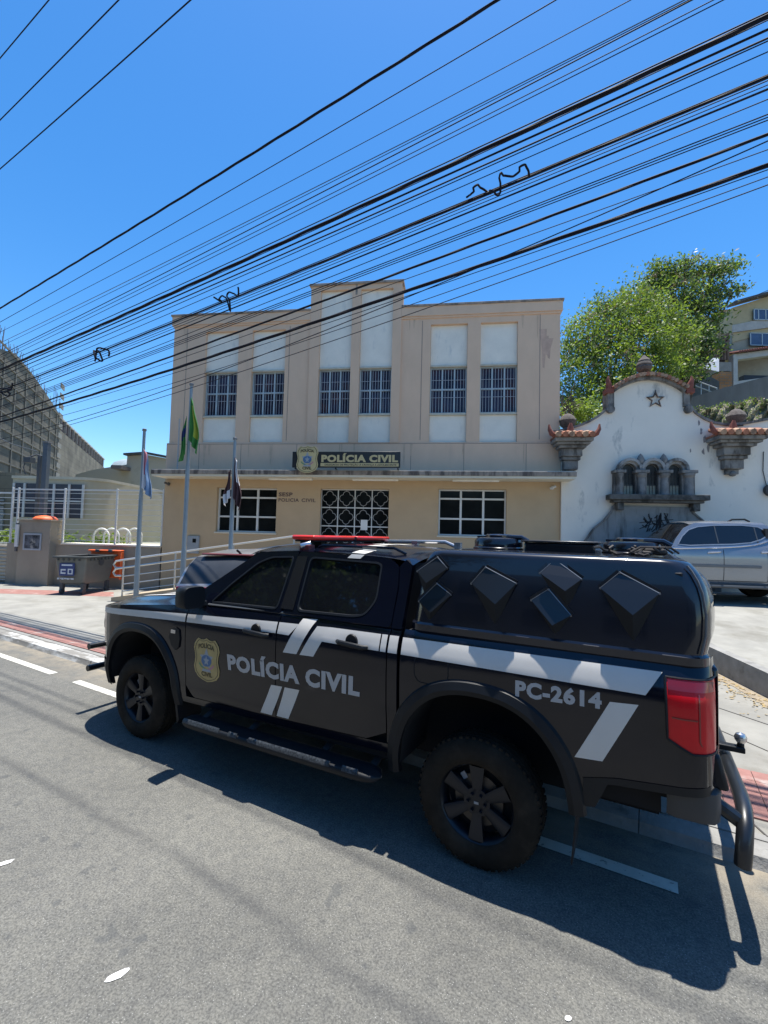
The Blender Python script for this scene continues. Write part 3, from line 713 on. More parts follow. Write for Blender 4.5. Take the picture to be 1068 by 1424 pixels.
# tiled brackets: left one beside the station, right one towards the edge
def corbel(uc, zt, hw, ext=0):
    mb = MB()
    for (w0, w1, d, z0, z1) in ((hw * 1.0, hw * .98, .60, -.10, 0), (hw * .88, hw * .86, .52, -.17, -.102), (hw * .72, hw * .7, .44, -.25, -.172), (hw * .56, hw * .54, .34, -.46, -.252), (hw * .5, hw * .44, .28, -.55, -.462), (hw * .40, hw * .26, .22, -.80, -.552), (hw * .26, hw * .14, .14, -.93, -.802)):
        mb.box(uc - w0, uc + w0, -OF - d, -OF - .001, zt + z0, zt + z1)
    mb.lathe([(0.001, -.06), (.07, -.04), (.085, .02), (.05, .08), (.001, .09)], (uc, -OF - .13, zt - .93), n=10)
    o = mb.build('stone_bracket', old_stone, cw_, bevel=.018)
    mb = MB(); n = int(hw * 2.15 / .155)
    for k in range(n):
        u = uc - hw * 1.04 + (k + .5) * hw * 2.08 / n
        for (y0, y1, za_, zb_) in ((-.70, -.40, .05, .13), (-.45, -.1, .12, .22)):
            mb.tube([(u, -OF + y0, zt + za_), (u, -OF + (y0 + y1) / 2, zt + (za_ + zb_) / 2 + .005), (u, -OF + y1, zt + zb_)], [.075, .07, .062], 8, (k + (y0 < -.6)) % 2)
    mb.box(uc - hw * 1.02, uc + hw * 1.02, -OF - .62, -OF - .001, zt + .003, zt + .05, 0)
    mb.build('bracket_tiles', [clay, clay_pale], cw_)
    mb = MB()
    for s2 in (-1, 1):
        b_ = Vector((uc + s2 * hw * 1.0, -OF - .5, zt + .06)); mb.tube([b_, b_ + Vector((s2 * .08, -.04, .04)), b_ + Vector((s2 * .14, -.05, .15)), b_ + Vector((s2 * .15, -.04, .28))], [.07, .07, .05, .02], 8)
    b_ = Vector((uc, -OF - .18, zt + .2)); mb.tube([b_, b_ + Vector((0, 0, .14)), b_ + Vector((0, -.03, .26))], [.1, .08, .03], 8)
    mb.build('bracket_horn', clay_horn, cw_)
lu, lz = fp(797, 609, .55); ru, rz = fp(1029, 606, .55)
corbel(lu, lz, .48); corbel(ru, rz, .56)
# two dark pine-cone urns behind the brackets
for (px, py) in ((789, 588), (1023, 582)):
    u, z = fp(px, py, 0); mb = MB(); mb.lathe([(.001, -.25), (.16, -.22), (.12, -.15), (.2, -.05), (.23, .05), (.18, .15), (.1, .22), (.001, .26)], (u, -.02, z), n=12); mb.build('cone_urn', MATS['finial_stone'], cw_)
mb = MB(); a, z = fp(1068, 682, OF); mb.lathe([(0, 0), (.15, 0), (.15, .1), (.12, .12), (0, .12)][::-1], (a + .02, -OF - .12, z), 'y', 18); mb.tube([(a - .1, -OF - .02, z + 1.0), (a - .12, -OF - .02, z + .5), (a - .05, -OF - .03, z + .1)], .01, 5); mb.build('wall_lamp', M('iron', (.05, .05, .05), .7), cw_)
# small stains / cracked plaster
mb = MB()
for (px, py, s1) in ((975, 600, .07), (980, 612, .09), (985, 622, .10), (978, 628, .08), (960, 627, .05), (972, 588, .06)):
    a, z = Q(px, py); pts = [(a + s1 * .5 * random.uniform(.5, 1.2) * math.cos(R(t)), z + s1 * 1.3 * random.uniform(.5, 1.2) * math.sin(R(t))) for t in range(0, 360, 36)]
    mb.poly(pts, lambda a, b, k: (a, -OF - .004, b))
mb.build('flaked_plaster', M('bare_plaster', (.27, .25, .24), .95, var=.3, scale=15), cw_, smooth=False)

# ================================================================ LOW WALL, PILLAR, FENCE, GATE on the left
lowm = M('low_wall_render', (.32, .275, .21), .9, var=.08, scale=1.6, bump=.2, bs=40, col2=(.27, .23, .175), thr=.58, s2=1.2, st2=(1.5, 1, .5), soft=.2)
lw = fac_thing('low_wall', 'beige rendered low wall under the white fence, behind the bin', 'wall')
mb = MB(); mb.box(-5.32, .06, .002, .18, .1, 1.40); mb.build('wall_body', lowm, lw)
mb = MB(); mb.box(-3.35, .06, -.03, .6, 1.402, 1.45); mb.build('pale_cap', panel_white, lw, bevel=.004)
mp = fac_thing('meter_pillar', 'beige meter pillar with dark display window, in front of the white fence', 'pillar')
mb = MB(); mb.box(-4.66, -3.54, -.25, .22, .1, 2.12); mb.box(-4.72, -3.50, -.28, .25, 2.122, 2.17); mb.build('pillar_body', lowm, mp, bevel=.005)
mb = MB(); mb.box(-4.42, -3.86, -.262, -.25, 1.24, 1.69); pb = mb.build('display_window', M('meter_glass', (.10, .11, .125), .2, var=.9, scale=5, col2=(.34, .33, .3), thr=.55, s2=6), mp)
MB().ring([(-4.46, 1.2), (-3.82, 1.2), (-3.82, 1.73), (-4.46, 1.73)], [(-4.41, 1.25), (-3.87, 1.25), (-3.87, 1.68), (-4.41, 1.68)], lambda a, b, k: (a, -.275 + k * .02, b)).build('window_frame', M('bar_paint', (.3, .3, .3), .5), mp)
mb = MB(); mb.box(-4.72, -4.66, -.3, -.1, 1.15, 2.05); mb.box(-4.70, -4.60, -.34, -.29, 1.3, 2.0, 1); mb.build('conduit_box', [M('conduit', (.1, .1, .1), .6), white_metal], mp)
mb = MB(); u, z = fp(67, 724, .05)
mb.lathe([(.34, 0), (.33, .04), (.25, .10), (.12, .13), (.001, .14)], (-3.98, .0, 2.172), n=16)
tag(mb.build('orange_cover', M('orange_plastic', (.75, .13, .03), .45, var=.08), None), 'round orange plastic cover lying on top of the meter pillar', 'cover')
oc = bpy.data.objects['orange_cover']; oc.location = FW(0, 0, 0); oc.rotation_euler = (0, 0, -FA)
fe = fac_thing('white_fence', 'white metal fence of thin horizontal bars standing on the low wall', 'fence')
for u, z0 in ((-5.30, .2), (-5.08, 1.40), (-3.39, 1.40), (-1.55, 1.45), (.03, 1.45)):
    mb = MB(); mb.box(u - .024, u + .024, .055, .105, z0, 3.2); mb.build('post', white_metal, fe, bevel=.004)
mb = MB(); z = 1.55
while z < 3.16:
    mb.box(-5.3, .03, .066, .082, z - .0065, z + .0065); z += .165
mb.box(-5.3, .03, .06, .10, 3.13, 3.17); mb.build('horizontal_bars', white_metal, fe, smooth=False)
# fence/gate further left with slats
ga = fac_thing('slatted_gate', 'beige slatted sliding gate at the left end of the low wall', 'gate')
mb = MB(); z = .25
while z < 1.35: mb.obox((-7.2, .1, z), (1.85, 0, 0), (0, .012, .03), (0, -.03, .04)); z += .115
mb.build('slats', M('slat_beige', (.42, .38, .30), .7), ga, smooth=False)
mb = MB(); mb.box(-9.1, -5.34, .1, .14, .18, .22); mb.box(-9.1, -5.34, .1, .14, 1.37, 1.41); mb.box(-9.1, -9.0, .06, .16, .2, 3.1); mb.box(-9.1, -5.34, .07, .1, 3.0, 3.05)
for q in range(8): z = 1.6 + q * .18; mb.box(-9.1, -5.34, .075, .092, z, z + .018)
mb.build('gate_frame', white_metal, ga)
# white bike hoops behind the fence
for k, (px, h) in enumerate(((141, .95), (155, .92), (171, .92), (187, .9))):
    u, _ = fp(px, 745, -1.2 - .4 * k); off = -1.2 - .4 * k; r = .29; hb = fp(px, 735, off)[1] - r - 1.28
    mb = MB(); pts = [(-r, 0, 0), (-r, 0, hb)] + [(-r * math.cos(math.pi * t / 10), 0, hb + r * math.sin(math.pi * t / 10)) for t in range(1, 10)] + [(r, 0, hb), (r, 0, 0)]
    mb.tube(pts, .032, 8); o = mb.build('bike_hoop', white_metal); o.location = FW(u, off, 1.28); o.rotation_euler = (0, 0, -FA)
    tag(o, 'white arched bike hoop behind the low wall, ' + ['leftmost of the row', 'second from the left in the row', 'third from the left in the row', 'rightmost of the row'][k], 'bike rack', 'white bike hoops in the yard')
# steel mast with camera
sp = thing('steel_mast', 'square grey steel mast with a lamp bracket, behind the meter pillar', 'mast', at(61, 700, 15.4) * 1); sp.location.z = .1
mb = MB(); zt = at(62, 616, 15.4).z; mb.box(-.09, .07, -.08, .08, 0, zt - .1); mb.build('mast_tube', M('mast_blue_grey', (.085, .105, .125), .6, metal=0, var=.1), sp, bevel=.006)
mb = MB(); mb.box(-.105, .085, -.1, .1, zt - .1, zt - .06); mb.build('cap', M('galv', (.2, .2, .2)), sp)
mb = MB(); mb.box(-.27, -.18, -.05, .05, 2.2, zt - .55); mb.tube([(-.15, 0, zt - .55), (-.35, 0, zt - .5), (-.52, -.1, zt - .62)], .03, 6); mb.box(-.62, -.40, -.2, .05, zt - .80, zt - .62); mb.tube([(-.62, -.1, zt - .7), (-.68, -.1, zt - .95), (-.6, -.1, zt - 1.2)], .02, 5); mb.build('lamp_bracket', M('mast_dark', (.07, .075, .08), .5), sp, bevel=.004)

# ================================================================ RAMP, RAIL, FLAGPOLES
rp = fac_thing('access_ramp', 'beige rendered access ramp rising to the entrance', 'ramp')
mb = MB(); mb.add([(.39, -2.42, .1), (5.1, -2.42, .1), (5.1, -2.42, DZ), (.39, -2.42, .2), (.39, -1.2, .1), (5.1, -1.2, .1), (5.1, -1.2, DZ), (.39, -1.2, .2)],
       [(0, 1, 2, 3), (3, 2, 6, 7), (0, 3, 7, 4), (4, 7, 6, 5), (1, 5, 6, 2)])
mb.box(5.102, 7.6, -2.42, -.002, .1, DZ); mb.box(7.602, 7.9, -2.42, -.002, .1, DZ - .26); mb.box(7.902, 8.2, -2.42, -.002, .1, DZ - .52)
mb.build('ramp_body', M('ramp_render', (.38, .31, .22), .9, var=.12, scale=2, bump=.2), rp, smooth=False)
hr = fac_thing('ramp_handrail', 'silver tubular handrail climbing beside the entrance ramp', 'handrail')
steel = M('satin_steel', (.55, .55, .53), .35, metal=.6, var=.05)
def rz_(u): return .2 + (max(.39, min(u, 5.1)) - .39) / (5.1 - .39) * (DZ - .2)
mb = MB()
y = -2.3
for h in (.92, .72):
    mb.tube([(.55, y, rz_(.55) + h - .2), (.38, y, rz_(.4) + h - .18), (.32, y, rz_(.4) + h - .1), (.38, y, rz_(.4) + h - .01), (.55, y, rz_(.55) + h), (5.1, y, DZ + h), (7.3, y, DZ + h)], .024, 8)
mb.build('top_rail', steel, hr)
mb = MB()
for h in (.50, .30, .12): mb.tube([(.6, y, rz_(.6) + h), (5.1, y, DZ + h), (7.3, y, DZ + h)], .014, 6)
mb.build('lower_rails', steel, hr)
for u in (.6, 2.02, 3.55, 5.1, 7.3):
    mb = MB(); mb.tube([(u, y, rz_(u) - .02), (u, y, rz_(u) + .92)], .022, 8); mb.build('post', steel, hr)
polem = M('flagpole_grey', (.27, .31, .33), .5, metal=.2, var=.1)
poles = [(1.24, 4.40, 'grey flagpole nearest the bin, flying the blue, white and pink flag'), (2.45, 5.53, 'tallest grey flagpole, the middle one, flying the green flag'), (3.65, 4.17, 'grey flagpole in front of the left ground floor window, flying the dark and white flag')]
for (u, zt, lab) in poles:
    p = FW(u, 2.65, SW); mb = MB(); h = zt - SW
    mb.lathe([(.001, 0), (.085, 0), (.085, .02), (.062, .03), (.062, 1.35), (.052, 1.42), (.05, h * .62), (.04, h * .65), (.035, h - .05), (.03, h), (.001, h + .01)], (0, 0, 0), n=14)
    r_ = thing('flagpole', lab, 'flagpole', p, -FA, 'flagpoles in front of the station')
    mb.build('pole', polem, r_)
    mb = MB(); mb.lathe([(.001, -.01), (.05, 0), (.05, .05), (.001, .07)], (0, 0, h), n=12); mb.build('pole_cap', M('galv', (.2, .2, .2)), r_)
# limp flags
def flag(u, off, zt, zb, w, cols, lab, seed, amp=.05, side=1):
    # cols: function (s across 0..1, t down 0..1) -> material slot
    rnd = random.Random(seed); ph = rnd.uniform(0, 6); ns, ntt = 26, 34; mb = MB()
    def P_(s, t):
        wd = w * (.25 + .75 * min(1, t * 1.5) ** .8); x = side * (.045 + s * wd)
        y = amp * (.3 + t) * math.sin(s * 13 + ph + 1.5 * t) * (.4 + s) ; z = zt - (zt - zb) * (t * (1 - .18 * (1 - s)) + s * .10)
        return Vector((x + .03 * math.sin(t * 7 + ph) * s, y, z - 0))
    vs = [P_(i / ns, j / ntt) for i in range(ns + 1) for j in range(ntt + 1)]
    o = mb; o.v = [tuple(v) for v in vs]; ms = []
    for i in range(ns):
        for j in range(ntt):
            a = i * (ntt + 1) + j; mb.f.append([a, a + ntt + 1, a + ntt + 2, a + 1]); mb.m.append(cols((i + .5) / ns, (j + .5) / ntt))
    ob = mb.build('flag', flag_mats, ang=80); sol = ob.modifiers.new('s', 'SOLIDIFY'); sol.thickness = .003
    ob.location = FW(u, off, 0); ob.rotation_euler = (0, 0, -FA); tag(ob, lab, 'flag', 'limp flags on the flagpoles')
    return ob
def cloth(n, c):
    m = M(n, c, .85, var=.08); return m
flag_mats = [cloth('flag_green', (.05, .22, .05)), cloth('flag_yellow', (.42, .46, .05)), cloth('flag_navy', (.02, .04, .14)), cloth('flag_blue', (.16, .26, .42)), cloth('flag_pink', (.50, .20, .24)), cloth('flag_white', (.62, .62, .64)), cloth('flag_maroon', (.07, .035, .04))]
flag(1.24, 2.72, 3.95, 2.80, .24, lambda s, t: 3 if s + t * .7 > .95 else (4 if s > .25 and t < .62 else (5 if s > .12 else 3)), 'pale blue, white and pink flag hanging limp from the leftmost pole', 3)
flag(2.45, 2.72, 5.22, 3.92, .27, lambda s, t: 0 if (s < .42 or s > .85 or t > .8 or t < .12) else (1 if abs(s - .62) < .16 else 0), 'green and yellow flag hanging limp from the tallest pole', 5)
flag(2.45, 2.70, 4.75, 3.70, .10, lambda s, t: 2 if .25 < t < .5 else 0, 'lower', 9, side=-1)
f2 = [o for o in bpy.data.objects if o.get('label') == 'lower'][0]
pf = [o for o in bpy.data.objects if o.get('label', '').startswith('green and yellow flag')][0]
f2.name = 'flag_fold'; f2.parent = pf; f2.location = (0, 0.0, 0); f2.rotation_euler = (0, 0, 0)
for k in ('label', 'category', 'group'): del f2[k]
flag(3.65, 2.72, 3.75, 2.55, .19, lambda s, t: 5 if (.30 < s < .98 and t < .50) else 6, 'dark maroon and white flag hanging limp in front of the ground floor window', 11)
flag(3.65, 2.70, 3.45, 2.62, .14, lambda s, t: 5 if t > .7 else 6, 'lower', 15, side=-1)
f2 = [o for o in bpy.data.objects if o.get('label') == 'lower'][0]
pf = [o for o in bpy.data.objects if o.get('label', '').startswith('dark maroon')][0]
f2.name = 'flag_fold'; f2.parent = pf; f2.location = (0, 0, 0); f2.rotation_euler = (0, 0, 0)
for k in ('label', 'category', 'group'): del f2[k]

# ================================================================ BIN
bin_ = thing('waste_container', 'large grey wheeled waste container with its orange lid hanging behind', 'bin', gp(84, 823, SW).xy.to_3d() * 1, R(-2))
bin_.location = (gp(84, 823, .16).x, gp(84, 823, .16).y, SW)
bgrey = M('bin_plastic', (.135, .14, .13), .55, var=.1, scale=4, bump=.1, col2=(.17, .165, .15), thr=.6, s2=3)
Wb, Db = .86, 1.18; z0, z1 = .27, 1.02
mb = MB()
def bring(z, e): return [(-.10 - e, -.08 - e, z), (Wb - .14 + e, -.08 - e, z), (Wb - .14 + e, Db + e, z), (-.10 - e, Db + e, z)]
lv = [(.27, -.10), (.34, -.06), (.70, -.01), (1.0, .03)]
rings = [bring(z, e) for z, e in lv]
vs = [v for r in rings for v in r]; fs = [(0, 3, 2, 1)]
for i in range(len(rings) - 1):
    for k in range(4): fs.append((i * 4 + k, i * 4 + (k + 1) % 4, (i + 1) * 4 + (k + 1) % 4, (i + 1) * 4 + k))
mb.add(vs, fs); mb.build('bin_body', bgrey, bin_, bevel=.04, smooth=True)
mb = MB(); e0, e1 = .075, -.02
for (a, b) in (((-.10 - e0, -.08 - e0), (Wb - .14 + e0, -.08 + .03)), ((-.10 - e0, Db - .03), (Wb - .14 + e0, Db + e0)), ((-.10 - e0, -.05), (-.07, Db - .031)), ((Wb - .17, -.05), (Wb - .14 + e0, Db - .031))):
    mb.box(a[0], b[0], a[1], b[1], 1.0, 1.05)
for k in range(5): mb.box(-.05 + k * .15, -.01 + k * .15, -.145, -.08, .93, 1.0)
for k in range(7): mb.box(Wb - .12, Wb - .07, .05 + k * .16, .09 + k * .16, .93, 1.0)
mb.build('rim', M('bin_rim', (.07, .075, .07), .5), bin_, bevel=.008)
mb = MB(); mb.add([(-.08, -.06, .99), (Wb - .16, -.06, .99), (Wb - .16, Db, .99), (-.08, Db, .99)], [(0, 1, 2, 3)]); mb.build('dark_interior', M('bin_inside', (.015, .015, .015), .9), bin_)
mb = MB(); mb.lathe([(.0, 0), (.1, 0), (.11, .03), (.0, .03)], (Wb - .13, .55, .88), 'x', 16); mb.build('trunnion', M('mast_dark', (.05, .05, .05), .5), bin_)
mb = MB(); mb.box(.02, .44, -.118, -.102, .52, .86); stk = mb.build('blue_sticker', M('sticker_blue', (.035, .055, .17), .5), bin_)
mb = MB(); mb.box(.08, .38, -.121, -.118, .79, .83); mb.box(.06, .2, -.121, -.118, .57, .61); mb.box(.06, .2, -.121, -.118, .66, .70); mb.box(.06, .09, -.121, -.118, .61, .66)
mb.ring([(.26, .56), (.40, .56), (.40, .71), (.26, .71)], [(.29, .59), (.37, .59), (.37, .68), (.29, .68)], lambda a, b, k: (a, -.121 + k * .003, b)); mb.build('sticker_marks', M('sticker_white', (.6, .62, .65), .5), stk)
mb = MB()
for k, (x, wd) in enumerate(((-.02, .05), (.06, .02), (.10, .05), (.17, .06), (.25, .05), (.33, .02), (.37, .06))): mb.box(x, x + wd, -.128, -.10, .415 + .01 * (k % 2), .46)
mb.build('white_marks', MATS['sticker_white'], bin_, smooth=False)
for (x, y_) in ((-.0, .05), (Wb - .24, .02), (Wb - .24, Db - .14), (.0, Db - .14)):
    mb = MB(); mb.box(x - .04, x + .05, y_ - .05, y_ + .05, .14, .30); mb.lathe([(.0, -.03), (.08, -.03), (.085, 0), (.08, .03), (0, .03)], (x, y_, .085), 'x', 14)
    mb.build('castor_wheel', M('mast_dark', (.05, .05, .05), .5), bin_)
mb = MB(); mb.box(-.08, Wb + .02, Db + .10, Db + .15, .34, 1.16); mb.box(-.12, Wb + .05, Db + .02, Db + .2, 1.14, 1.19); mb.box(Wb + .0, Wb + .05, Db + .04, Db + .2, .30, 1.14)
ld = mb.build('open_lid', M('orange_plastic', (.75, .13, .03), .45), bin_, bevel=.02)
mb = MB()
for x in (.12, .52): mb.box(x, x + .12, Db + .0, Db + .22, 1.12, 1.2)
mb.build('lid_hinge', M('mast_dark', (.05, .05, .05), .5), ld, bevel=.01)

# ================================================================ LEFT BACKGROUND
block = M('raw_concrete_block', (.26, .235, .19), .95, var=.14, scale=.9, st=(1, 1, 1.6), bump=.3, bs=6, col2=(.16, .15, .125), thr=.52, s2=.35, soft=.2)
def brick_mat(name, c1, c2, mort, sx=2.2, sy=.4, ax='Y'):
    m = M(name, c1, .95); n = m.node_tree.nodes; L = m.node_tree.links; b = n['Principled BSDF']
    br = n.new('ShaderNodeTexBrick'); br.inputs['Color1'].default_value = [*c1, 1]; br.inputs['Color2'].default_value = [*c2, 1]; br.inputs['Mortar'].default_value = [*mort, 1]
    br.inputs['Scale'].default_value = 1; br.inputs['Brick Width'].default_value = sx; br.inputs['Row Height'].default_value = sy; br.inputs['Mortar Size'].default_value = .025
    tc = n.new('ShaderNodeTexCoord'); sp_ = n.new('ShaderNodeSeparateXYZ'); cb = n.new('ShaderNodeCombineXYZ'); L.new(tc.outputs['Object'], sp_.inputs[0]); L.new(sp_.outputs[ax], cb.inputs[0]); L.new(sp_.outputs['Z'], cb.inputs[1]); L.new(cb.outputs[0], br.inputs['Vector'])
    nz = n.new('ShaderNodeTexNoise'); nz.inputs['Scale'].default_value = .5; nz.inputs['Detail'].default_value = 6; L.new(tc.outputs['Object'], nz.inputs['Vector'])
    mx = n.new('ShaderNodeMix'); mx.data_type = 'RGBA'; mx.blend_type = 'MULTIPLY'; mx.inputs[0].default_value = 1
    rp = n.new('ShaderNodeValToRGB'); rp.color_ramp.elements[0].position = .3; rp.color_ramp.elements[1].position = .7; rp.color_ramp.elements[0].color = (.50, .50, .50, 1); rp.color_ramp.elements[1].color = (1.3, 1.27, 1.22, 1)
    L.new(nz.outputs['Fac'], rp.inputs[0]); L.new(br.outputs[0], mx.inputs[6]); L.new(rp.outputs[0], mx.inputs[7]); L.new(mx.outputs[2], b.inputs['Base Color']); return m
blockm = brick_mat('grey_blockwork', (.165, .15, .115), (.15, .135, .105), (.115, .105, .085), 1.4, .62, 'X')
# long unfinished wall receding from the camera; local frame: x along the wall, y to its left
P0 = at(0, 485, 25.6); P0v = Vector((P0.x, P0.y, 0)); Pd = at(150, 640, 65); dv = Vector((Pd.x - P0.x, Pd.y - P0.y, 0)); LW = dv.length; rzw = math.atan2(dv.y, dv.x)
ub = thing('unfinished_building', 'tall unfinished grey blockwork building with rebar along its top edge, far left', 'building', P0v, rzw)
def wl(px, py):     # pixel to (distance along, z) on that wall
    d = ray(px, py); n_ = Vector((-math.sin(rzw), math.cos(rzw))); t = (P0v.x * n_.x + P0v.y * n_.y) / (d.x * n_.x + d.y * n_.y)
    return ((d.x * t - P0v.x) * math.cos(rzw) + (d.y * t - P0v.y) * math.sin(rzw), CH + d.z * t)
sA = wl(85, 580); sEnd = wl(150, 642)
mb = MB(); tp2 = [(-2.5, wl(0, 485)[1] + .3)] + [wl(x, y) for x, y in ((0, 485), (22, 492), (45, 520), (70, 556), (84, 578))]
mb.poly([(-2.5, 0)] + tp2 + [(sA[0], 0)], lambda a, b, k: (a, .0 + 6 * k, b), thick=True)
mb.build('front_block', blockm, ub, smooth=False)
mb = MB(); z_ = .9
while z_ < 13:
    # slab and formwork lines run only as far as the sloping top allows
    xe = max([a for a, b in tp2 if b > z_ + .2] + [-2.6]); nx_ = [i for i, q in enumerate(tp2) if q[1] > z_ + .2]
    if nx_ and nx_[-1] < len(tp2) - 1: q0, q1 = tp2[nx_[-1]], tp2[nx_[-1] + 1]; xe = q0[0] + (q1[0] - q0[0]) * (q0[1] - z_) / max(.01, q0[1] - q1[1]); xe = min(xe, q1[0]) - .3
    if xe > -2: mb.box(-2.4, xe, -.05, .01, z_, z_ + .10)
    z_ += .95
for k in range(9):
    xa = -1.5 + 2.1 * k
    if xa < sA[0]: mb.box(xa, xa + .16, -.07, .01, .1, interp(xa, [q[0] for q in tp2], [q[1] for q in tp2]) - .4)
mb.build('formwork_lines', M('formwork_pale', (.17, .155, .125), .95, var=.3, scale=2), ub, smooth=False)
zt2 = wl(88, 596)[1]; zt3 = wl(150, 651)[1]
mb = MB(); mb.poly([(sA[0] + .01, 0), (sA[0] + .01, zt2), (sEnd[0], zt3), (sEnd[0], 0)], lambda a, b, k: (a, .4 + 6 * k, b), thick=True)
mb.build('rear_block', brick_mat('pale_blockwork', (.235, .21, .16), (.215, .19, .145), (.17, .15, .12), 1.2, .5, 'X'), ub, smooth=False)
mb = MB(); n = 16; up = wl(88, 577)[1] - zt2
for k in range(n):
    a0 = sA[0] + (sEnd[0] - sA[0]) * k / n; a1 = sA[0] + (sEnd[0] - sA[0]) * (k + 1) / n; z0 = zt2 + (zt3 - zt2) * k / n; z1 = zt2 + (zt3 - zt2) * (k + 1) / n; h = up * .93
    mb.add([(a0, .5, z0), (a1, .5, z1), (a1, .5, z1 + h), (a0, .5, z0 + h)], [(0, 1, 2, 3)], 0)
    mb.beam((a0 + .1, .4, z0 + .02), (a0 + .1, .4, z0 + h), .10, .2, 1, up=(0, 1, 0))
mb.beam((sA[0], .44, zt2 + up), (sEnd[0], .44, zt3 + up), .14, .16, 2)
mb.build('clerestory', [M('maroon_panels', (.07, .045, .045), .8, var=.3, scale=2), M('column_pale', (.30, .27, .24), .9), M('roof_edge', (.55, .54, .5), .8)], ub, smooth=False)
mb = MB()
for k in range(70):
    t = k / 69; x = 2 + 84 * t; y = interp(x, [0, 22, 45, 70, 86], [480, 491, 519, 555, 590]); a, z = wl(x, y); z -= .5
    hgt = random.uniform(.7, 1.7) * (1.3 if x < 14 else 1)
    if x > 78: hgt = 3.2
    mb.tube([(a, random.uniform(.1, .5), z), (a + random.uniform(-.15, .15), .25, z + hgt * .85)], .016, 4)
mb.build('rebar', M('rebar_rust', (.22, .19, .17), .9), ub, smooth=False)
mb = MB()
a, _ = wl(84, 600)
for k in range(16):
    z = 1 + k * .85; mb.box(a - .9, a + .35, -.06, 0, z, z + .42)
mb.build('toothed_edge', M('pale_toothing', (.27, .25, .21), .9), ub, smooth=False)
# rounded beige house with long window
Yr = 19.5
def atl(px, py, Y=Yr): p = at(px, py, Y); return p
rh = thing('rounded_house', 'low beige house with rounded right corner and a long dark window, behind the fence', 'house', (0, 0, 0))
xl, xr_ = at(16, 700, Yr).x, at(137, 700, Yr).x; zt_ = at(90, 667, Yr).z
mb = MB(); pl = [(xl, Yr), (xr_ - .9, Yr)] + [(xr_ - .9 + .9 * math.sin(R(t)), Yr + .9 - .9 * math.cos(R(t))) for t in (15, 30, 45, 60, 75, 90)] + [(xr_, Yr + 6), (xl, Yr + 6)]
mb.poly(pl, lambda a, b, k: (a, b, zt_ if k == 0 else 1.2), thick=True); rbody = mb.build('walls', M('house_beige', (.42, .38, .29), .9, var=.07, scale=1, col2=(.38, .34, .26), thr=.58, s2=.8), rh)
mb = MB(); mb.poly([(x, y) for x, y in pl], lambda a, b, k: ((a - (xl + xr_) / 2) * 1.015 + (xl + xr_) / 2, b - .05, zt_ + .12 if k == 0 else zt_ + .003), thick=True); mb.build('roof_lip', M('lip_beige', (.50, .46, .37), .9), rh)
wa, wb = at(20, 680, Yr), at(117, 680, Yr); wz1, wz0 = at(70, 673, Yr).z, at(70, 720, Yr).z
mb = MB(); mb.box(wa.x, wb.x, Yr - .03, Yr - .001, wz0, wz1); mb.build('long_window', M('tinted_pane', (.045, .045, .06), .25, var=.3, scale=1), rh)
mb = MB()
for px in (20, 35, 57, 76, 97, 116.5): x = at(px, 690, Yr).x; mb.box(x - .045, x + .045, Yr - .08, Yr - .031, wz0, wz1)
mb.box(wa.x, wb.x, Yr - .075, Yr - .033, (wz0 + wz1) / 2 - .03, (wz0 + wz1) / 2 + .03); mb.build('window_frame', M('frame_white', (.5, .5, .5), .5), rh)
# big hall behind
Yh = 33
hl = thing('beige_hall', 'large beige hall with low gabled roof and barred window, behind the bike hoops', 'building')
def ph(px, py): p = at(px, py, Yh); return (p.x, p.z)
mb = MB(); mb.poly([ph(105, 700)[0:1] + (1.0,), ph(105, 660), ph(130, 653), ph(170, 647), ph(176, 646), ph(177, 634), ph(205, 632.5), ph(245, 640), (ph(245, 640)[0], 1.0)], lambda a, b, k: (a, Yh + 8 * k, b), thick=True)
mb.build('hall_walls', M('hall_beige', (.40, .36, .28), .9, var=.05, scale=.6, col2=(.28, .26, .2), thr=.6, s2=.5), hl, smooth=False)
mb = MB()
for (a, b) in ((ph(175, 634), ph(205, 632)), (ph(205, 632), ph(247, 640))): mb.beam((a[0], Yh - .1, a[1] + .08), (b[0], Yh - .1, b[1] + .08), .5, .14)
mb.build('roof_edge', M('dark_edge', (.07, .07, .07), .8), hl, smooth=False)
mb = MB(); p, q = ph(168, 652), ph(182, 646); mb.box(p[0], q[0], Yh - 1.2, Yh - .01, p[1] - .15, p[1] + .1); mb.build('downspout_box', M('pipe_stain', (.16, .13, .12), .9), hl)
p, q = ph(150, 642), ph(176, 634); mb = MB(); mb.lathe([(1.7, 0), (1.5, .35), (1.0, .6), (.001, .7)], ((p[0] + q[0]) / 2, Yh + 2.5, ph(160, 645)[1]), n=18); mb.build('water_tank', M('tank', (.30, .36, .40), .5), hl)
wl0, wl1 = ph(170, 707), ph(226, 750)
mb = MB(); mb.box(wl0[0], wl1[0], Yh - .02, Yh - .001, wl1[1] - .3, wl0[1]); mb.build('barred_window', M('hall_window', (.17, .17, .17), .3, var=.4, scale=1), hl)
mb = MB()
for px in (170, 174, 178, 187, 190, 200, 203, 208, 211, 214, 226): x = ph(px, 720)[0]; mb.box(x - .06, x + .06, Yh - .12, Yh - .03, wl1[1] - .3, wl0[1])
for py in (706, 717, 728, 738): z = ph(200, py)[1]; mb.box(wl0[0], wl1[0], Yh - .11, Yh - .03, z - .05, z + .05)
mb.build('window_bars', white_metal, hl, smooth=False)
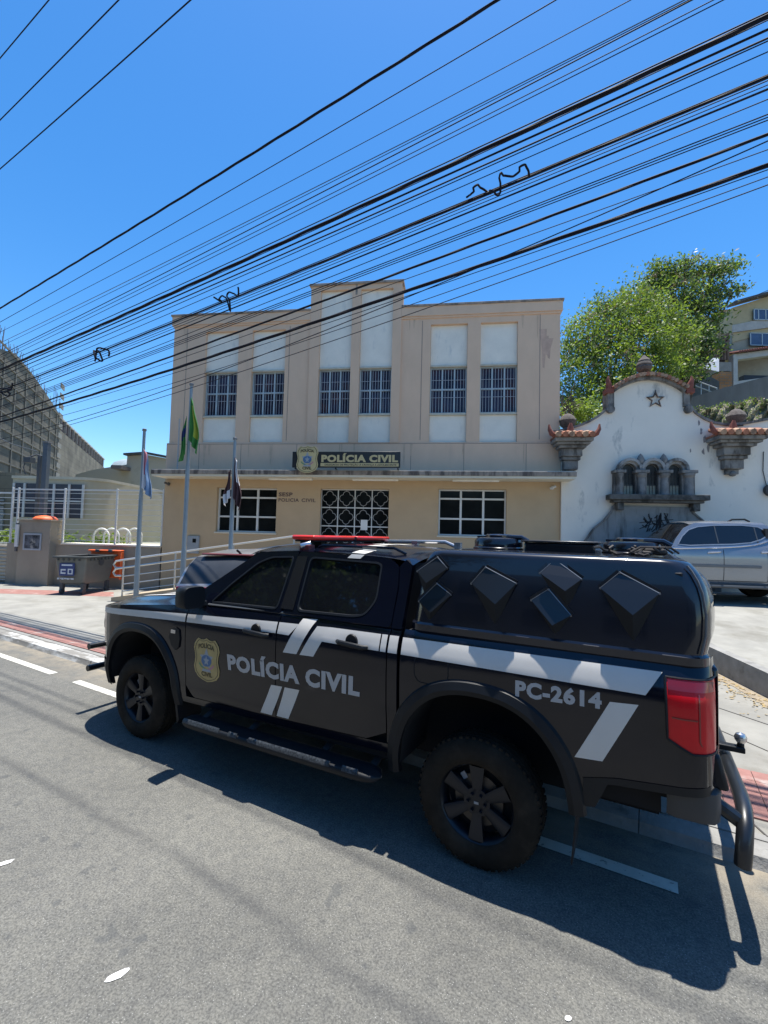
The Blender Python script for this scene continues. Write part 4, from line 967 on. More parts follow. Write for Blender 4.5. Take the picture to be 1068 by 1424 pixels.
# grey shutter building at the far left edge
sb = thing('shutter_building', 'low grey building with a roller shutter at the far left edge behind the fence', 'building')
p0, p1 = at(-60, 690, 22), at(15, 755, 22)
mb = MB(); mb.box(p0.x, p1.x, 22, 27, 1.2, p0.z + 1.2); mb.build('walls', blockm, sb, smooth=False)
mb = MB(); mb.box(p0.x, p1.x - .4, 21.95, 21.999, 1.3, p0.z - .6); 
for k in range(12): mb.box(p0.x, p1.x - .4, 21.92, 21.95, 1.35 + k * .16, 1.43 + k * .16)
mb.build('shutter', M('shutter_grey', (.20, .21, .22), .6), sb, smooth=False)
# leafy tufts behind the fence
def leaf_card(mb, c, s, rnd, m=0, flat=.0):
    n = Vector((rnd.gauss(0, 1), rnd.gauss(0, 1), rnd.gauss(0, 1) + flat)).normalized(); a = n.orthogonal().normalized(); a.rotate(Matrix.Rotation(rnd.uniform(0, 6.28), 3, n)); b = n.cross(a)
    c = Vector(c); mb.add([c - a * s, c - b * s * .42, c + a * s, c + b * s * .42], [(0, 1, 2, 3)], m)
def leafm(n, c, tr=.25):
    m = M(n, c, .55, var=.3, scale=1.4)
    b = m.node_tree.nodes['Principled BSDF']; L = m.node_tree.links; nn = m.node_tree.nodes
    tl = nn.new('ShaderNodeBsdfTranslucent'); tl.inputs[0].default_value = (c[0] * 1.5, c[1] * 1.5, c[2] * .8, 1); mx = nn.new('ShaderNodeMixShader'); mx.inputs[0].default_value = tr
    L.new(b.outputs[0], mx.inputs[1]); L.new(tl.outputs[0], mx.inputs[2]); L.new(mx.outputs[0], nn['Material Output'].inputs[0]); return m
lf = [leafm('leaf_yellow_green', (.165, .235, .038), .4), leafm('leaf_mid_green', (.12, .18, .045), .35), leafm('leaf_dark_green', (.06, .105, .04), .3), leafm('leaf_pod', (.20, .15, .10), .15), leafm('leaf_deep', (.022, .045, .015), .2)]
rnd = random.Random(5)
for i, (px, Y) in enumerate(((8, 17.5), (24, 17.2), (80, 17.6), (148, 19.0))):
    p = at(px, 745, Y); mb = MB()
    for k in range(260):
        r = rnd.gauss(0, .38); leaf_card(mb, (p.x + r, p.y + rnd.gauss(0, .2), 1.3 + abs(rnd.gauss(0, .22))), .09, rnd, rnd.choice([0, 1, 1]))
    tag(mb.build('low_shrub', lf, smooth=False), 'small green shrub behind the fence, ' + ['at the far left edge', 'just right of the far left post', 'right of the meter pillar', 'beside the bike hoops'][i], 'shrub', 'small shrubs in the yard')

# ================================================================ TREES on the hill
bark = M('bark', (.10, .08, .06), .95, var=.3, scale=6, bump=.8, bs=20)
def tree(name, label, base, top, clumps, nl, size, mix, seed, group=None, trunk_r=.22, limbs=9):
    # clumps: (centre, radii) ; leaves gathered in twig tufts on the clumps' shells
    rnd = random.Random(seed); base = Vector(base)
    t = thing(name, label, 'tree', base, 0, group)
    mb = MB(); top = Vector(top) - base
    mid = top * .55 + Vector((rnd.uniform(-.3, .3), 0, 0)); mb.tube([(0, 0, -.5), mid * .5, mid, top * .85], [trunk_r, trunk_r * .8, trunk_r * .55, trunk_r * .25], 8)
    for k in range(limbs):
        c, r = clumps[k % len(clumps)]; c = Vector(c) - base; a = mid.lerp(top * .8, rnd.random() * .8); e = c + Vector([rnd.uniform(-.6, .6) * r[i] for i in range(3)])
        m_ = a.lerp(e, .5) + Vector((0, 0, -.25)); mb.tube([a, m_, e], [trunk_r * .4, trunk_r * .25, trunk_r * .08], 6)
        for q in range(3): e2 = e + Vector([rnd.uniform(-.8, .8) * r[i] for i in range(3)]); mb.tube([m_.lerp(e, .6), e2], [trunk_r * .12, .012], 4)
    mb.build('trunk', bark, t)
    mb = MB(); tot = sum(r[0] * r[1] * r[2] for c, r in clumps) ** 1
    wts = [(r[0] * r[1] * r[2]) ** .67 for c, r in clumps]; sw = sum(wts)
    for (c, r), w_ in zip(clumps, wts):
        c = Vector(c) - base; cnt = int(nl * w_ / sw / 24)
        for k in range(cnt):
            d = Vector((rnd.gauss(0, 1), rnd.gauss(0, 1), rnd.gauss(0, 1))).normalized(); rr = rnd.uniform(.5, 1.12) ** .7 * (1 + .22 * math.sin(d.x * 6 + d.z * 7 + seed) * math.cos(d.y * 5 + seed))
            p = c + Vector((d.x * r[0], d.y * r[1], d.z * r[2])) * rr
            mm = rnd.choices(range(5), mix)[0]
            sp = (.16 + .3 * rnd.random()) * (1 if size < .12 else 1.3)
            for q in range(24):
                leaf_card(mb, p + Vector((rnd.gauss(0, sp), rnd.gauss(0, sp), rnd.gauss(0, sp * .42))), size * rnd.uniform(.6, 1.25), rnd, mm if rnd.random() < .8 else rnd.choices(range(5), mix)[0], .6)
    mb.build('crown', lf, t, smooth=False); return t
def cl(px, py, Y, rx, rz, ry=None):       # clump seen at a pixel, radii given in pixels
    k = Y / FPX; return (at(px, py, Y), (rx * k, (ry or rx) * k * .9, rz * k))
tree('yellow_green_tree', 'big yellow green tree with dry pods behind the white wall, next to the station', (at(850, 640, 21).x, 21, 1.8), at(850, 480, 21),
     [cl(800, 520, 20.5, 32, 55), cl(812, 470, 21, 30, 32), cl(845, 455, 21.5, 30, 40), cl(850, 510, 20.5, 38, 50), cl(880, 440, 22, 30, 30), cl(895, 480, 21, 34, 40), cl(920, 500, 20.8, 25, 28), cl(860, 560, 20, 50, 32), cl(796, 580, 20, 20, 34), cl(925, 455, 22, 26, 30), cl(838, 425, 22, 15, 12), cl(950, 515, 22.5, 16, 14), cl(880, 418, 23, 26, 20), cl(905, 430, 23, 22, 24), cl(940, 480, 22.5, 22, 26)],
     36000, .085, (7, 4, .9, 1.0, .1), 4, trunk_r=.25, limbs=14)
tree('dark_crown_tree', 'darker open-crowned tree rising highest, behind the yellow green tree', (at(960, 560, 27).x, 27, 4.5), at(950, 400, 27),
     [cl(905, 385, 27, 18, 14), cl(920, 372, 27, 16, 8), cl(1002, 372, 27, 20, 7), cl(925, 390, 27, 22, 14), cl(955, 375, 27, 30, 14), cl(990, 382, 27, 28, 14), cl(1010, 405, 27, 18, 10), cl(935, 410, 26.5, 34, 22), cl(975, 415, 27, 28, 16), cl(905, 400, 27, 14, 12), cl(960, 445, 26.5, 30, 26), cl(985, 440, 27, 22, 20), cl(950, 480, 26, 32, 30), cl(985, 475, 27, 16, 22)],
     14500, .115, (1.5, 5, 3, 1.2, .5), 8, trunk_r=.3, limbs=16)
tree('deep_green_tree', 'low deep green tree between the yellow green tree and the hillside shack', (at(955, 560, 24.5).x, 24.5, 4.0), at(955, 480, 24.5),
     [cl(950, 510, 24.5, 24, 30), cl(965, 480, 25, 22, 26), cl(940, 470, 24, 18, 26)], 6500, .11, (.4, 2, 3, .2, 2.5), 12, trunk_r=.16, limbs=7)
tree('bright_bush', 'low bright green bush just above the left tiled bracket', (at(812, 588, 16).x, 16, 3.2), at(812, 570, 16), [cl(812, 572, 16, 17, 11), cl(800, 580, 16, 12, 9)], 1600, .07, (5, 1, 0, 0, 0), 14, trunk_r=.05, limbs=3)
# bare climbing twigs near the corner of the station
mb = MB(); rnd = random.Random(3)
for k in range(26):
    p = at(rnd.uniform(778, 800), rnd.uniform(560, 600), 14.6); e = p + Vector((rnd.gauss(0, .35), rnd.gauss(0, .2), rnd.uniform(.1, .9))); mb.tube([p, p.lerp(e, .5) + Vector((rnd.gauss(0, .12), 0, 0)), e], [.018, .012, .006], 4)
tag(mb.build('bare_twigs', M('twig', (.09, .07, .055), .9)), 'tangle of bare brown twigs at the corner between station and white wall', 'twigs')

# ================================================================ HILLSIDE HOUSES on the right
def hp(px, py, Y): p = at(px, py, Y); return (p.x, p.z)
Yk = 33
hs = thing('yellow_house', 'cream and yellow three level hillside house with a covered terrace, upper right', 'house')
def hbox(px0, px1, py0, py1, Y, d=6):      # box seen between pixel columns/rows at distance Y
    a, b = at(px0, py0, Y), at(px1, py1, Y); return (a.x, b.x, Y, Y + d, b.z, a.z)
mb = MB(); a_ = hp(1018, 428, Yk); mb.poly([(a_[0], hp(1018, 476, Yk)[1]), a_, (hp(1100, 405, Yk)[0], hp(1100, 402, Yk)[1]), (hp(1100, 450, Yk)[0], hp(1100, 455, Yk)[1])], lambda a, b, k: (a, Yk + 6 * k, b), thick=True)
mb.build('upper_storey', M('house_yellow', (.43, .355, .21), .9, var=.08, scale=1.5, col2=(.36, .31, .2), thr=.6, s2=1), hs, smooth=False)
mb = MB(); mb.poly([hp(1018, 463, Yk), hp(1018, 453, Yk), hp(1100, 436, Yk), hp(1100, 452, Yk)], lambda a, b, k: (a, Yk - .12 + .1 * k, b), thick=True); mb.build('pale_band', M('band_pale', (.40, .385, .35), .9), hs, smooth=False)
mb = MB(); mb.poly([(hp(1018, 490, Yk)), (hp(1018, 466, Yk)), (hp(1100, 455, Yk)), (hp(1100, 490, Yk))], lambda a, b, k: (a, Yk + .05 + 6 * k, b), thick=True); mb.build('middle_storey', M('house_cream', (.34, .31, .24), .9, var=.1), hs, smooth=False)
mb = MB(); mb.beam((hp(1014, 427, Yk)[0], Yk - .2, hp(1014, 425, Yk)[1]), (hp(1100, 402, Yk)[0], Yk - .2, hp(1100, 401, Yk)[1]), .8, .15); mb.build('roof_edge', M('dark_edge', (.07, .07, .07), .8), hs, smooth=False)
for (x0, x1, y0, y1, fx) in ((1046, 1072, 431, 446, ((1052, 0), (1062, 0))), (1041, 1090, 464, 482, ((1057, 0), (1075, 0)))):
    x_0, x_1, _, _, z_0, z_1 = hbox(x0, x1, y0, y1, Yk - .05)
    mb = MB(); mb.box(x_0, x_1, Yk - .16, Yk - .13, z_0, z_1); wn = mb.build('window', M('window_blue', (.06, .09, .16), .2, var=.2), hs)
    mb = MB()
    for px in [x0] + [q[0] for q in fx]: x = hp(px, y0, Yk)[0]; mb.box(x - .03, x + .03, Yk - .19, Yk - .161, z_0, z_1)
    mb.box(x_0, x_1, Yk - .19, Yk - .161, z_0 - .02, z_0 + .03); mb.box(x_0, x_1, Yk - .19, Yk - .161, z_1 - .03, z_1 + .02); mb.build('window_frame', win_frame_blue, wn, smooth=False)
# terrace
x0, x1, _, _, z0, z1 = hbox(1020, 1100, 495, 535, Yk - 1)
mb = MB()
e = lambda px, py: hp(px, py, Yk - 1)
mb.poly([e(1020, 536), e(1020, 493), e(1100, 482), e(1100, 490), e(1026, 500), e(1026, 530), e(1100, 520), e(1100, 528)], lambda a, b, k: (a, Yk - 1.0 + .5 * k, b), thick=True)
mb.build('terrace_frame', M('terrace_white', (.42, .42, .40), .85), hs, smooth=False)
mb = MB(); mb.poly([hp(1019, 536, Yk + 1.2), hp(1019, 490, Yk + 1.2), hp(1115, 480, Yk + 1.2), hp(1115, 528, Yk + 1.2)], lambda a, b, k: (a, Yk + 1.2, b)); mb.build('terrace_back', M('terrace_grey', (.33, .32, .27), .9, var=.1), hs, smooth=False)
mb = MB(); q0, q1 = e(1047, 516), e(1075, 526); mb.box(q0[0], q1[0] + 2, Yk - .2, Yk + .3, q1[1] - .2, q0[1]); mb.build('dark_bench', M('bench_dark', (.03, .035, .045), .7), hs)
mb = MB()
for k in range(26):
    t = k / 25; a = Vector((*e(1018 + 82 * t, 0)[0:1], Yk - 1.3, e(1018 + 82 * t, 491 - 12 * t)[1])); mb.tube([a, a + Vector((0, 1.6, .45))], .09, 6)
mb.build('terrace_tiles', M('roof_maroon', (.16, .055, .045), .85, var=.3, scale=5), hs)
# wooden / brick shack left of it
sk = thing('hillside_shack', 'dark wooden slatted shack with orange brick base, left of the yellow house', 'shack')
Ys = 31.5
mb = MB(); mb.poly([hp(984, 505, Ys), hp(984, 480, Ys), hp(1017, 462, Ys), hp(1017, 505, Ys)], lambda a, b, k: (a, Ys + .6 + 3 * k, b), thick=True); mb.build('dark_wall', M('shack_dark', (.035, .028, .026), .9, var=.4), sk, smooth=False)
mb = MB()
for k in range(9):
    px = 984 + 33 * k / 8; yt = 480 - 18 * k / 8; a, b = hp(px, yt, Ys), hp(px, 498, Ys); mb.box(a[0] - .07, a[0] + .07, Ys + .3, Ys + .4, b[1], a[1])
for k in range(5):
    a, b = hp(983, 480 + k * 4.5, Ys), hp(1018, 461 + k * 4.5 + k, Ys); mb.beam((a[0], Ys + .25, a[1]), (b[0], Ys + .25, b[1]), .06, .12)
mb.build('slats', M('shack_wood', (.15, .10, .075), .9, var=.3, scale=5), sk, smooth=False)
mb = MB(); a, b = hp(1001, 517, Ys), hp(1018, 533, Ys); mb.box(a[0], b[0], Ys, Ys + 2, b[1] - 1.0, a[1]); mb.build('brick_base', brick_mat('orange_brick', (.46, .22, .09), (.40, .19, .08), (.25, .2, .15), .35, .2, 'X'), sk, smooth=False)
mb = MB(); a, b = hp(1001, 503, Ys), hp(1018, 516, Ys); mb.box(a[0], b[0], Ys + .05, Ys + 2, b[1], a[1]); mb.build('grey_render', M('grey_patch', (.25, .24, .22), .9, var=.2), sk, smooth=False)
mb = MB(); P_ = [at(979, 512, Ys - 1), at(1000, 517, Ys - 1), at(1000, 499, Ys), at(992, 499, Ys)]; mb.add(P_ + [p + Vector((0, .05, .08)) for p in P_], [(0, 1, 2, 3), (7, 6, 5, 4), (0, 4, 5, 1), (1, 5, 6, 2), (2, 6, 7, 3), (3, 7, 4, 0)]); mb.build('metal_awning', M('zinc', (.36, .39, .42), .5, metal=.3, var=.1), sk, smooth=False)
bh = thing('brick_house', 'narrow pink brown brick house partly hidden by trees, above the wooden shack', 'house')
mb = MB(); Yb = 37; mb.poly([hp(985, 480, Yb), hp(985, 450, Yb), hp(1002, 442, Yb), hp(1002, 432, Yb), hp(1022, 428, Yb), hp(1022, 475, Yb)], lambda a, b, k: (a, Yb + 4 * k, b), thick=True); mb.build('walls', M('brick_pinkish', (.27, .18, .14), .95, var=.2, scale=2), bh, smooth=False)
mb = MB(); a, b = hp(1009, 436, Yb), hp(1016, 446, Yb); mb.box(a[0], b[0], Yb - .1, Yb - .002, b[1], a[1]); mb.build('window', M('window_blue', (.06, .08, .13), .2), bh)
# lower roofs, railing
zr = thing('zinc_roof_shed', 'low shed with sloping grey corrugated roof below the deep green tree', 'shed')
Yz = 29
mb = MB(); P_ = [at(930, 527, Yz), at(966, 510, Yz), at(968, 500, Yz + 2), at(934, 517, Yz + 2)]
n = 14
for k in range(n):
    t = (k + .5) / n; a = P_[0].lerp(P_[1], t); b = P_[3].lerp(P_[2], t); mb.beam(a, b, .10, .06)
mb.add(P_, [(0, 1, 2, 3)]); mb.build('corrugated_roof', M('zinc_dark', (.22, .25, .29), .6, metal=.2, var=.15), zr, smooth=False)
mb = MB(); mb.poly([hp(930, 560, Yz + .5), hp(930, 528, Yz + .5), hp(966, 512, Yz + .5), hp(1000, 530, Yz + .5), hp(1000, 560, Yz + .5)], lambda a, b, k: (a, Yz + .5 + 2 * k, b), thick=True); mb.build('shed_wall', M('shed_dark', (.085, .09, .09), .9, var=.3, scale=2), zr, smooth=False)
mb = MB(); a = at(967, 495, Yz); mb.box(a.x - .12, a.x + .12, Yz, Yz + .2, a.z - 1.6, a.z); mb.build('chimney', M('shed_grey', (.12, .13, .15), .9), zr)
mb = MB(); st = [at(952, 528, Yz - .5), at(960, 526, Yz - .5), at(975, 532, Yz - .5), at(997, 540, Yz - .5)]
for dz in (0, -.35): mb.tube([p + Vector((0, 0, dz)) for p in st], .035, 6)
for p in st[1:] + [at(986, 536, Yz - .5)]: mb.tube([p + Vector((0, 0, .05)), p + Vector((0, 0, -.9))], .03, 6)
tag(mb.build('stair_railing', M('rail_grey', (.42, .44, .45), .5)), 'grey stair railing on the hillside left of the orange brick base', 'railing')
# retaining walls
rw_ = thing('retaining_wall', 'long grey concrete retaining wall climbing to the right below the hillside houses', 'wall'); Yw = 25
mb = MB(); mb.poly([hp(880, 600, Yw), hp(895, 585, Yw), hp(960, 553, Yw), hp(1000, 541, Yw), hp(1030, 533, Yw), hp(1110, 512, Yw), hp(1110, 600, Yw)], lambda a, b, k: (a, Yw + .5 * k, b), thick=True)
mb.build('concrete_face', M('retaining_concrete', (.15, .145, .135), .95, var=.18, scale=1.3, st=(1, 1, .4), bump=.4, bs=12, col2=(.12, .12, .11), thr=.5, s2=1.5, st2=(3, 1, .3), soft=.2), rw_, smooth=False)
sw_ = thing('rubble_wall', 'low mossy rubble stone bank just above the white wall at the right edge', 'wall'); Yq = 19.5
mb = MB(); rnd = random.Random(9)
def rub(i, j):
    px = 935 + 190 * i; yt = 575 - 30 * i + 2 * math.sin(i * 30); py = yt + (625 - yt) * j; p = at(px, py, Yq + .8 * (1 - j) + .25 * math.sin(i * 53 + j * 9) * math.sin(j * 17 + i * 21)); return p
mb.grid(rub, 70, 14); mb.build('stone_face', M('mossy_rubble', (.19, .17, .12), .95, var=.45, scale=5, bump=1, bs=10, col2=(.09, .10, .04), thr=.5, s2=2.5), sw_)
mb = MB()
for k in range(900):
    i = rnd.random(); p = Vector(rub(i, rnd.random() ** 2 * .6)); leaf_card(mb, p + Vector((0, -.1, rnd.uniform(0, .12))), .06, rnd, rnd.choice([0, 1, 1, 3]))
mb.build('moss_tufts', lf, sw_, smooth=False)

# ================================================================ OVERHEAD CABLES
cabm = M('cable_black', (.016, .017, .026), .75, var=.2, spec=.15); cabg = M('cable_grey', (.10, .11, .12), .45, var=.2)
def cable(pts, D, r, m=None, twist=0, lab='', s0=-26, s1=9, strands=1, seed=0):
    # pts: pixels the cable passes, on the vertical plane parallel to the road D metres away; parabola z(s)
    q = []
    for (px, py) in pts:
        d = ray(px, py); t = D / (d.x * s_ + d.y * c_); q.append((d.x * t * c_ - d.y * t * s_, CH + d.z * t))
    (a0, z0), (a1, z1), (a2, z2) = q
    # quadratic through the three, curvature limited to real sag
    cur = ((z2 - z0) / (a2 - a0) - (z1 - z0) / (a1 - a0)) / (a2 - a1); cur = max(.0008, min(.012, cur))
    sl_ = (z2 - z0) / (a2 - a0) - cur * (a2 - a0)
    # least change: keep the ends, use limited curvature
    f = lambda s: z0 + sl_ * (s - a0) + cur * (s - a0) ** 2
    mb = MB(); n = 60 if not twist else 420
    for st_k in range(strands):
        P_ = []
        for i in range(n + 1):
            s = s0 + (s1 - s0) * i / n; z = f(s) if s > -16 else f(-16) + (f(-15.9) - f(-16)) * 10 * (s + 16) + .004 * (s + 16) ** 2
            off = Vector((0, 0, 0))
            if twist: a = s * twist + 2 * math.pi * st_k / strands; off = (Vector((s_, c_, 0)) * math.cos(a) + Vector((0, 0, 1)) * math.sin(a)) * r * .9
            P_.append(Vector((c_ * s + s_ * D, -s_ * s + c_ * D, z)) + off)
        mb.tube(P_, r, 6 if not twist else 5)
    o = mb.build('overhead_cable', m or cabm)
    return tag(o, lab, 'cable', 'cables strung along the street')
T_ = [
 (((0, 428.6), (480, 130), (692, 0)), 6.0, .020, 'thick twisted cable, the topmost of the bundle that crosses the sky', 1),
 (((0, 448), (480, 165), (773, 0)), 6.0, 0.0076, 'thin cable directly below the thick twisted one', 0),
 (((0, 462), (480, 198), (877, 0)), 6.0, 0.0055, 'very thin cable, second below the thick twisted one', 0),
 (((0, 477), (480, 227.5), (952, 0)), 6.1, 0.0068, 'shiny thin cable, third below the thick twisted one', 2),
 (((0, 494), (480, 246), (962, 0)), 6.2, 0.0085, 'thin cable leaving the top edge just right of the shiny one', 0),
 (((0, 497), (480, 247), (992, 0)), 5.9, 0.0059, 'thin cable leaving the top edge of the photo second from the right', 0),
 (((0, 502), (480, 254.7), (1006, 0)), 5.8, 0.0059, 'thin cable leaving the top edge of the photo furthest right', 0),
 (((0, 508), (480, 273), (1068, 17)), 6.1, 0.0085, 'cable hugging the upper side of the thick black cable in mid sky', 0),
 (((0, 514), (480, 281), (1068, 23)), 6.0, .024, 'thickest black cable running through the middle of the sky', 1),
 (((0, 518), (480, 296), (1068, 41)), 6.0, .013, 'medium cable just under the thick one in mid sky', 0),
 (((0, 523), (480, 301), (1068, 53)), 6.2, .011, 'medium cable, second under the thick one in mid sky', 0),
 (((0, 529), (480, 309.5), (1068, 57)), 5.9, 0.0068, 'thin cable, third under the thick one in mid sky', 0),
 (((0, 535), (480, 324), (1068, 72)), 6.1, 0.0059, 'thin cable with a wide gap below it at the right edge', 0),
 (((0, 541), (480, 334), (1068, 104)), 6.2, 0.0068, 'thin cable just above the medium one with the wire tangle', 0),
 (((0, 543.6), (480, 343.5), (1068, 107)), 6.0, .015, 'medium thick cable carrying the largest wire tangle', 1),
 (((0, 549), (480, 350), (1068, 112)), 6.1, 0.0059, 'thin cable just below the one with the largest tangle', 0),
 (((0, 552), (480, 353), (1068, 118)), 5.9, 0.0051, 'very thin cable, second below the one with the largest tangle', 0),
 (((0, 556), (480, 359), (1068, 124)), 6.0, .011, 'medium cable passing through the lower loops of the largest tangle', 0),
 (((0, 565), (480, 377), (1068, 138)), 6.1, 0.0059, 'lone thin cable in the gap right of the largest tangle', 0),
 (((0, 566), (480, 379), (1068, 159)), 6.0, 0.0068, 'upper of three thin parallel cables above the tower of the station', 0),
 (((0, 568), (480, 381), (1068, 163)), 5.8, 0.0059, 'middle of three thin parallel cables above the tower of the station', 0),
 (((0, 570), (480, 384), (1068, 167)), 6.2, 0.0059, 'lower of three thin parallel cables above the tower of the station', 0),
 (((0, 580), (480, 400), (1068, 187)), 6.0, .016, 'medium thick cable touching the top of the station tower', 1),
 (((0, 583), (480, 413), (1068, 208)), 6.1, 0.0051, 'thin cable just under the one touching the tower top', 0),
 (((0, 587), (480, 434), (1068, 230)), 6.0, .023, 'lowest thick black cable, crossing the white panels of the tower', 1),
 (((0, 611), (480, 448.5), (1068, 196)), 5.9, 0.0068, 'thin cable that crosses behind the lowest thick cable to the right', 0),
 (((0, 600), (480, 455), (1068, 246)), 6.1, 0.0051, 'very thin cable below the lowest thick cable', 0),
 (((0, 516), (480, 288), (1068, 28)), 6.0, .006, 'hair-thin line clinging to the underside of the thickest mid sky cable', 0),
 (((0, 546), (480, 346), (1068, 109)), 6.1, .005, 'hair-thin line beside the cable that carries the largest tangle', 0),
 (((0, 590), (480, 441), (1068, 236)), 5.9, .005, 'hair-thin line clinging to the underside of the lowest thick cable', 0),
 (((0, 482), (480, 233), (958, 0)), 6.1, .005, 'hair-thin line beside the shiny cable, leaving through the top edge', 0),
 (((0, 617), (480, 468), (1068, 257)), 6.1, 0.0059, 'lowest thin cable of the bundle, crossing the station windows', 0),
]
for k, (pts, D, r, lab, kind) in enumerate(T_):
    D = D * .85 + [.12, -.1, .05, -.14, .08, -.04, .15, -.07, .0][k % 9]; r *= D / 6
    cable(pts, D, r if kind != 1 else r * .62, cabg if kind == 2 else cabm, twist=(2.4 if kind == 1 else 0), lab=lab, strands=(3 if kind == 1 else 1))
for (pts, lab) in ((((0, 81), (34, 40), (68, 0)), 'single wire crossing the top left corner, the highest one'), (((0, 167), (82, 83), (165, 0)), 'single wire in the top left, the middle of three'), (((0, 235), (132, 118), (265, 0)), 'single wire in the top left, the lowest of three')):
    q = []
    D = 4.2
    for (px, py) in (pts[0], pts[2]):
        d = ray(px, py); t = D / (d.x * s_ + d.y * c_); q.append((d.x * t * c_ - d.y * t * s_, CH + d.z * t))
    (a0, z0), (a1, z1) = q; k_ = (z1 - z0) / (a1 - a0); mb = MB()
    mb.tube([Vector((c_ * s + s_ * D, -s_ * s + c_ * D, z0 + k_ * (s - a0) + .0015 * (s - a0) * (s - a1))) for s in [-24 + .6 * i for i in range(56)]], .011, 6)
    tag(mb.build('overhead_cable', cabm), lab, 'cable', 'single wires in the top left corner')
# loose wire tangles
def tangle(px_pts, D, r, lab):
    P_ = []
    for (px, py) in px_pts:
        d = ray(px, py); t = D / (d.x * s_ + d.y * c_); P_.append(Vector((d.x * t, d.y * t, CH + d.z * t)))
    Q_ = []
    for i in range(len(P_) - 1):
        p0 = P_[max(0, i - 1)]; p1 = P_[i]; p2 = P_[i + 1]; p3 = P_[min(len(P_) - 1, i + 2)]
        for k in range(6):
            t = k / 6; Q_.append(.5 * ((2 * p1) + (p2 - p0) * t + (2 * p0 - 5 * p1 + 4 * p2 - p3) * t * t + (3 * p1 - p0 - 3 * p2 + p3) * t ** 3) + Vector((s_, c_, 0)) * .06 * math.sin(i * 2.1 + t))
    Q_.append(P_[-1]); o = MB().tube(Q_, r, 6).build('wire_tangle', cabm); tag(o, lab, 'wire', 'loose wire tangles on the cables')
tangle([(649, 274), (652, 267), (660, 265), (668, 261), (676, 263), (683, 269), (690, 271), (694, 264), (696, 252), (700, 244), (712, 241), (724, 237), (733, 234), (735, 241)], 5.02, .012, 'largest loose curl of black wire hanging on the cables right of centre')
tangle([(297, 413), (303, 417), (308, 418), (314, 414), (317, 431), (319, 414), (324, 408), (328, 410), (331, 399)], 5.02, .0135, 'jagged twist of loose wire just above the left wing of the station')
tangle([(132, 502), (130, 492), (134, 489), (137, 500), (139, 500), (138, 488), (144, 485), (148, 487), (151, 495)], 5.02, .017, 'loose loop of wire in the blue sky left of the station')
tangle([(17, 533), (12, 539), (4, 541), (3, 547), (8, 550), (14, 546), (16, 541), (5, 544), (0, 545)], 5.02, .0187, 'small loose ring of wire at the left edge in front of the unfinished building')
# service wire to the hill house and one to the steel mast
mb = MB(); a, b = at(1010, 428, 33), at(1200, 330, 20); mb.tube([a, a.lerp(b, .5) - Vector((0, 0, .3)), b], .02, 5); tag(mb.build('service_wire', cabm), 'single wire sloping up from the roof of the yellow hillside house', 'cable')
mb = MB(); a, b = at(52, 628, 15.2), at(-40, 590, 14.5); mb.tube([a, a.lerp(b, .4) - Vector((0, 0, .1)), b], .016, 5); tag(mb.build('service_wire', cabg), 'pale wire running from the steel mast to the left edge', 'cable')

# ================================================================ POLICE PICKUP
paint = M('black_paint', (.0030, .0040, .0095), .14, var=.15, scale=2, coat=.25, spec=.35, col2=(.006, .006, .006), thr=.6, s2=1.6, soft=.3)
paint.node_tree.nodes['Principled BSDF'].inputs['Coat Roughness'].default_value = .10
capm = M('black_fibreglass', (.009, .011, .018), .22, var=.15, scale=3, coat=.6, spec=.35, col2=(.016, .0155, .016), thr=.5, s2=1.4, soft=.3)
plastic = M('matte_black_plastic', (.007, .0085, .011), .5, var=.15, scale=6, bump=.1, bs=200, spec=.3)
deep = M('wheel_well_black', (.006, .006, .007), .9)
tyre_m = M('dusty_tyre', (.020, .0155, .011), .9, var=.3, scale=8, bump=.3, bs=60, col2=(.036, .028, .02), thr=.52, s2=3, spec=.2)
rim_m = M('dark_rim', (.010, .012, .017), .38, metal=.3, var=.2)
tint = glassy('tinted_glass', (.006, .007, .009), .03)
vinyl = M('white_vinyl', (.60, .57, .52), .4, var=.04, scale=4)
vinyl_g = M('grey_vinyl', (.40, .39, .38), .4, var=.04)
chrome = M('dull_chrome', (.55, .55, .56), .25, metal=.9, var=.05)
redl = M('red_lens', (.60, .006, .012), .25, var=.10, scale=5, coat=.08, spec=.3)
redl2 = M('red_lens_dark', (.20, .004, .006), .15, var=.1, coat=.5)
TL = Vector((-2.65, -.96, -GR))
trk = thing('police_pickup', 'black police pickup with white stripes, red light bar and vented canopy, at the kerb', 'pickup truck', RW(2.65, .96, GR), -YAW)
def part(mb, name, mats, parent=trk, **k):
    o = mb.build(name, mats, parent, **k)
    if parent is trk: o.location = TL
    return o
def mirror(mb):
    m2 = MB(); m2.v = [(x, 1.92 - y, z) for x, y, z in mb.v]; m2.f = [list(reversed(f)) for f in mb.f]; m2.m = list(mb.m); return m2
def both(mb, name, mats, **k): a = part(mb, name, mats, **k); b = part(mirror(mb), name, mats, **k); return a, b
def corner(x): return interp(x, [0, .02, .05, .08, .12, .18, .25, .33, .42, .6], [.42, .34, .26, .21, .16, .105, .065, .035, .012, 0]) if x < 1 else interp(x, [5.18, 5.24, 5.28, 5.31, 5.325, 5.335], [0, .012, .032, .07, .10, .16])
def side(x, z):
    y = interp(z, [.40, .5, .6, .75, .9, 1.05, 1.15, 1.20, 1.25, 1.285, 1.305, 1.32, 1.34, 1.40], [.075, .045, .026, .014, .006, .0, .001, .006, .020, .032, .042, .055, .08, .10])
    y += .006 * max(0, 1 - ((z - .70) / .12) ** 2)            # gentle scallop low on the doors
    return y + corner(x)
def gh(x, z): return interp(z, [1.30, 1.34, 1.80, 1.9], [.042, .055, .235, .29])
def capin(z): return interp(z, [1.30, 1.38, 1.48, 1.79, 1.83, 1.9], [.06, .06, .078, .12, .14, .25])
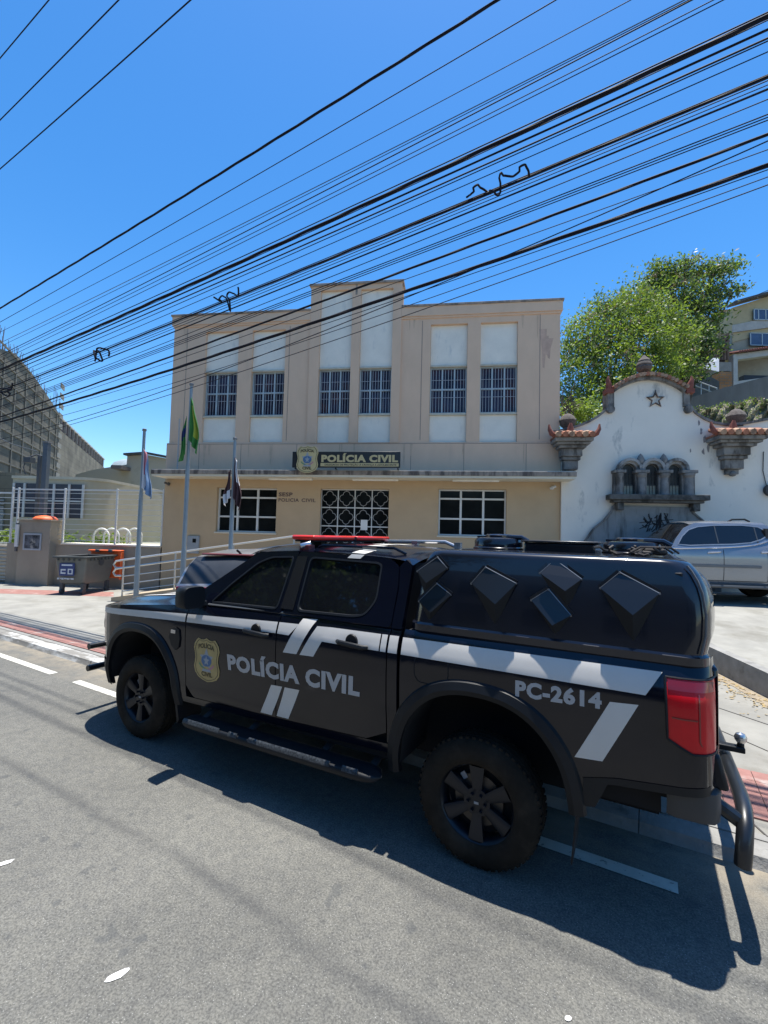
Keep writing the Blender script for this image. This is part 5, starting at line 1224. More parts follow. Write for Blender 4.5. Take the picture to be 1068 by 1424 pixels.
RT_ = .373; FX, RX, WZ = .905, 4.155, .430                        # wheel centres
def archz(x, xc, w_, h, z0=WZ, e=2.3):
    t = abs(x - xc) / w_
    return None if t >= 1 else z0 + h * (1 - t ** e) ** (1 / e)
def ztop(x): return interp(x, [0, .1, .25, .6, 1.6, 3.6, 5.4], [1.05, 1.13, 1.175, 1.215, 1.305, 1.335, 1.375])
def zlow(x): return interp(x, [0, .4, 1.4, 3.6, 4.6, 4.75, 5.35], [.50, .44, .51, .60, .60, .72, .77])
def side_panel(x0, x1, zb, zt, nx=None, nz=12, fn=side, d=0, extra=0):
    xs = []; x = x0; step = .025
    nx = nx or max(2, int((x1 - x0) / step))
    mb = MB(); X = [x0 + (x1 - x0) * i / nx for i in range(nx + 1)]
    mb.grid(lambda u, v: (x0 + (x1 - x0) * u, fn(x0 + (x1 - x0) * u, zb(x0 + (x1 - x0) * u) * (1 - v) + zt(x0 + (x1 - x0) * u) * v) - d, zb(x0 + (x1 - x0) * u) * (1 - v) + zt(x0 + (x1 - x0) * u) * v), nx, nz)
    # returned edge, so the panel has thickness
    mb.grid(lambda u, v: (x0 + (x1 - x0) * u, fn(x0 + (x1 - x0) * u, zb(x0 + (x1 - x0) * u)) - d + .03 * v, zb(x0 + (x1 - x0) * u)), nx, 1, flip=True)
    for xe, fl in ((x0, True), (x1, False)):
        mb.grid(lambda u, v: (xe, fn(xe, zb(xe) * (1 - u) + zt(xe) * u) - d + .03 * v, zb(xe) * (1 - u) + zt(xe) * u), nz, 1, flip=fl)
    return mb
def lowF(x): a = archz(x, FX, .50, .57); z = interp(x, [0, .35, 1.35, 1.56], [.50, .40, .50, .50]); return max(a, z) if a else z
def lowR(x): a = archz(x, RX, .52, .59); z = interp(x, [3.6, 4.6, 4.72, 4.80, 5.35], [.58, .60, .62, .72, .77]); return max(a, z) if a else z
bF, bR = both(side_panel(.0, 1.562, lowF, ztop, nx=90), 'front_fender', paint)
d1, d1r = both(side_panel(1.570, 2.592, lambda x: interp(x, [1.57, 1.66, 2.6], [.62, .525, .555]), ztop), 'front_door', paint)
d2, d2r = both(side_panel(2.600, 3.548, lambda x: interp(x, [2.6, 3.40, 3.548], [.555, .59, .66]), ztop), 'rear_door', paint)
both(side_panel(3.556, 3.628, lambda x: .60, ztop, nx=4), 'cab_corner', paint)
both(side_panel(3.650, 5.335, lowR, ztop, nx=110), 'bed_side', paint)
both(side_panel(1.40, 3.628, lambda x: interp(x, [1.4, 3.6], [.455, .53]), lambda x: interp(x, [1.4, 1.57, 3.6], [.515, .515, .592]), nz=3), 'rocker_panel', paint)
# dark inner structure behind the gaps
mb = MB()
mb.box(1.42, 3.60, .09, 1.83, .46, 1.29); mb.box(4.70, 5.20, .10, 1.82, .72, 1.33); mb.box(.12, 5.2, .47, 1.45, .50, 1.0)
mb.box(.45, 1.42, .12, 1.80, 1.02, 1.12); mb.box(3.66, 5.2, .10, 1.82, 1.06, 1.33)
mb.box(.10, .35, .45, 1.47, .45, 1.05)
part(mb, 'inner_structure', deep, smooth=False)
for xc, w_, h in ((FX, .50, .57), (RX, .52, .59)):
    for sd_ in (0, 1):
        mb = MB()
        def arc_(u, v):
            x = xc - w_ * .999 + 2 * w_ * .999 * u; z = archz(x, xc, w_, h) or WZ; y = side(x, z) + .004 + .42 * v; return (x, y if sd_ == 0 else 1.92 - y, z)
        mb.grid(arc_, 30, 2, flip=(sd_ == 0)); part(mb, 'wheel_arch_liner', deep)
# fender flares
def flare(xc, w_, h, a0, a1):
    mb = MB(); n = 44
    prof = [(.0, .03), (-.004, -.018), (.028, -.034), (.072, -.020), (.085, .004)]
    def P_(u, v):
        t = R(a0 + (a1 - a0) * u); e = 2 / 2.3; k = v * (len(prof) - 1); i = min(int(k), len(prof) - 2); f = k - i
        r = prof[i][0] * (1 - f) + prof[i + 1][0] * f; dy = prof[i][1] * (1 - f) + prof[i + 1][1] * f
        c, s2 = math.cos(t), math.sin(t); ex = math.copysign(abs(c) ** e, c); ez = math.copysign(abs(s2) ** e, s2)
        x = xc - (w_ + r) * ex; z = WZ + (h + r) * ez; z = max(z, .42)
        return (x, side(min(5.2, max(.06, x)), z) + dy, z)
    mb.grid(P_, n, len(prof) - 1); return mb
both(flare(FX, .50, .57, -4, 184), 'fender_flare', plastic)
both(flare(RX, .52, .59, -2, 176), 'fender_flare', plastic)
# plastic skirt behind the rear wheel and at the bumper corner
both(side_panel(4.74, 5.33, lambda x: interp(x, [4.74, 4.80, 4.86, 5.33], [.55, .56, .70, .745]), lambda x: interp(x, [4.74, 4.9, 5.33], [.70, .74, .79]), nx=20, nz=3, d=.004), 'lower_skirt', plastic)
# front: grille, bumper, headlights, hood
mb = MB()
def fr(u, v): y = .40 + 1.12 * u; z = .42 + .66 * v; return (-.02 - .06 * math.sin(math.pi * u) ** .5 + .02 * v, y, z)
mb.grid(fr, 20, 8, flip=False); part(mb, 'grille', plastic, fix=False)
mb = MB()
def bp_(u, v):
    z = .40 + .24 * v
    if u < .25: x = .42 * (1 - u / .25); y = side(x, z) - .012
    elif u > .75: x = .42 * (u - .75) / .25; y = 1.92 - side(x, z) + .012
    else: t = (u - .25) / .5; x = -.04 * math.sin(math.pi * t) ** .6; y = .41 + (1.51 - .41) * t
    return (x, y, z)
mb.grid(bp_, 60, 4); part(mb, 'front_bumper', plastic)
mb = MB(); mb.grid(lambda u, v: (lambda x, z: (x, side(x, z) - .006, z))(.005 + .20 * u * (1 - .3 * v), .93 + .17 * v), 12, 5); both(mb, 'headlight', M('headlight_lens', (.22, .24, .22), .08, var=.5, scale=14, coat=.6))
def hoodf(u, v):
    x = .01 + 1.56 * u; y0 = side(x, ztop(x)) + .006; y = y0 + (1.92 - 2 * y0) * v; e = 1 - abs(2 * v - 1) ** 2.6
    bulge = .075 * e * interp(u, [0, .12, 1], [.1, .75, 1]) + .018 * math.exp(-((abs(v - .5) - .33) / .05) ** 2)
    return (x - .05 * e * (1 - u) ** 8 + .10 * (1 - e) * u ** 6 * 0, y, ztop(x) + bulge)
part(MB().grid(hoodf, 40, 44, flip=True), 'hood', paint)
# white stripes on the hood
def onhood(a, b, k): p = hoodf(a, b); return (p[0], p[1], p[2] + .004)
for (v0, dv_) in ((.16, .10), (.30, .08)):
    MBh = MB(); MBh.grid(lambda u, v: onhood(.30 + .62 * u + .06 * v, v0 + dv_ * v, 0), 24, 4, flip=True); part(MBh, 'hood_stripe', vinyl)
# greenhouse --------------------------------------------------
A0, A1 = 1.52, 2.20
def zroof(x): return interp(x, [2.0, 2.15, 2.3, 2.6, 3.0, 3.4, 3.55, 3.63], [1.735, 1.775, 1.795, 1.81, 1.81, 1.795, 1.78, 1.75])
def roofs(u, v):
    x = 2.08 + 1.55 * u; zs_ = zroof(x); y0 = gh(x, zs_); y = y0 + (1.92 - 2 * y0) * v; e = 1 - abs(2 * v - 1) ** 3
    return (x - .10 * e * (1 - u) ** 4, y, zs_ + .062 * e)
part(MB().grid(roofs, 40, 36, flip=True), 'roof', paint)
# windscreen
def wsf(u, v):
    e = 1 - abs(2 * v - 1) ** 2.5; xb, zb_ = 1.56 - .14 * e, 1.315 + .045 * e; xt, zt__ = 2.08 - .10 * e, zroof(2.08) + .055 * e
    x = xb + (xt - xb) * u; z = zb_ + (zt__ - zb_) * u; y0 = gh(x, z) + .06; return (x, y0 + (1.92 - 2 * y0) * v, z + .01)
part(MB().grid(wsf, 12, 24, flip=True), 'windscreen', tint)
def gm_(d0, d1): return lambda a, b, k: (a, gh(a, b) + (d0 if k == 0 else d1), b)
def dense(pts, step=.06):
    out = []
    for i in range(len(pts)):
        p, q = pts[i], pts[(i + 1) % len(pts)]; n = max(1, int(math.hypot(q[0] - p[0], q[1] - p[1]) / step))
        out += [(p[0] + (q[0] - p[0]) * k / n, p[1] + (q[1] - p[1]) * k / n) for k in range(n)]
    return out
def smoothpoly(pts, r=.05):
    out = []
    n = len(pts)
    for i in range(n):
        p0, p, p1 = pts[i - 1], pts[i], pts[(i + 1) % n]; d0 = math.hypot(p0[0] - p[0], p0[1] - p[1]); d1_ = math.hypot(p1[0] - p[0], p1[1] - p[1]); q = min(r, d0 * .45, d1_ * .45)
        a = (p[0] + (p0[0] - p[0]) * q / d0, p[1] + (p0[1] - p[1]) * q / d0); b = (p[0] + (p1[0] - p[0]) * q / d1_, p[1] + (p1[1] - p[1]) * q / d1_)
        for t in (0, .25, .5, .75, 1): out.append(((1 - t) ** 2 * a[0] + 2 * t * (1 - t) * p[0] + t * t * b[0], (1 - t) ** 2 * a[1] + 2 * t * (1 - t) * p[1] + t * t * b[1]))
    return out
winF = smoothpoly([(1.80, 1.345), (1.98, 1.52), (2.20, 1.70), (2.33, 1.752), (2.565, 1.765), (2.54, 1.36)], .04)
winR = smoothpoly([(2.735, 1.365), (2.73, 1.768), (3.34, 1.755), (3.385, 1.74), (3.40, 1.50), (3.33, 1.395), (3.24, 1.375)], .045)
outF = smoothpoly([(1.50, 1.31), (1.76, 1.50), (2.05, 1.70), (2.22, 1.785), (2.60, 1.808), (2.592, 1.333)], .03)
outR = smoothpoly([(2.602, 1.335), (2.606, 1.808), (3.42, 1.795), (3.52, 1.74), (3.545, 1.60), (3.548, 1.337), (3.2, 1.336)], .03)
def glasspane(win): return MB().grid(lambda u, v: (lambda x, z: (x, gh(x, z) + .022, z))(min(p[0] for p in win) - .02 + (max(p[0] for p in win) - min(p[0] for p in win) + .04) * u, 1.335 + .44 * v), 24, 10)
def clipgrid(win, m_in, h=.035, d=.018):
    # filled window pane following the curved side
    xs0, xs1 = min(p[0] for p in win), max(p[0] for p in win); mb = MB(); n = 40; cols_ = []
    for i in range(n + 1):
        x = xs0 + .001 + (xs1 - xs0 - .002) * i / n; zz = []
        for k in range(len(win)):
            (a, b), (c, d_) = win[k], win[(k + 1) % len(win)]
            if (a - x) * (c - x) <= 0 and a != c: zz.append(b + (d_ - b) * (x - a) / (c - a))
        cols_.append((x, min(zz), max(zz)))
    mb.grid(lambda u, v: (lambda c: (c[0], gh(c[0], c[1] + (c[2] - c[1]) * v) + d, c[1] + (c[2] - c[1]) * v))(cols_[int(round(u * n))]), n, 8); return mb
def grow(win, k):
    cx_ = sum(p[0] for p in win) / len(win); cz_ = sum(p[1] for p in win) / len(win)
    out = []
    for i, p in enumerate(win):
        q0, q1 = win[i - 1], win[(i + 1) % len(win)]; tx, tz = q1[0] - q0[0], q1[1] - q0[1]; L_ = math.hypot(tx, tz) or 1; nx, nz = -tz / L_, tx / L_
        if (p[0] - cx_) * nx + (p[1] - cz_) * nz < 0: nx, nz = -nx, -nz
        out.append((p[0] + nx * k, p[1] + nz * k))
    return out
def fan_ring(outer, inner, m, name, d0, d1, doorobjs):
    # match by angle from the centre, resample both outlines
    cx_ = sum(p[0] for p in inner) / len(inner); cz_ = (min(p[1] for p in inner) + max(p[1] for p in inner)) / 2; n = 96
    def hit(poly, t):
        dx, dz = math.cos(t), math.sin(t); best = 0
        for k in range(len(poly)):
            (a, b), (c, d_) = poly[k], poly[(k + 1) % len(poly)]; ex, ez = c - a, d_ - b; den = dx * ez - dz * ex
            if abs(den) < 1e-9: continue
            s = ((a - cx_) * ez - (b - cz_) * ex) / den; q = ((a - cx_) * dz - (b - cz_) * dx) / den
            if s > 0 and -1e-6 <= q <= 1 + 1e-6: best = max(best, s)
        return (cx_ + dx * best, cz_ + dz * best)
    angs = sorted([2 * math.pi * k / n for k in range(n)] + [math.atan2(p[1] - cz_, p[0] - cx_) % (2 * math.pi) for p in outer])
    o_ = [hit(outer, t) for t in angs]; i_ = [hit(inner, t) for t in angs]
    mb = MB(); mb.ring(o_, i_, lambda a, b, k: (a, gh(a, b) + (d0 if k == 0 else d1), b)); return mb
for out_, win_, nm in ((outF, winF, 'front'), (outR, winR, 'rear')):
    both(fan_ring(out_, win_, paint, nm, 0, .022, None), 'window_surround', paint)
    both(fan_ring(grow(win_, .004), grow(win_, -.009), plastic, nm, -.003, .02, None), 'window_seal', plastic, ang=60)
    both(clipgrid(win_, tint), 'window_glass', tint)
# bright waist strip and B pillar gloss
mb = MB(); mb.tube([(x, side(x, ztop(x)) + gh(x, 1.34) * 0 + .012, ztop(x) + .018) for x in [1.78 + .05 * k for k in range(32)]], .011, 6); both(mb, 'waist_strip', M('waist_strip_grey', (.16, .165, .17), .35, metal=.4))
both(MB().poly(dense([(2.575, 1.37), (2.60, 1.77), (2.70, 1.77), (2.70, 1.37)]), gm_(-.005, 0)), 'pillar_trim', M('gloss_black', (.012, .012, .014), .2))
# rear cab corner pillar and back wall
both(MB().poly(dense([(3.554, 1.336), (3.554, 1.60), (3.53, 1.74), (3.57, 1.785), (3.625, 1.75), (3.63, 1.336)], .05), gm_(0, .05), thick=True), 'cab_pillar', paint)
mb = MB(); mb.add([(3.62, .1, 1.3), (3.62, 1.82, 1.3), (3.62, 1.68, 1.76), (3.62, .24, 1.76)], [(0, 1, 2, 3)]); part(mb, 'cab_back', deep)
both(MB().poly(dense([(1.44, 1.29), (1.50, 1.335), (2.18, 1.79), (2.24, 1.79), (2.05, 1.70), (1.76, 1.50), (1.55, 1.31)], .05), gm_(.001, .03), thick=True), 'windscreen_pillar', paint)
# black sills between side and greenhouse
mb = MB(); mb.grid(lambda u, v: (1.45 + 2.17 * u, (side(1.45 + 2.17 * u, ztop(1.45 + 2.17 * u)) + .0) * (1 - v) + (gh(2, 1.34) + .012) * v, ztop(1.45 + 2.17 * u) + .012 * v), 20, 2); both(mb, 'belt_ledge', paint)
# canopy (fibreglass cap) -------------------------------------
lev = [(1.330, .072, 3.665, 5.305), (1.345, .060, 3.662, 5.315), (1.385, .060, 3.665, 5.315), (1.397, .072, 3.675, 5.305), (1.48, .078, 3.69, 5.325), (1.58, .088, 3.70, 5.33), (1.66, .099, 3.71, 5.325), (1.73, .110, 3.722, 5.31), (1.79, .120, 3.735, 5.285), (1.825, .126, 3.745, 5.262), (1.845, .131, 3.755, 5.245), (1.857, .141, 3.77, 5.225), (1.865, .157, 3.79, 5.20), (1.869, .185, 3.83, 5.16), (1.871, .25, 3.90, 5.09), (1.873, .40, 4.0, 4.96)]
ncs = 10
def capring(z, yi, xf, xr):
    rr = .11 if z < 1.8 else .12; pts = []
    for (cx_, cy_, a0) in ((xf + rr, yi + rr, 180), (xr - rr * 1.05, yi + rr * 1.05, 270), (xr - rr * 1.05, 1.92 - yi - rr * 1.05, 0), (xf + rr, 1.92 - yi - rr, 90)):
        r2 = rr if cx_ < 4.5 else rr * 1.05
        for k in range(ncs + 1): t = R(a0 + 90 * k / ncs); pts.append((cx_ + r2 * math.cos(t), cy_ + r2 * math.sin(t), z))
    return pts
mb = MB(); rings = [capring(*l) for l in lev]; n = len(rings[0]); mb.v = [v for r in rings for v in r]
for i in range(len(rings) - 1):
    for k in range(n): mb.f.append([i * n + k, i * n + (k + 1) % n, (i + 1) * n + (k + 1) % n, (i + 1) * n + k]); mb.m.append(0)
mb.f.append([(len(rings) - 1) * n + k for k in range(n)]); mb.m.append(0)
canopy = part(mb, 'canopy_shell', capm, ang=30)
# canopy rear hatch bulge
mb = MB()
def hat(u, v):
    z = 1.37 + .45 * v; xr = interp(z, [q[0] for q in lev], [q[3] for q in lev]); yi = interp(z, [q[0] for q in lev], [q[1] for q in lev]) + .10; e = (1 - abs(2 * u - 1) ** 4) * (1 - abs(2 * v - 1) ** 6); return (xr - .012 + .065 * e, yi + (1.92 - 2 * yi) * u, z)
mb.grid(hat, 24, 14, flip=False); part(mb, 'canopy_hatch', tint)
mb = MB(); mb.tube([(interp(z, [q[0] for q in lev], [q[3] for q in lev]) - .035, interp(z, [q[0] for q in lev], [q[1] for q in lev]) + .014, z) for z in (1.40, 1.5, 1.6, 1.7, 1.76, 1.81, 1.835)], .006, 6); both(mb, 'hatch_seal', M('seal_dusty', (.10, .10, .10), .5))
mb = MB(); mb.box(5.16, 5.20, .12, .16, 1.74, 1.80); both(mb, 'hatch_hinge', plastic, bevel=.006)
# bed rail strip just under canopy
# side scoops
def cy(px, py, out=0):
    y = .08
    for _ in range(10): x, z = tpl(px, py, y); y = capin(z) - out
    return Vector((x, y, z))
mats_sc = [M('scoop_black', (.010, .012, .016), .3, var=.1, coat=.1), M('scoop_edge', (.24, .245, .25), .3, metal=.5), M('scoop_shade', (.004, .004, .005), .8)]
def scoop(l, t, r, b, e, out):
    A_, B_, C_ = cy(*l, out * .5), cy(*t, .008), cy(*r, out * .5); D_2 = A_ + C_ - B_; D3 = cy(*b, out); D_2 = D_2.lerp(D3, .6); E_ = cy(*e); As, Cs = cy(*l), cy(*r)
    mb = MB(); th = Vector((0, .006, 0))
    P_ = [A_, B_, C_, D_2]; n = 6
    mb.add([p for p in P_] + [p + th for p in P_], [(0, 3, 2, 1), (4, 5, 6, 7), (0, 1, 5, 4), (1, 2, 6, 5), (2, 3, 7, 6), (3, 0, 4, 7)], 0)
    q = Vector((0, .012, 0)); Bs = B_ + q
    Dm = E_.lerp(D_2, .25)
    mb.add([A_, As + q, Bs, B_], [(0, 3, 2, 1)], 0); mb.add([C_, Cs + q, Bs, B_], [(0, 1, 2, 3)], 0)
    mb.add([A_, D_2, E_ + q, As + q], [(0, 3, 2, 1)], 2); mb.add([C_, D_2, E_ + q, Cs + q], [(0, 1, 2, 3)], 2)  # near-black cheeks carry the plate's shadow in their colour and shape
    for p, q_, u_ in ((A_.lerp(As, .7), B_, 0), (B_, C_.lerp(Cs, .7), 1)):
        d = (q_ - p).normalized(); o_ = Vector((d.z, 0, -d.x)); o_ = o_ if o_.z > 0 else -o_
        mb.beam(p + o_ * .010, q_ + o_ * .010, .020, .006, 0, up=(0, 1, 0))
        mb.tube([p + o_ * .002 + Vector((0, -.006, 0)), q_ + o_ * .002 + Vector((0, -.006, 0))], .0032 if u_ else .0015, 5, 1)
    for p in (As, B_, Cs): mb.lathe([(.007, -.008), (.006, -.012), (.001, -.012)], p + Vector((0, .004, 0)), 'y', 8, 1)
    return part(mb, 'vent_scoop', mats_sc, smooth=False)
scoop((580.7, 794.5), (608.7, 775), (622, 790.4), (591.6, 811.5), (590, 828), .045)
scoop((583, 836), (608, 811.5), (627, 827.4), (596.5, 851.7), (596, 864), .045)
scoop((655.7, 811.5), (675.6, 789), (717.7, 811.5), (683, 844), (688, 872), .06)
scoop((751, 797), (772, 778.7), (808.8, 805.5), (785, 820), (788, 852), .045)
scoop((739, 834.7), (763, 819.6), (793.7, 856), (767, 868.7), (772, 884), .045)
scoop((835, 817.8), (862, 796.4), (917, 825.6), (874.4, 860.4), (881, 896), .065)
# roof furniture on the canopy
zc = 1.871
def dome(x, y, r, h):
    mb = MB(); mb.lathe([(r * 1.06, 0), (r * 1.06, .012), (r, .02), (r, h * .55), (r * .93, h * .75), (r * .8, h * .82), (r * .5, h * .84), (.001, h * .84)], (x, y, zc), n=30)
    mb.lathe([(r * .55, h * .8), (r * .55, h * .98), (r * .48, h * 1.06), (.001, h * 1.08)], (x, y, zc), n=24)
    mb.tube([(x, y - r * .2, zc + h * .9), (x + r * 1.05, y - r * .3, zc + h * .85), (x + r * 1.3, y - r * .3, zc + h * .6)], .018, 8); mb.box(x - r * .9, x + r * .9, y - .02, y + .02, zc + h * .8, zc + h * .92)
    return part(mb, 'roof_ventilator', capm)
dome(4.08, .74, .175, .105); dome(4.96, .66, .165, .10)
mb = MB(); mb.box(4.32, 4.76, .50, .98, zc - .01, zc + .06); rhh = part(mb, 'roof_hatch', capm, bevel=.012)
mb = MB(); mb.box(4.30, 4.78, .48, 1.00, zc + .062, zc + .074); part(mb, 'hatch_lid', M('lid_gloss', (.03, .03, .034), .25), bevel=.004)
# silver rails and light bar on the cab roof
mb = MB(); mb.tube([(2.25, 1.52, 1.835), (2.32, 1.52, 1.885), (3.35, 1.52, 1.90), (3.48, 1.52, 1.85)], .018, 8)
for x in (2.5, 3.0, 3.45): mb.box(x, x + .06, 1.49, 1.55, 1.83, 1.90)
part(mb, 'roof_rail', chrome); part(mirror(mb) if False else MB().tube([(2.70, .36, 1.845), (2.75, .36, 1.86), (3.40, .36, 1.86), (3.50, .36, 1.82)], .011, 6), 'roof_rail', paint)
mb = MB()
for y in (.36, .52, 1.38, 1.50): mb.box(2.50, 2.60, y, y + .06, 1.83, 1.885)
mb.box(2.46, 2.66, .34, 1.60, 1.883, 1.897)
lb = part(mb, 'light_bar', plastic, bevel=.006)
mb = MB(); mb.box(2.44, 2.68, .32, .94, 1.898, 1.938); lb1 = part(mb, 'red_lens', M('beacon_red', (.62, .03, .02), .25, var=.1, coat=.3), parent=lb, bevel=.015)
mb = MB(); mb.box(2.44, 2.68, .98, 1.62, 1.898, 1.938); part(mb, 'red_lens', MATS['beacon_red'], parent=lb, bevel=.015)
mb = MB(); mb.box(2.45, 2.67, .942, .978, 1.898, 1.93); part(mb, 'centre_block', plastic, parent=lb)
mb = MB(); mb.box(2.56, 2.66, .28, .36, 1.80, 1.86); mb.tube([(2.58, .27, 1.845), (2.64, .33, 1.87)], .025, 8, 1); part(mb, 'bar_clamp', [M('clamp_red', (.16, .02, .02), .4), chrome], bevel=.006)
# black strap bundle on the rear edge of the canopy
mb = MB(); rnd = random.Random(2); b0 = Vector((5.06, .36, 1.873))
for k in range(7):
    a = b0 + Vector((rnd.uniform(-.16, .0), rnd.uniform(-.12, .12), .012)); P_ = [a]
    for q in range(6): P_.append(P_[-1] + Vector((rnd.uniform(-.045, .03), rnd.uniform(-.04, .04), rnd.uniform(-.012, .016)))); P_[-1].z = max(P_[-1].z, 1.868)
    mb.tube(P_, .008, 5)
for (dx, dy, dz, rx, ry, rz3) in ((.02, .0, .028, .055, .032, .020), (.05, .05, .022, .035, .03, .018), (-.07, .04, .03, .05, .02, .010), (-.02, -.05, .016, .03, .022, .014)):
    mb.grid(lambda u, v: b0 + Vector((dx + rx * math.copysign(abs(math.cos(2 * math.pi * u)) ** .6, math.cos(2 * math.pi * u)) * math.sin(math.pi * v) ** .6, dy + ry * math.copysign(abs(math.sin(2 * math.pi * u)) ** .6, math.sin(2 * math.pi * u)) * math.sin(math.pi * v) ** .6, dz - rz3 * math.copysign(abs(math.cos(math.pi * v)) ** .7, math.cos(math.pi * v)))), 14, 8, flip=False)
for k in range(4):
    a = b0 + Vector((-.10 + .03 * k, -.05 + .03 * k, .02)); mb.tube([a, a + Vector((.05, .02, .03)), a + Vector((.11, -.01, .03)), a + Vector((.15, .03, .0))], .007, 6)
o = mb.build('strap_bundle', M('old_strap', (.034, .029, .026), .75, var=.4, scale=20)); o.location = RW(0, 0, 0); o.rotation_euler = (0, 0, -YAW)
tag(o, 'bundle of black straps and a buckle lying on the rear edge of the pickup canopy', 'straps')
# tail lamps
def lamp(u, v):
    z = .945 + .345 * v; xl_ = 5.115 + .01 * (1 - v) + (.10 * max(0, (.16 - v) / .16)); xr = 5.333
    x = xl_ + (xr - xl_) * u; return (x, side(x, z) - .012 - .006 * math.sin(math.pi * u) * math.sin(math.pi * v), z)
both(MB().grid(lamp, 24, 22), 'tail_light', redl)
def rearp(u, v): z = .95 + .34 * v; return (5.345, .16 + .16 * u, z)
mb = MB().grid(rearp, 4, 6); both(mb, 'tail_light', redl)
mb = MB(); mb.grid(lambda u, v: (lambda p: (p[0], p[1] - .004, p[2]))(lamp(.04 + .9 * u, .84 + .13 * v)), 16, 4); both(mb, 'lamp_upper_band', redl2)
mb = MB(); mb.grid(lambda u, v: (lambda p: (p[0], p[1] - .004, p[2]))(lamp(.62 + .03 * u, .12 + .70 * v)), 2, 12); mb.grid(lambda u, v: (lambda p: (p[0], p[1] - .004, p[2]))(lamp(.10 + .5 * u, .46 + .02 * v)), 8, 2); both(mb, 'lamp_inner_line', redl2)
mb = MB(); mb.tube([Vector(lamp(u, v)) + Vector((0, -.002, 0)) for u, v in [(0, 1 - k / 12) for k in range(13)] + [(k / 10, 0) for k in range(1, 11)]], .006, 5); mb.tube([Vector(lamp(k / 10, 1)) for k in range(11)], .006, 5); both(mb, 'lamp_seal', plastic)
# tailgate, bumper, guard, hitch
mb = MB(); mb.box(5.30, 5.35, .17, 1.75, .74, 1.335); part(mb, 'tailgate', paint, bevel=.02)
mb = MB()
def bump(u, v):
    # u: from the left side round the corner and across; v: vertical profile
    yz = [(0, .60), (-.012, .66), (-.01, .745), (.05, .775)][int(round(v * 3))]
    pl_ = [(5.12, .09), (5.16, .07), (5.27, .075), (5.32, .095), (5.345, .14), (5.355, .26), (5.36, .96), (5.355, 1.66), (5.345, 1.78), (5.32, 1.825), (5.27, 1.845), (5.16, 1.85), (5.12, 1.83)]
    x, y = pl_[int(round(u * 12))]; cx_, cy_ = 5.0, .96; k = yz[0]; dx, dy = x - cx_, y - cy_; L_ = math.hypot(dx, dy); return (x - dx / L_ * k, y - dy / L_ * k, yz[1])
mb.grid(bump, 12, 3); rb = part(mb, 'rear_bumper', [M('bumper_grey', (.035, .037, .04), .5, var=.15)], ang=50)
mb = MB(); mb.obox((5.325, .30, .83), (.045, .0, .0), (0, .16, 0), (-.02, 0, .085)); mb.obox((5.325, 1.62, .83), (.045, .0, .0), (0, .16, 0), (-.02, 0, .085)); mb.box(5.28, 5.355, .47, 1.45, .76, .80); part(mb, 'step_pad', plastic, bevel=.03)
for b_ in ((4.95, 5.3, .5, 1.42, .5, .7), (.4, 5.1, .50, .60, .38, .52), (.4, 5.1, 1.32, 1.42, .38, .52), (1.45, 3.5, .60, 1.32, .36, .46), (4.45, 5.12, .66, 1.28, .50, .72), (4.80, 5.10, .16, .48, .56, .72)):
    mb = MB(); mb.box(*b_); part(mb, 'chassis_beam', deep, smooth=False)
mb = MB(); mb.lathe([(.001, 0), (.1, -.09), (.14, -.1), (.14, .1), (.1, .09), (.001, .1)], (RX, .9, GR + RT_), 'x', 12); part(mb, 'differential', deep)
mb = MB(); P0_ = [(5.44, .20, .395), (5.445, .20, .45), (5.45, .21, .51), (5.46, .25, .565), (5.47, .34, .60), (5.475, .46, .61), (5.475, .96, .61)]; P1_ = [(x, 1.92 - y, z) for x, y, z in P0_[:-1]][::-1]
mb.tube(P0_ + P1_, .037, 16); mb.tube([(5.33, .26, .64), (5.44, .27, .57)], .035, 10); mb.tube([(5.33, 1.66, .64), (5.44, 1.65, .57)], .035, 10)
part(mb, 'rear_guard_tube', M('tube_black', (.010, .012, .015), .35, var=.1, coat=.2))
mb = MB(); mb.box(5.35, 5.57, .93, .99, .665, .70); mb.tube([(5.55, .96, .69), (5.55, .96, .72)], .02, 8); hb_ = part(mb, 'tow_bar', plastic, bevel=.006)
mb = MB(); mb.lathe([(.001, -.034), (.02, -.028), (.032, -.01), (.034, .006), (.024, .026), (.001, .035)], (5.55, .96, .75), n=18); part(mb, 'tow_ball', chrome, parent=hb_)
# front guard tubes
mb = MB()
for z in (.69, .46): mb.tube([(-.13, .13, z), (-.14, .45, z), (-.15, .96, z), (-.14, 1.47, z), (-.13, 1.79, z)], .032, 10)
for y in (.55, 1.37): mb.tube([(-.15, y, .46), (-.15, y, .69)], .025, 8); mb.tube([(-.15, y, .6), (.1, y, .6)], .03, 8)
part(mb, 'front_guard_tube', MATS['tube_black'])
# mirrors
mb = MB()
def mir_(u, v):
    t = 2 * math.pi * u; c, s2 = math.cos(t), math.sin(t); e = .45; r_ = 1 if 0 < v < 1 else 0
    k = [0, .75, .96, 1, 1, .97, 0][int(round(v * 6))]; x = [1.63, 1.635, 1.66, 1.72, 1.77, 1.778, 1.778][int(round(v * 6))]
    yy = math.copysign(abs(c) ** e, c) * .105 * k; zz = math.copysign(abs(s2) ** e, s2) * .092 * k
    return (x, -.085 + yy, 1.395 + zz)
mb.grid(mir_, 28, 6); mb.beam((1.70, -.02, 1.335), (1.74, .06, 1.335), .07, .035); both(mb, 'side_mirror', plastic, ang=50)
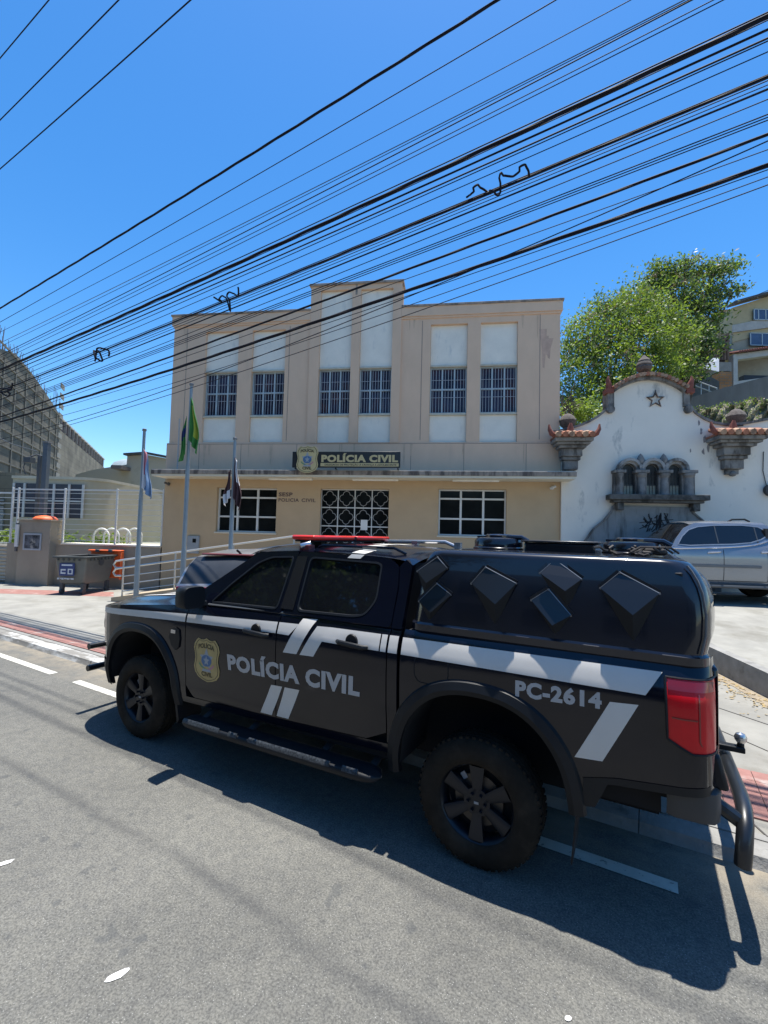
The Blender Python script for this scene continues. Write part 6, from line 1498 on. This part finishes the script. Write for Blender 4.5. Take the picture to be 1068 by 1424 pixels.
# door handles
def handle(x0, x1, z0, z1):
    xm, zm = (x0 + x1) / 2, (z0 + z1) / 2; mb = MB()
    mb.lathe([(.05, 0), (.046, -.012), (.001, -.014)][::-1], (xm - .01, side(xm, zm) - .001, zm + .018), 'y', 18)
    mb.tube([(x0, side(x0, z0) - .012, z0), (x0 + .03, side(x0, z0) - .034, z0), (x1 - .03, side(x1, z1) - .034, z1), (x1, side(x1, z1) - .012, z1)], [.014, .018, .018, .014], 8); both(mb, 'door_handle', plastic)
handle(2.27, 2.53, 1.178, 1.168); handle(3.16, 3.41, 1.208, 1.198)
# fender vent
mb = MB(); P_ = [(245, 872), (250, 876), (251, 888), (249, 900), (244, 904), (239, 897), (236, 885), (239, 875)]; P_ = [tpl(px, py, .0) for px, py in P_]
mb.poly(P_, lambda a, b, k: (a, side(a, b) - .012 + .012 * k, b), thick=True); ca_ = tpl(243, 877, 0); mb.box(ca_[0] - .03, ca_[0] + .03, side(1.45, 1.1) - .018, side(1.45, 1.1) - .012, ca_[1] - .02, ca_[1] + .01, 1); both(mb, 'fender_vent', [plastic, chrome], smooth=False)
# fuel flap outline
fo = smoothpoly([(3.75, 1.195), (3.985, 1.20), (3.985, 1.075), (3.93, 1.03), (3.78, 1.035), (3.75, 1.08)], .04)
part(MB().ring(fo, grow(fo, -.006), lambda a, b, k: (a, side(a, b) - .0012 + .001 * k, b)), 'fuel_flap', deep, smooth=False)
# running boards
for mm in (0, 1):
    mb = MB()
    def rb_(u, v):
        x = 1.66 + 1.90 * u; t = 2 * math.pi * v; e = .55; c, s2 = math.cos(t), math.sin(t); taper = min(1, math.sqrt(max(0.0, 1 - (abs(2 * u - 1)) ** 16)))
        wd = .085 * max(.02, taper); y = .015 + math.copysign(abs(c) ** e, c) * wd; z = interp(u, [0, 1], [.375, .41]) + math.copysign(abs(s2) ** e, s2) * .034 * max(.05, taper) - .008 * (c < 0)
        return (x, y - .05, z)
    mb.grid(rb_, 60, 24, flip=True); mb = mb if not mm else mirror(mb); sb_ = part(mb, 'running_board', plastic, ang=50)
    mb = MB()
    for (x0, x1) in ((1.73, 2.15), (2.25, 2.34), (2.46, 3.20), (3.30, 3.42)):
        mb.grid(lambda u, v: (x0 + (x1 - x0) * u, -.119 + .017 * v, interp(x0 + (x1 - x0) * u, [1.66, 3.56], [.375, .41]) + .006 + .031 * v ** .5), 10, 3)
    mb = mb if not mm else mirror(mb); o = part(mb, 'tread_strip', M('tread_strip', (.06, .065, .07), .4, metal=.4, var=.8, scale=70), parent=sb_)
    for x in (1.85, 2.35, 3.05, 3.45):
        mb = MB(); mb.beam((x, .0, .40), (x, .20, .47), .05, .02)
        mb = mb if not mm else mirror(mb); part(mb, 'step_bracket', M('bracket_grey', (.02, .02, .022), .5))
# mud flaps
mb = MB(); mb.obox((1.44, .16, .40), (.01, 0, .02), (0, .12, 0), (.03, 0, -.12)); both(mb, 'mud_flap', plastic)
mb = MB(); mb.obox((4.70, .14, .40), (.004, 0, .0), (0, .11, 0), (-.015, 0, -.17)); both(mb, 'mud_flap', plastic)
# wheels
RT = .373
def wheel(x, yface, z, out):
    # out = -1: outer face towards -y
    wt = thing_w = None
    mb = MB(); prof = [(.225, .012), (.236, .0), (.266, -.008), (.308, -.006), (.345, .008), (.362, .028), (.370, .045), (.370, .058), (.361, .06), (.361, .068), (RT, .07), (RT, .105), (.363, .107), (.363, .118), (RT, .12), (RT, .155), (.361, .157), (.361, .165), (.370, .167), (.367, .19), (.345, .215), (.31, .232), (.225, .225)]
    pr = [(r, h * (1 if out < 0 else -1)) for r, h in prof]
    mb.lathe(pr if out < 0 else pr[::-1], (0, 0, 0), 'y', 56)
    for k in range(56):          # shoulder lugs
        t = 2 * math.pi * (k + .5) / 56
        for h0, h1 in ((.03, .058), (.168, .195)):
            c = Vector((math.cos(t), 0, math.sin(t))); tn = Vector((-math.sin(t), 0, math.cos(t))); hh = (h0 + h1) / 2 * (1 if out < 0 else -1)
            mb.obox(c * (RT - .006) + Vector((0, hh, 0)), c * .008, tn * .011, Vector((0, (h1 - h0) / 2, 0)))
    tyre = mb.build('tyre', tyre_m, None, ang=40)
    s = 1 if out < 0 else -1
    mb = MB(); pr = [(.226, .016), (.222, .022), (.214, .03), (.205, .06), (.20, .2)]; pr = [(r, h * s) for r, h in pr]; mb.lathe(pr[::-1] if out < 0 else pr, (0, 0, 0), 'y', 48)
    mb.lathe([(r, h * s) for r, h in ([(.001, .09), (.2, .11)])], (0, 0, 0), 'y', 30, 1)
    mb.lathe([(r, h * s) for r, h in ([(.15, .085), (.148, .075), (.06, .074)])], (0, 0, 0), 'y', 30, 3)
    mb.lathe([(r, h * s) for r, h in ([(.075, .10), (.085, .05), (.08, .035), (.04, .03), (.001, .028)])], (0, 0, 0), 'y', 24)
    for k in range(6):
        t = R(90 + 60 * k); c = Vector((math.cos(t), 0, math.sin(t))); tn = Vector((-math.sin(t), 0, math.cos(t)))
        a0, a1 = c * .05, c * .212; v = []
        for (p, hw, y0, y1) in ((a0, .024, .034, .09), (a1, .046, .020, .07)):
            v += [p - tn * hw + Vector((0, y0 * s + .006 * s, 0)), p - tn * hw * .55 + Vector((0, y0 * s, 0)), p + tn * hw * .55 + Vector((0, y0 * s, 0)), p + tn * hw + Vector((0, (y0 + .006) * s, 0)), p + tn * hw * .9 + Vector((0, y1 * s, 0)), p - tn * hw * .9 + Vector((0, y1 * s, 0))]
        fs = [(i, (i + 1) % 6, 6 + (i + 1) % 6, 6 + i) for i in range(6)]
        mb.add(v, fs if out < 0 else [f[::-1] for f in fs], 0)
        t2 = R(120 + 60 * k); mb.lathe([(.0095, .0), (.0095, -.022), (.001, -.024)] if out < 0 else [(.0095, .0), (.0095, .022), (.001, .024)], (math.cos(t2) * .052, .03 * s, math.sin(t2) * .052), 'y', 8)
    for t in (128, -38): mb.obox((math.cos(R(t)) * .15, .075 * s, math.sin(R(t)) * .15), (math.cos(R(t)) * .02, 0, math.sin(R(t)) * .02), (-math.sin(R(t)) * .016, 0, math.cos(R(t)) * .016), (0, .004, 0), 2)
    mb.obox((0, .027 * s, 0), (.014, 0, 0), (0, .001, 0), (0, 0, .007), 2)
    rim = mb.build('rim', [rim_m, deep, M('weight_grey', (.30, .30, .30), .5), M('brake_disc', (.06, .055, .05), .4, metal=.6)], None, ang=30)
    e = bpy.data.objects.new('wheel', None); COL.objects.link(e); e.parent = trk; e.location = Vector((x, yface, z)) + TL
    for o in (tyre, rim): o.parent = e
    return e
def axle_z(y): return GR + RT
wheel(FX, .022, GR + RT - .004, -1); wheel(RX, .022, GR + RT - .004, -1)
wheel(FX, 1.898, SW + RT - .004, 1); wheel(RX, 1.898, SW + RT - .004, 1)
mb = MB(); 
for x in (FX, RX): mb.tube([(x, .25, GR + RT), (x, 1.67, SW + RT)], .05, 8)
part(mb, 'axle', deep)
# ---- livery -------------------------------------------------
def on(d=.003): return lambda a, b, k: (a, side(a, b) - d - (.0 if k == 0 else -.001), b)
def strip(x0, x1, zb0, zb1, zt0, zt1, sl0=0, sl1=0, m=vinyl, name='white_stripe', nx=None):
    # sl: how far the end leans (x at top minus x at bottom)
    nx = nx or max(3, int((x1 - x0) / .04)); mb = MB()
    def P_(u, v):
        x = x0 + (x1 - x0) * u + (sl0 * (1 - u) + sl1 * u) * v; zb = zb0 + (zb1 - zb0) * u; zt = zt0 + (zt1 - zt0) * u; z = zb + (zt - zb) * v; return (x, side(x, z) - .003, z)
    mb.grid(P_, nx, 6); return part(mb, name, m)
strip(.16, 1.556, 1.105, 1.16, 1.155, 1.228, sl0=.0)
strip(1.576, 2.588, 1.16, 1.19, 1.228, 1.272)
strip(2.604, 2.715, 1.19, 1.19, 1.272, 1.278, sl1=.08)
strip(2.67, 2.80, 1.06, 1.065, 1.318, 1.325, sl0=.14, sl1=.14)
strip(2.83, 2.955, 1.065, 1.07, 1.283, 1.288, sl0=.13, sl1=.13)
strip(3.005, 3.49, 1.185, 1.185, 1.288, 1.292, sl0=.06); strip(3.50, 3.542, 1.185, 1.185, 1.292, 1.293); strip(3.558, 3.625, 1.185, 1.186, 1.293, 1.294)
strip(3.655, 5.03, 1.187, 1.187, 1.292, 1.305, sl1=.075)
strip(2.44, 2.555, .562, .565, .797, .803, sl0=.115, sl1=.11); strip(2.605, 2.72, .57, .572, .803, .808, sl0=.085, sl1=.11)
strip(4.70, 4.835, .80, .812, 1.125, 1.135, sl0=.17, sl1=.165)
mb = MB(); text(mb, 'POLÍCIA CIVIL', [(2.095, .845), (3.35, .868), (3.355, .995), (2.08, .965)], on(), bold=.05, spacing=1.1, cap=.76); part(mb, 'door_lettering', vinyl_g, smooth=False)
mb = MB(); text(mb, 'PC-2614', [(4.388, 1.068), (4.832, 1.085), (4.832, 1.165), (4.388, 1.155)], on(), bold=.05, spacing=1.12, cap=.76); part(mb, 'unit_lettering', vinyl_g, smooth=False)
badge('door_badge', lambda a, b, h: (1.842 + a * .31, side(1.842 + a * .31, .69 + b * .365) - .003 - h * .4, .69 + b * .365), None, M('badge_gold', (.40, .30, .12), .4, var=.12, scale=12), .002)
db = [o for o in bpy.data.objects if o.name == 'door_badge'][0]; db.parent = trk; db.location = TL
# stripes over the roof edge
mb = MB(); mb.grid(lambda u, v: (3.075 + .115 * u + .03 * v, gh(3, 1.775 + .03 * v) - .003, 1.775 + .03 * v), 3, 3); part(mb, 'roof_stripe', vinyl)
for k, (v0, v1, x0) in enumerate(((.012, .10, 3.09), (.17, .30, 3.03), (.36, .50, 2.98), (.55, .68, 3.03), (.72, .86, 3.09))):
    mb = MB(); mb.grid(lambda u, v: (lambda p: (p[0], p[1], p[2] + .004))(roofs((x0 + .12 * u + .03 * v - 2.08) / 1.55, v0 + (v1 - v0) * v)), 4, 6, flip=True); part(mb, 'roof_stripe', vinyl)

# ================================================================ OTHER CARS
def simple_wheel(x, y, r, w_, parent, out, rimm):
    e = bpy.data.objects.new('wheel', None); COL.objects.link(e); e.parent = parent; e.location = (x, y, r)
    s = 1 if out < 0 else -1
    mb = MB(); pr = [(r * .62, 0), (r * .8, -.005), (r * .95, .01), (r, .04), (r, w_ - .04), (r * .95, w_ - .01), (r * .62, w_)]; pr = [(a, h * s) for a, h in pr]; mb.lathe(pr if out < 0 else pr[::-1], (0, 0, 0), 'y', 28); mb.build('tyre', tyre_m, e)
    mb = MB(); pr = [(r * .63, .01), (r * .58, .05), (r * .56, .10)]; pr = [(a, h * s) for a, h in pr]; mb.lathe(pr[::-1] if out < 0 else pr, (0, 0, 0), 'y', 24); mb.lathe([(.001, .09 * s), (r * .56, .1 * s)], (0, 0, 0), 'y', 20, 1)
    for k in range(6):
        t = R(60 * k + 20); c = Vector((math.cos(t), 0, math.sin(t))); tn = Vector((-math.sin(t), 0, math.cos(t))); mb.obox(c * r * .33 + Vector((0, .035 * s, 0)), c * r * .28, tn * .028, Vector((0, .012, 0)))
    mb.lathe([(.07, .05 * s), (.06, .02 * s), (.001, .018 * s)], (0, 0, 0), 'y', 14); mb.build('rim', [rimm, deep], e)
def car(name, label, cat, loc, rz, L_, W_, H, paintm, st, glass0, glass1, wheels_x, rw, belt, glass_m=tint):
    # local: x from rear (0) to front (L), y across, z up. st: stations (x, z bottom, z belt, z roof, half width, half roof width)
    root = thing(name, label, cat, loc, rz)
    nst = 48; X = [L_ * i / nst for i in range(nst + 1)]
    xs = [s[0] for s in st]
    def g(i, x): return interp(x, xs, [s[i] for s in st])
    def ring(x):
        zb, zbelt, zr, w, wr = (g(i, x) for i in (1, 2, 3, 4, 5)); 
        for wx in wheels_x:
            a = archz(x, wx, rw * 1.18, rw * 1.15, rw, 2.2)
            if a: zb = max(zb, a)
        mid = max(zb + .02, zbelt * .62)
        pts = [(-w * .95, zb), (-w * 1.0, mid), (-w * .995, (mid + zbelt) / 2), (-w * .96, zbelt), (-(w * .93 * .5 + wr * .5), (zbelt + zr) / 2), (-wr, zr - .05), (-wr * .93, zr - .01), (0, zr + .02)]
        return pts + [(-a, b) for a, b in pts[-2::-1]]
    body, gl = MB(), MB(); rings = [[(x, a, b) for a, b in ring(x)] for x in X]; n = len(rings[0])
    vs = [v for r in rings for v in r]; body.v = list(vs); gl.v = list(vs)
    for i in range(nst):
        xm = (X[i] + X[i + 1]) / 2
        for k in range(n - 1):
            f = [i * n + k, (i + 1) * n + k, (i + 1) * n + k + 1, i * n + k + 1]; f = f[::-1] if False else f
            isg = (k in (3, 4, n - 5, n - 6)) and glass0 < xm < glass1 and not any(abs(xm - p) < .05 for p in (st[0][6:] if len(st[0]) > 6 else ()))
            zr0 = g(3, xm) - g(2, xm)
            if isg and zr0 < .16: isg = False
            # sloping front and rear screens
            slope = abs(g(3, X[i + 1]) - g(3, X[i])) / (X[i + 1] - X[i])
            if 5 <= k <= n - 7 and slope > .35 and zr0 > .05 and k not in (5, n - 7): isg = True
            (gl if isg else body).f.append(f); (gl if isg else body).m.append(0)
    for i, rev in ((0, False), (nst, True)):
        f = [i * n + k for k in range(n)]; body.f.append(f if not rev else f[::-1]); body.m.append(0)
    body.build('body', paintm, root, ang=45); 
    par = {}
    def fnd(a):
        while par.setdefault(a, a) != a: a = par[a]
        return a
    for f in gl.f:
        for v_ in f[1:]: par[fnd(v_)] = fnd(f[0])
    comp = {}
    for f in gl.f: comp.setdefault(fnd(f[0]), []).append(f)
    for fs_ in comp.values():
        ids = sorted({i for f in fs_ for i in f}); mp_ = {i: k for k, i in enumerate(ids)}; g2 = MB(); g2.add([gl.v[i] for i in ids], [[mp_[i] for i in f] for f in fs_]); g2.build('window', glass_m, root, ang=45)
    mb = MB(); mb.box(.3, L_ - .3, -W_ / 2 + .2, W_ / 2 - .2, .22, .55); mb.build('underbody', deep, root)
    for wx in wheels_x:
        simple_wheel(wx, -W_ / 2 + .01, rw, .2, root, -1, chrome); simple_wheel(wx, W_ / 2 - .01, rw, .2, root, 1, chrome)
    return root
silver = M('silver_paint', (.24, .26, .285), .26, metal=.6, var=.05, coat=.4)
whitep = M('white_car_paint', (.62, .64, .66), .3, var=.04, coat=.4)
# hatchback parked nose-in, rear towards the street: local x from rear to front, along the facade normal
cs = [(0, .45, .95, .97, .72, .70), (.08, .35, 1.0, 1.05, .80, .79), (.25, .28, 1.02, 1.30, .85, .76), (.42, .25, 1.03, 1.45, .86, .72), (.75, .22, 1.02, 1.50, .87, .70), (1.4, .2, 1.0, 1.54, .87, .69), (2.2, .2, .97, 1.52, .87, .68), (2.6, .2, .95, 1.38, .87, .66), (3.05, .2, .93, 1.02, .86, .60), (3.7, .22, .80, .86, .82, .62), (4.0, .28, .62, .66, .72, .60), (4.08, .35, .5, .55, .6, .5)]
cw0 = gp(246, 815, SW)
rc = Vector((-2.32, 6.76, SW))
hb = car('hatchback', 'silver hatchback with dark rear screen and dark red band, behind the black pickup bonnet', 'car', rc, R(90) - FA, 4.08, 1.74, 1.54, M('white_silver_paint', (.30, .30, .31), .3, metal=.4, var=.04, coat=.4), cs, .5, 2.9, (.75, 3.2), .30, 1.0, M('dusty_rear_glass', (.035, .038, .042), .3, var=.2))
mb = MB(); mb.box(-.015, .06, -.74, .74, .955, 1.02); mb.box(-.02, .05, -.80, -.55, .72, .90); mb.box(-.02, .05, .55, .80, .72, .90); mb.build('red_rear_band', M('tail_maroon', (.25, .02, .03), .25, var=.1, coat=.3), hb, bevel=.015)
mb = MB(); mb.tube([(.55, 0, 1.49), (.52, .02, 1.53), (.50, .05, 1.56)], .018, 6); mb.box(.05, .1, -.15, .12, 1.03, 1.08); mb.build('rear_wiper_base', plastic, hb)
mb = MB(); mb.box(.36, .52, -.56, .56, 1.475, 1.50); mb.build('roof_spoiler', M('spoiler_maroon', (.14, .03, .035), .3), hb, bevel=.01)
# white car far behind the fence
p = at(212, 747, 27.5)
car('white_car', 'small white car parked far behind the fence, seen between the flagpole and the station', 'car', (p.x - 1.6, p.y, 1.28), R(0), 4.08, 1.74, 1.5, whitep, cs, .5, 2.9, (.75, 3.2), .30, 1.0)
# silver pickup on the raised drive, facing left
# local frame: u along facade direction; the near side is 2.5 m in front of the facade
ZP = .69
sp2 = fac_thing('silver_pickup', 'silver double cab pickup with dark windows parked before the white wall, at the right edge', 'pickup truck', u=14.5, off=1.6, z=ZP)
LP = Vector((-14.5, 1.6, -ZP))
def spart(mb, name, m, parent=sp2, **k):
    o = mb.build(name, m, parent, **k)
    if parent is sp2: o.location = LP
    return o
Y0 = -2.5      # near side, in local facade depth (negative = towards the street)
def sside(u, z):
    zz = z - ZP; y = interp(zz, [.35, .55, .8, 1.0, 1.15, 1.22, 1.70, 1.8], [.07, .02, 0, .0, .03, .07, .27, .36])
    y += interp(u, [11.95, 12.05, 12.3, 12.7], [.45, .2, .05, 0]); y += interp(u, [16.9, 17.1, 17.2], [0, .04, .12]); return Y0 + y
def szt(u): return ZP + interp(u, [11.95, 12.1, 12.6, 13.35, 13.6, 15.2, 15.45, 17.2], [.84, .92, 1.0, 1.09, 1.16, 1.245, 1.28, 1.28])
SWX = ((12.92, .46), (16.12, .46))
def szb(u):
    z = ZP + interp(u, [11.95, 12.4, 15.3, 17.2], [.42, .40, .42, .55])
    for xc, w_ in SWX:
        a = archz(u, xc, w_, .47, ZP + .38)
        if a: z = max(z, a)
    return z
for far in (0, 1):
    mb = MB(); mb.grid(lambda a, v: (lambda u: (lambda z: (u, sside(u, z), z))(szb(u) * (1 - v) + szt(u) * v))(11.95 + 5.25 * a), 150, 14)
    mb.grid(lambda a, v: (lambda u: (u, sside(u, szb(u)) + .35 * v, szb(u)))(11.95 + 5.25 * a), 150, 1, m=1, flip=True)
    if far: m2 = MB(); m2.v = [(x, -3.2 - y, z) for x, y, z in mb.v]; m2.f = [f[::-1] for f in mb.f]; m2.m = mb.m; mb = m2
    spart(mb, 'body_side', [silver, deep])
cxm = -1.6
def sroof(u): return ZP + interp(u, [13.15, 13.45, 13.75, 14.1, 14.6, 15.2, 15.42, 15.55], [1.17, 1.42, 1.66, 1.735, 1.76, 1.745, 1.70, 1.60])
mb = MB()
def srf(a, v):
    u = 14.00 + 1.55 * a; zs_ = sroof(u) - .055; y0 = sside(u, zs_); e = 1 - abs(2 * v - 1) ** 3; return (u, y0 + (2 * (cxm - y0)) * v, zs_ + .065 * e)
mb.grid(srf, 30, 20, flip=True); spart(mb, 'roof', silver)
mb = MB(); mb.grid(lambda a, v: (lambda u, z, y0: (u, y0 + 2 * (cxm - y0) * v, z))(13.42 + .60 * a - .06 * (1 - (2 * v - 1) ** 2), ZP + 1.13 + .53 * a + .02 * (1 - (2 * v - 1) ** 2), sside(13.6, ZP + 1.15 + .5 * a) + .03), 8, 14, flip=True); spart(mb, 'windscreen', tint)
mb = MB(); mb.grid(lambda a, v: (lambda u: (u, sside(u, szt(u)) + 2 * (cxm - sside(u, szt(u))) * v, szt(u) + .05 * (1 - abs(2 * v - 1) ** 3)))(11.95 + 1.35 * a), 20, 16, flip=True); spart(mb, 'bonnet', silver)
mb = MB(); mb.box(11.9, 12.1, Y0 + .35, -.95, ZP + .35, ZP + .9); mb.box(12.2, 16.8, Y0 + .45, -1.05, ZP + .3, ZP + .7); spart(mb, 'underbody', deep)
mb = MB(); mb.box(15.6, 17.19, Y0 + .1, -.8, ZP + .7, ZP + 1.2); mb.box(15.44, 15.5, Y0 + .14, -.84, ZP + 1.2, ZP + 1.6); spart(mb, 'cargo_bed', M('bed_dark', (.03, .03, .03), .7))
def gs(d0, d1): return lambda a, b, k: (a, sside(a, b) + (d0 if k == 0 else d1), b)
# side glass with a body-colour surround
swin = [fp(px, py, 2.45) for px, py in ((943, 757), (951, 745), (962, 736), (976, 731.5), (1000, 729.5), (1040, 729.5), (1062, 732), (1072, 738), (1072, 746), (1062, 751), (1046, 755.5), (1020, 757.5), (990, 758), (960, 759))]
sout = [fp(px, py, 2.45) for px, py in ((932, 763), (943, 748), (956, 734), (972, 727), (1000, 724.5), (1042, 724.5), (1070, 727), (1086, 738), (1084, 750), (1068, 757), (1050, 760.5), (1022, 762), (990, 763), (960, 764))]
mb = MB(); mb.poly(dense(sout, .08), gs(.0, .02), 0, thick=True); mb = spart(mb, 'cab_side', silver, ang=60)
spart(MB().poly(dense(swin, .08), gs(-.006, .0)), 'side_glass', tint, ang=60)
spart(MB().ring(swin, grow(swin, -.02), gs(-.012, -.004)), 'window_seal', M('seal_grey', (.30, .32, .34), .3, metal=.6))
mb = MB(); bl = [(13.25, ZP + 1.145)] + [fp(px, py, 2.45) for px, py in ((945, 762.5), (970, 762), (1000, 761.5), (1030, 760), (1050, 758), (1066, 754), (1080, 748))]; mb.tube([(a, sside(a, b) - .008, b) for a, b in bl], .016, 6); spart(mb, 'belt_trim', chrome)
for u, z0, z1 in ((fp(1000, 729, 2.45)[0], 1.27, 1.66), (fp(1056, 729, 2.45)[0], 1.29, 1.64)):
    mb = MB(); mb.grid(lambda a, v: (u - .012 + .024 * a, sside(u, ZP + z0 + (z1 - z0) * v) - .010, ZP + z0 + (z1 - z0) * v), 1, 8); spart(mb, 'door_pillar', M('pillar_dark', (.05, .055, .06), .3))
mb = MB()
for u in (13.60, fp(1007, 780, 2.5)[0], 15.40):
    mb.grid(lambda a, v: (u - .005 + .010 * a, sside(u, ZP + .48 + .70 * v) - .003, ZP + .48 + .70 * v), 1, 10)
mb.grid(lambda a, v: (lambda u: (u, sside(u, ZP + .48) - .003, ZP + .475 + .012 * v))(13.6 + 1.8 * a), 12, 1); spart(mb, 'door_gap', deep)
mb = MB(); m0, m1 = fp(965, 786, 2.5), fp(1059, 786, 2.5); mb.box(m0[0] - .4, m1[0], Y0 - .018, Y0 + .01, m0[1] - .03, m0[1] + .03); spart(mb, 'rub_strip', M('rub_grey', (.12, .125, .13), .5), bevel=.008)
for px in (985, 1060):
    h0, h1 = fp(px, 768.5, 2.5), fp(px + 18, 767.5, 2.5); mb = MB(); mb.tube([(h0[0], Y0 + .01, h0[1]), (h0[0] + .04, Y0 - .035, h0[1] + .005), (h1[0] - .04, Y0 - .035, h1[1]), (h1[0], Y0 + .01, h1[1])], .018, 8); spart(mb, 'door_handle', chrome)
mb = MB(); mb.tube([(13.4, Y0 - .05, ZP + .36), (13.5, Y0 - .06, ZP + .37), (15.35, Y0 - .06, ZP + .37), (15.45, Y0 - .0, ZP + .36)], .035, 8); mb.box(13.3, 15.5, Y0 + .0, Y0 + .1, ZP + .34, ZP + .42); spart(mb, 'side_step', M('step_dark', (.05, .055, .06), .5))
mb = MB(); mb.tube([(14.85, Y0 + .42, ZP + 1.73), (14.95, Y0 + .42, ZP + 1.79), (15.2, Y0 + .42, ZP + 1.80), (15.3, Y0 + .42, ZP + 1.75)], .02, 6); spart(mb, 'roof_rack', plastic)
for u in (12.92, 16.12):
    for yy, o_ in ((Y0 + .02, -1), (-.72, 1)):
        simple_wheel(0, 0, .375, .24, sp2, o_, chrome); e = [c for c in sp2.children if c.name.startswith('wheel')][-1]
ws_ = [c for c in sp2.children if c.name.split('.')[0] == 'wheel']
for e, (u, yy) in zip(ws_, [(u, yy) for u in (12.92, 16.12) for yy in (Y0 + .02, -.72)]): e.location = Vector((u, yy, ZP + .375)) + LP

# trees across the street behind the camera, seen mirrored in the pickup's windows
def backtree(x, y, h, seed, lab):
    rd = random.Random(seed); cl_ = [((x + rd.uniform(-2.4, 2.4), y + rd.uniform(-1.5, 1.5), h * .66 + rd.uniform(-2.2, 2.4)), (2.3, 2.2, 1.7)) for _ in range(13)]
    tree('street_tree', lab, (x, y, GR), (x, y, h * .7), cl_, 13000, .17, (.3, 2, 4, .1, 2), seed, 'street trees mirrored in the pickup windows', .22, 9)
ob = thing('added_opposite_building', 'unseen grey building added across the street to cut sky light on the black pickup', 'building', RW(-6, -13.2, GR), -YAW)  # unseen building, added to cut sky light on the pickup and its shadow
mb = MB(); mb.box(-22, 24, -8, 0, 0, 5.4); mb.build('walls', M('added_opposite_wall', (.095, .10, .11), .9, var=.25, scale=.6), ob, smooth=False)
for k in range(14):
    for z in (1.2, 3.4):
        x = -20.5 + 3.1 * k; mb = MB(); mb.box(x, x + 1.5, .002, .03, z, z + 1.3); wn = mb.build('window', glass_black, ob)
p = RW(-6.6, -7.2, 0); backtree(p.x, p.y, 11.0, 31, 'tree mirrored in the front door window of the black pickup')
p = RW(-2.6, -8.2, 0); backtree(p.x, p.y, 11.5, 33, 'tree mirrored in the rear door window of the black pickup')
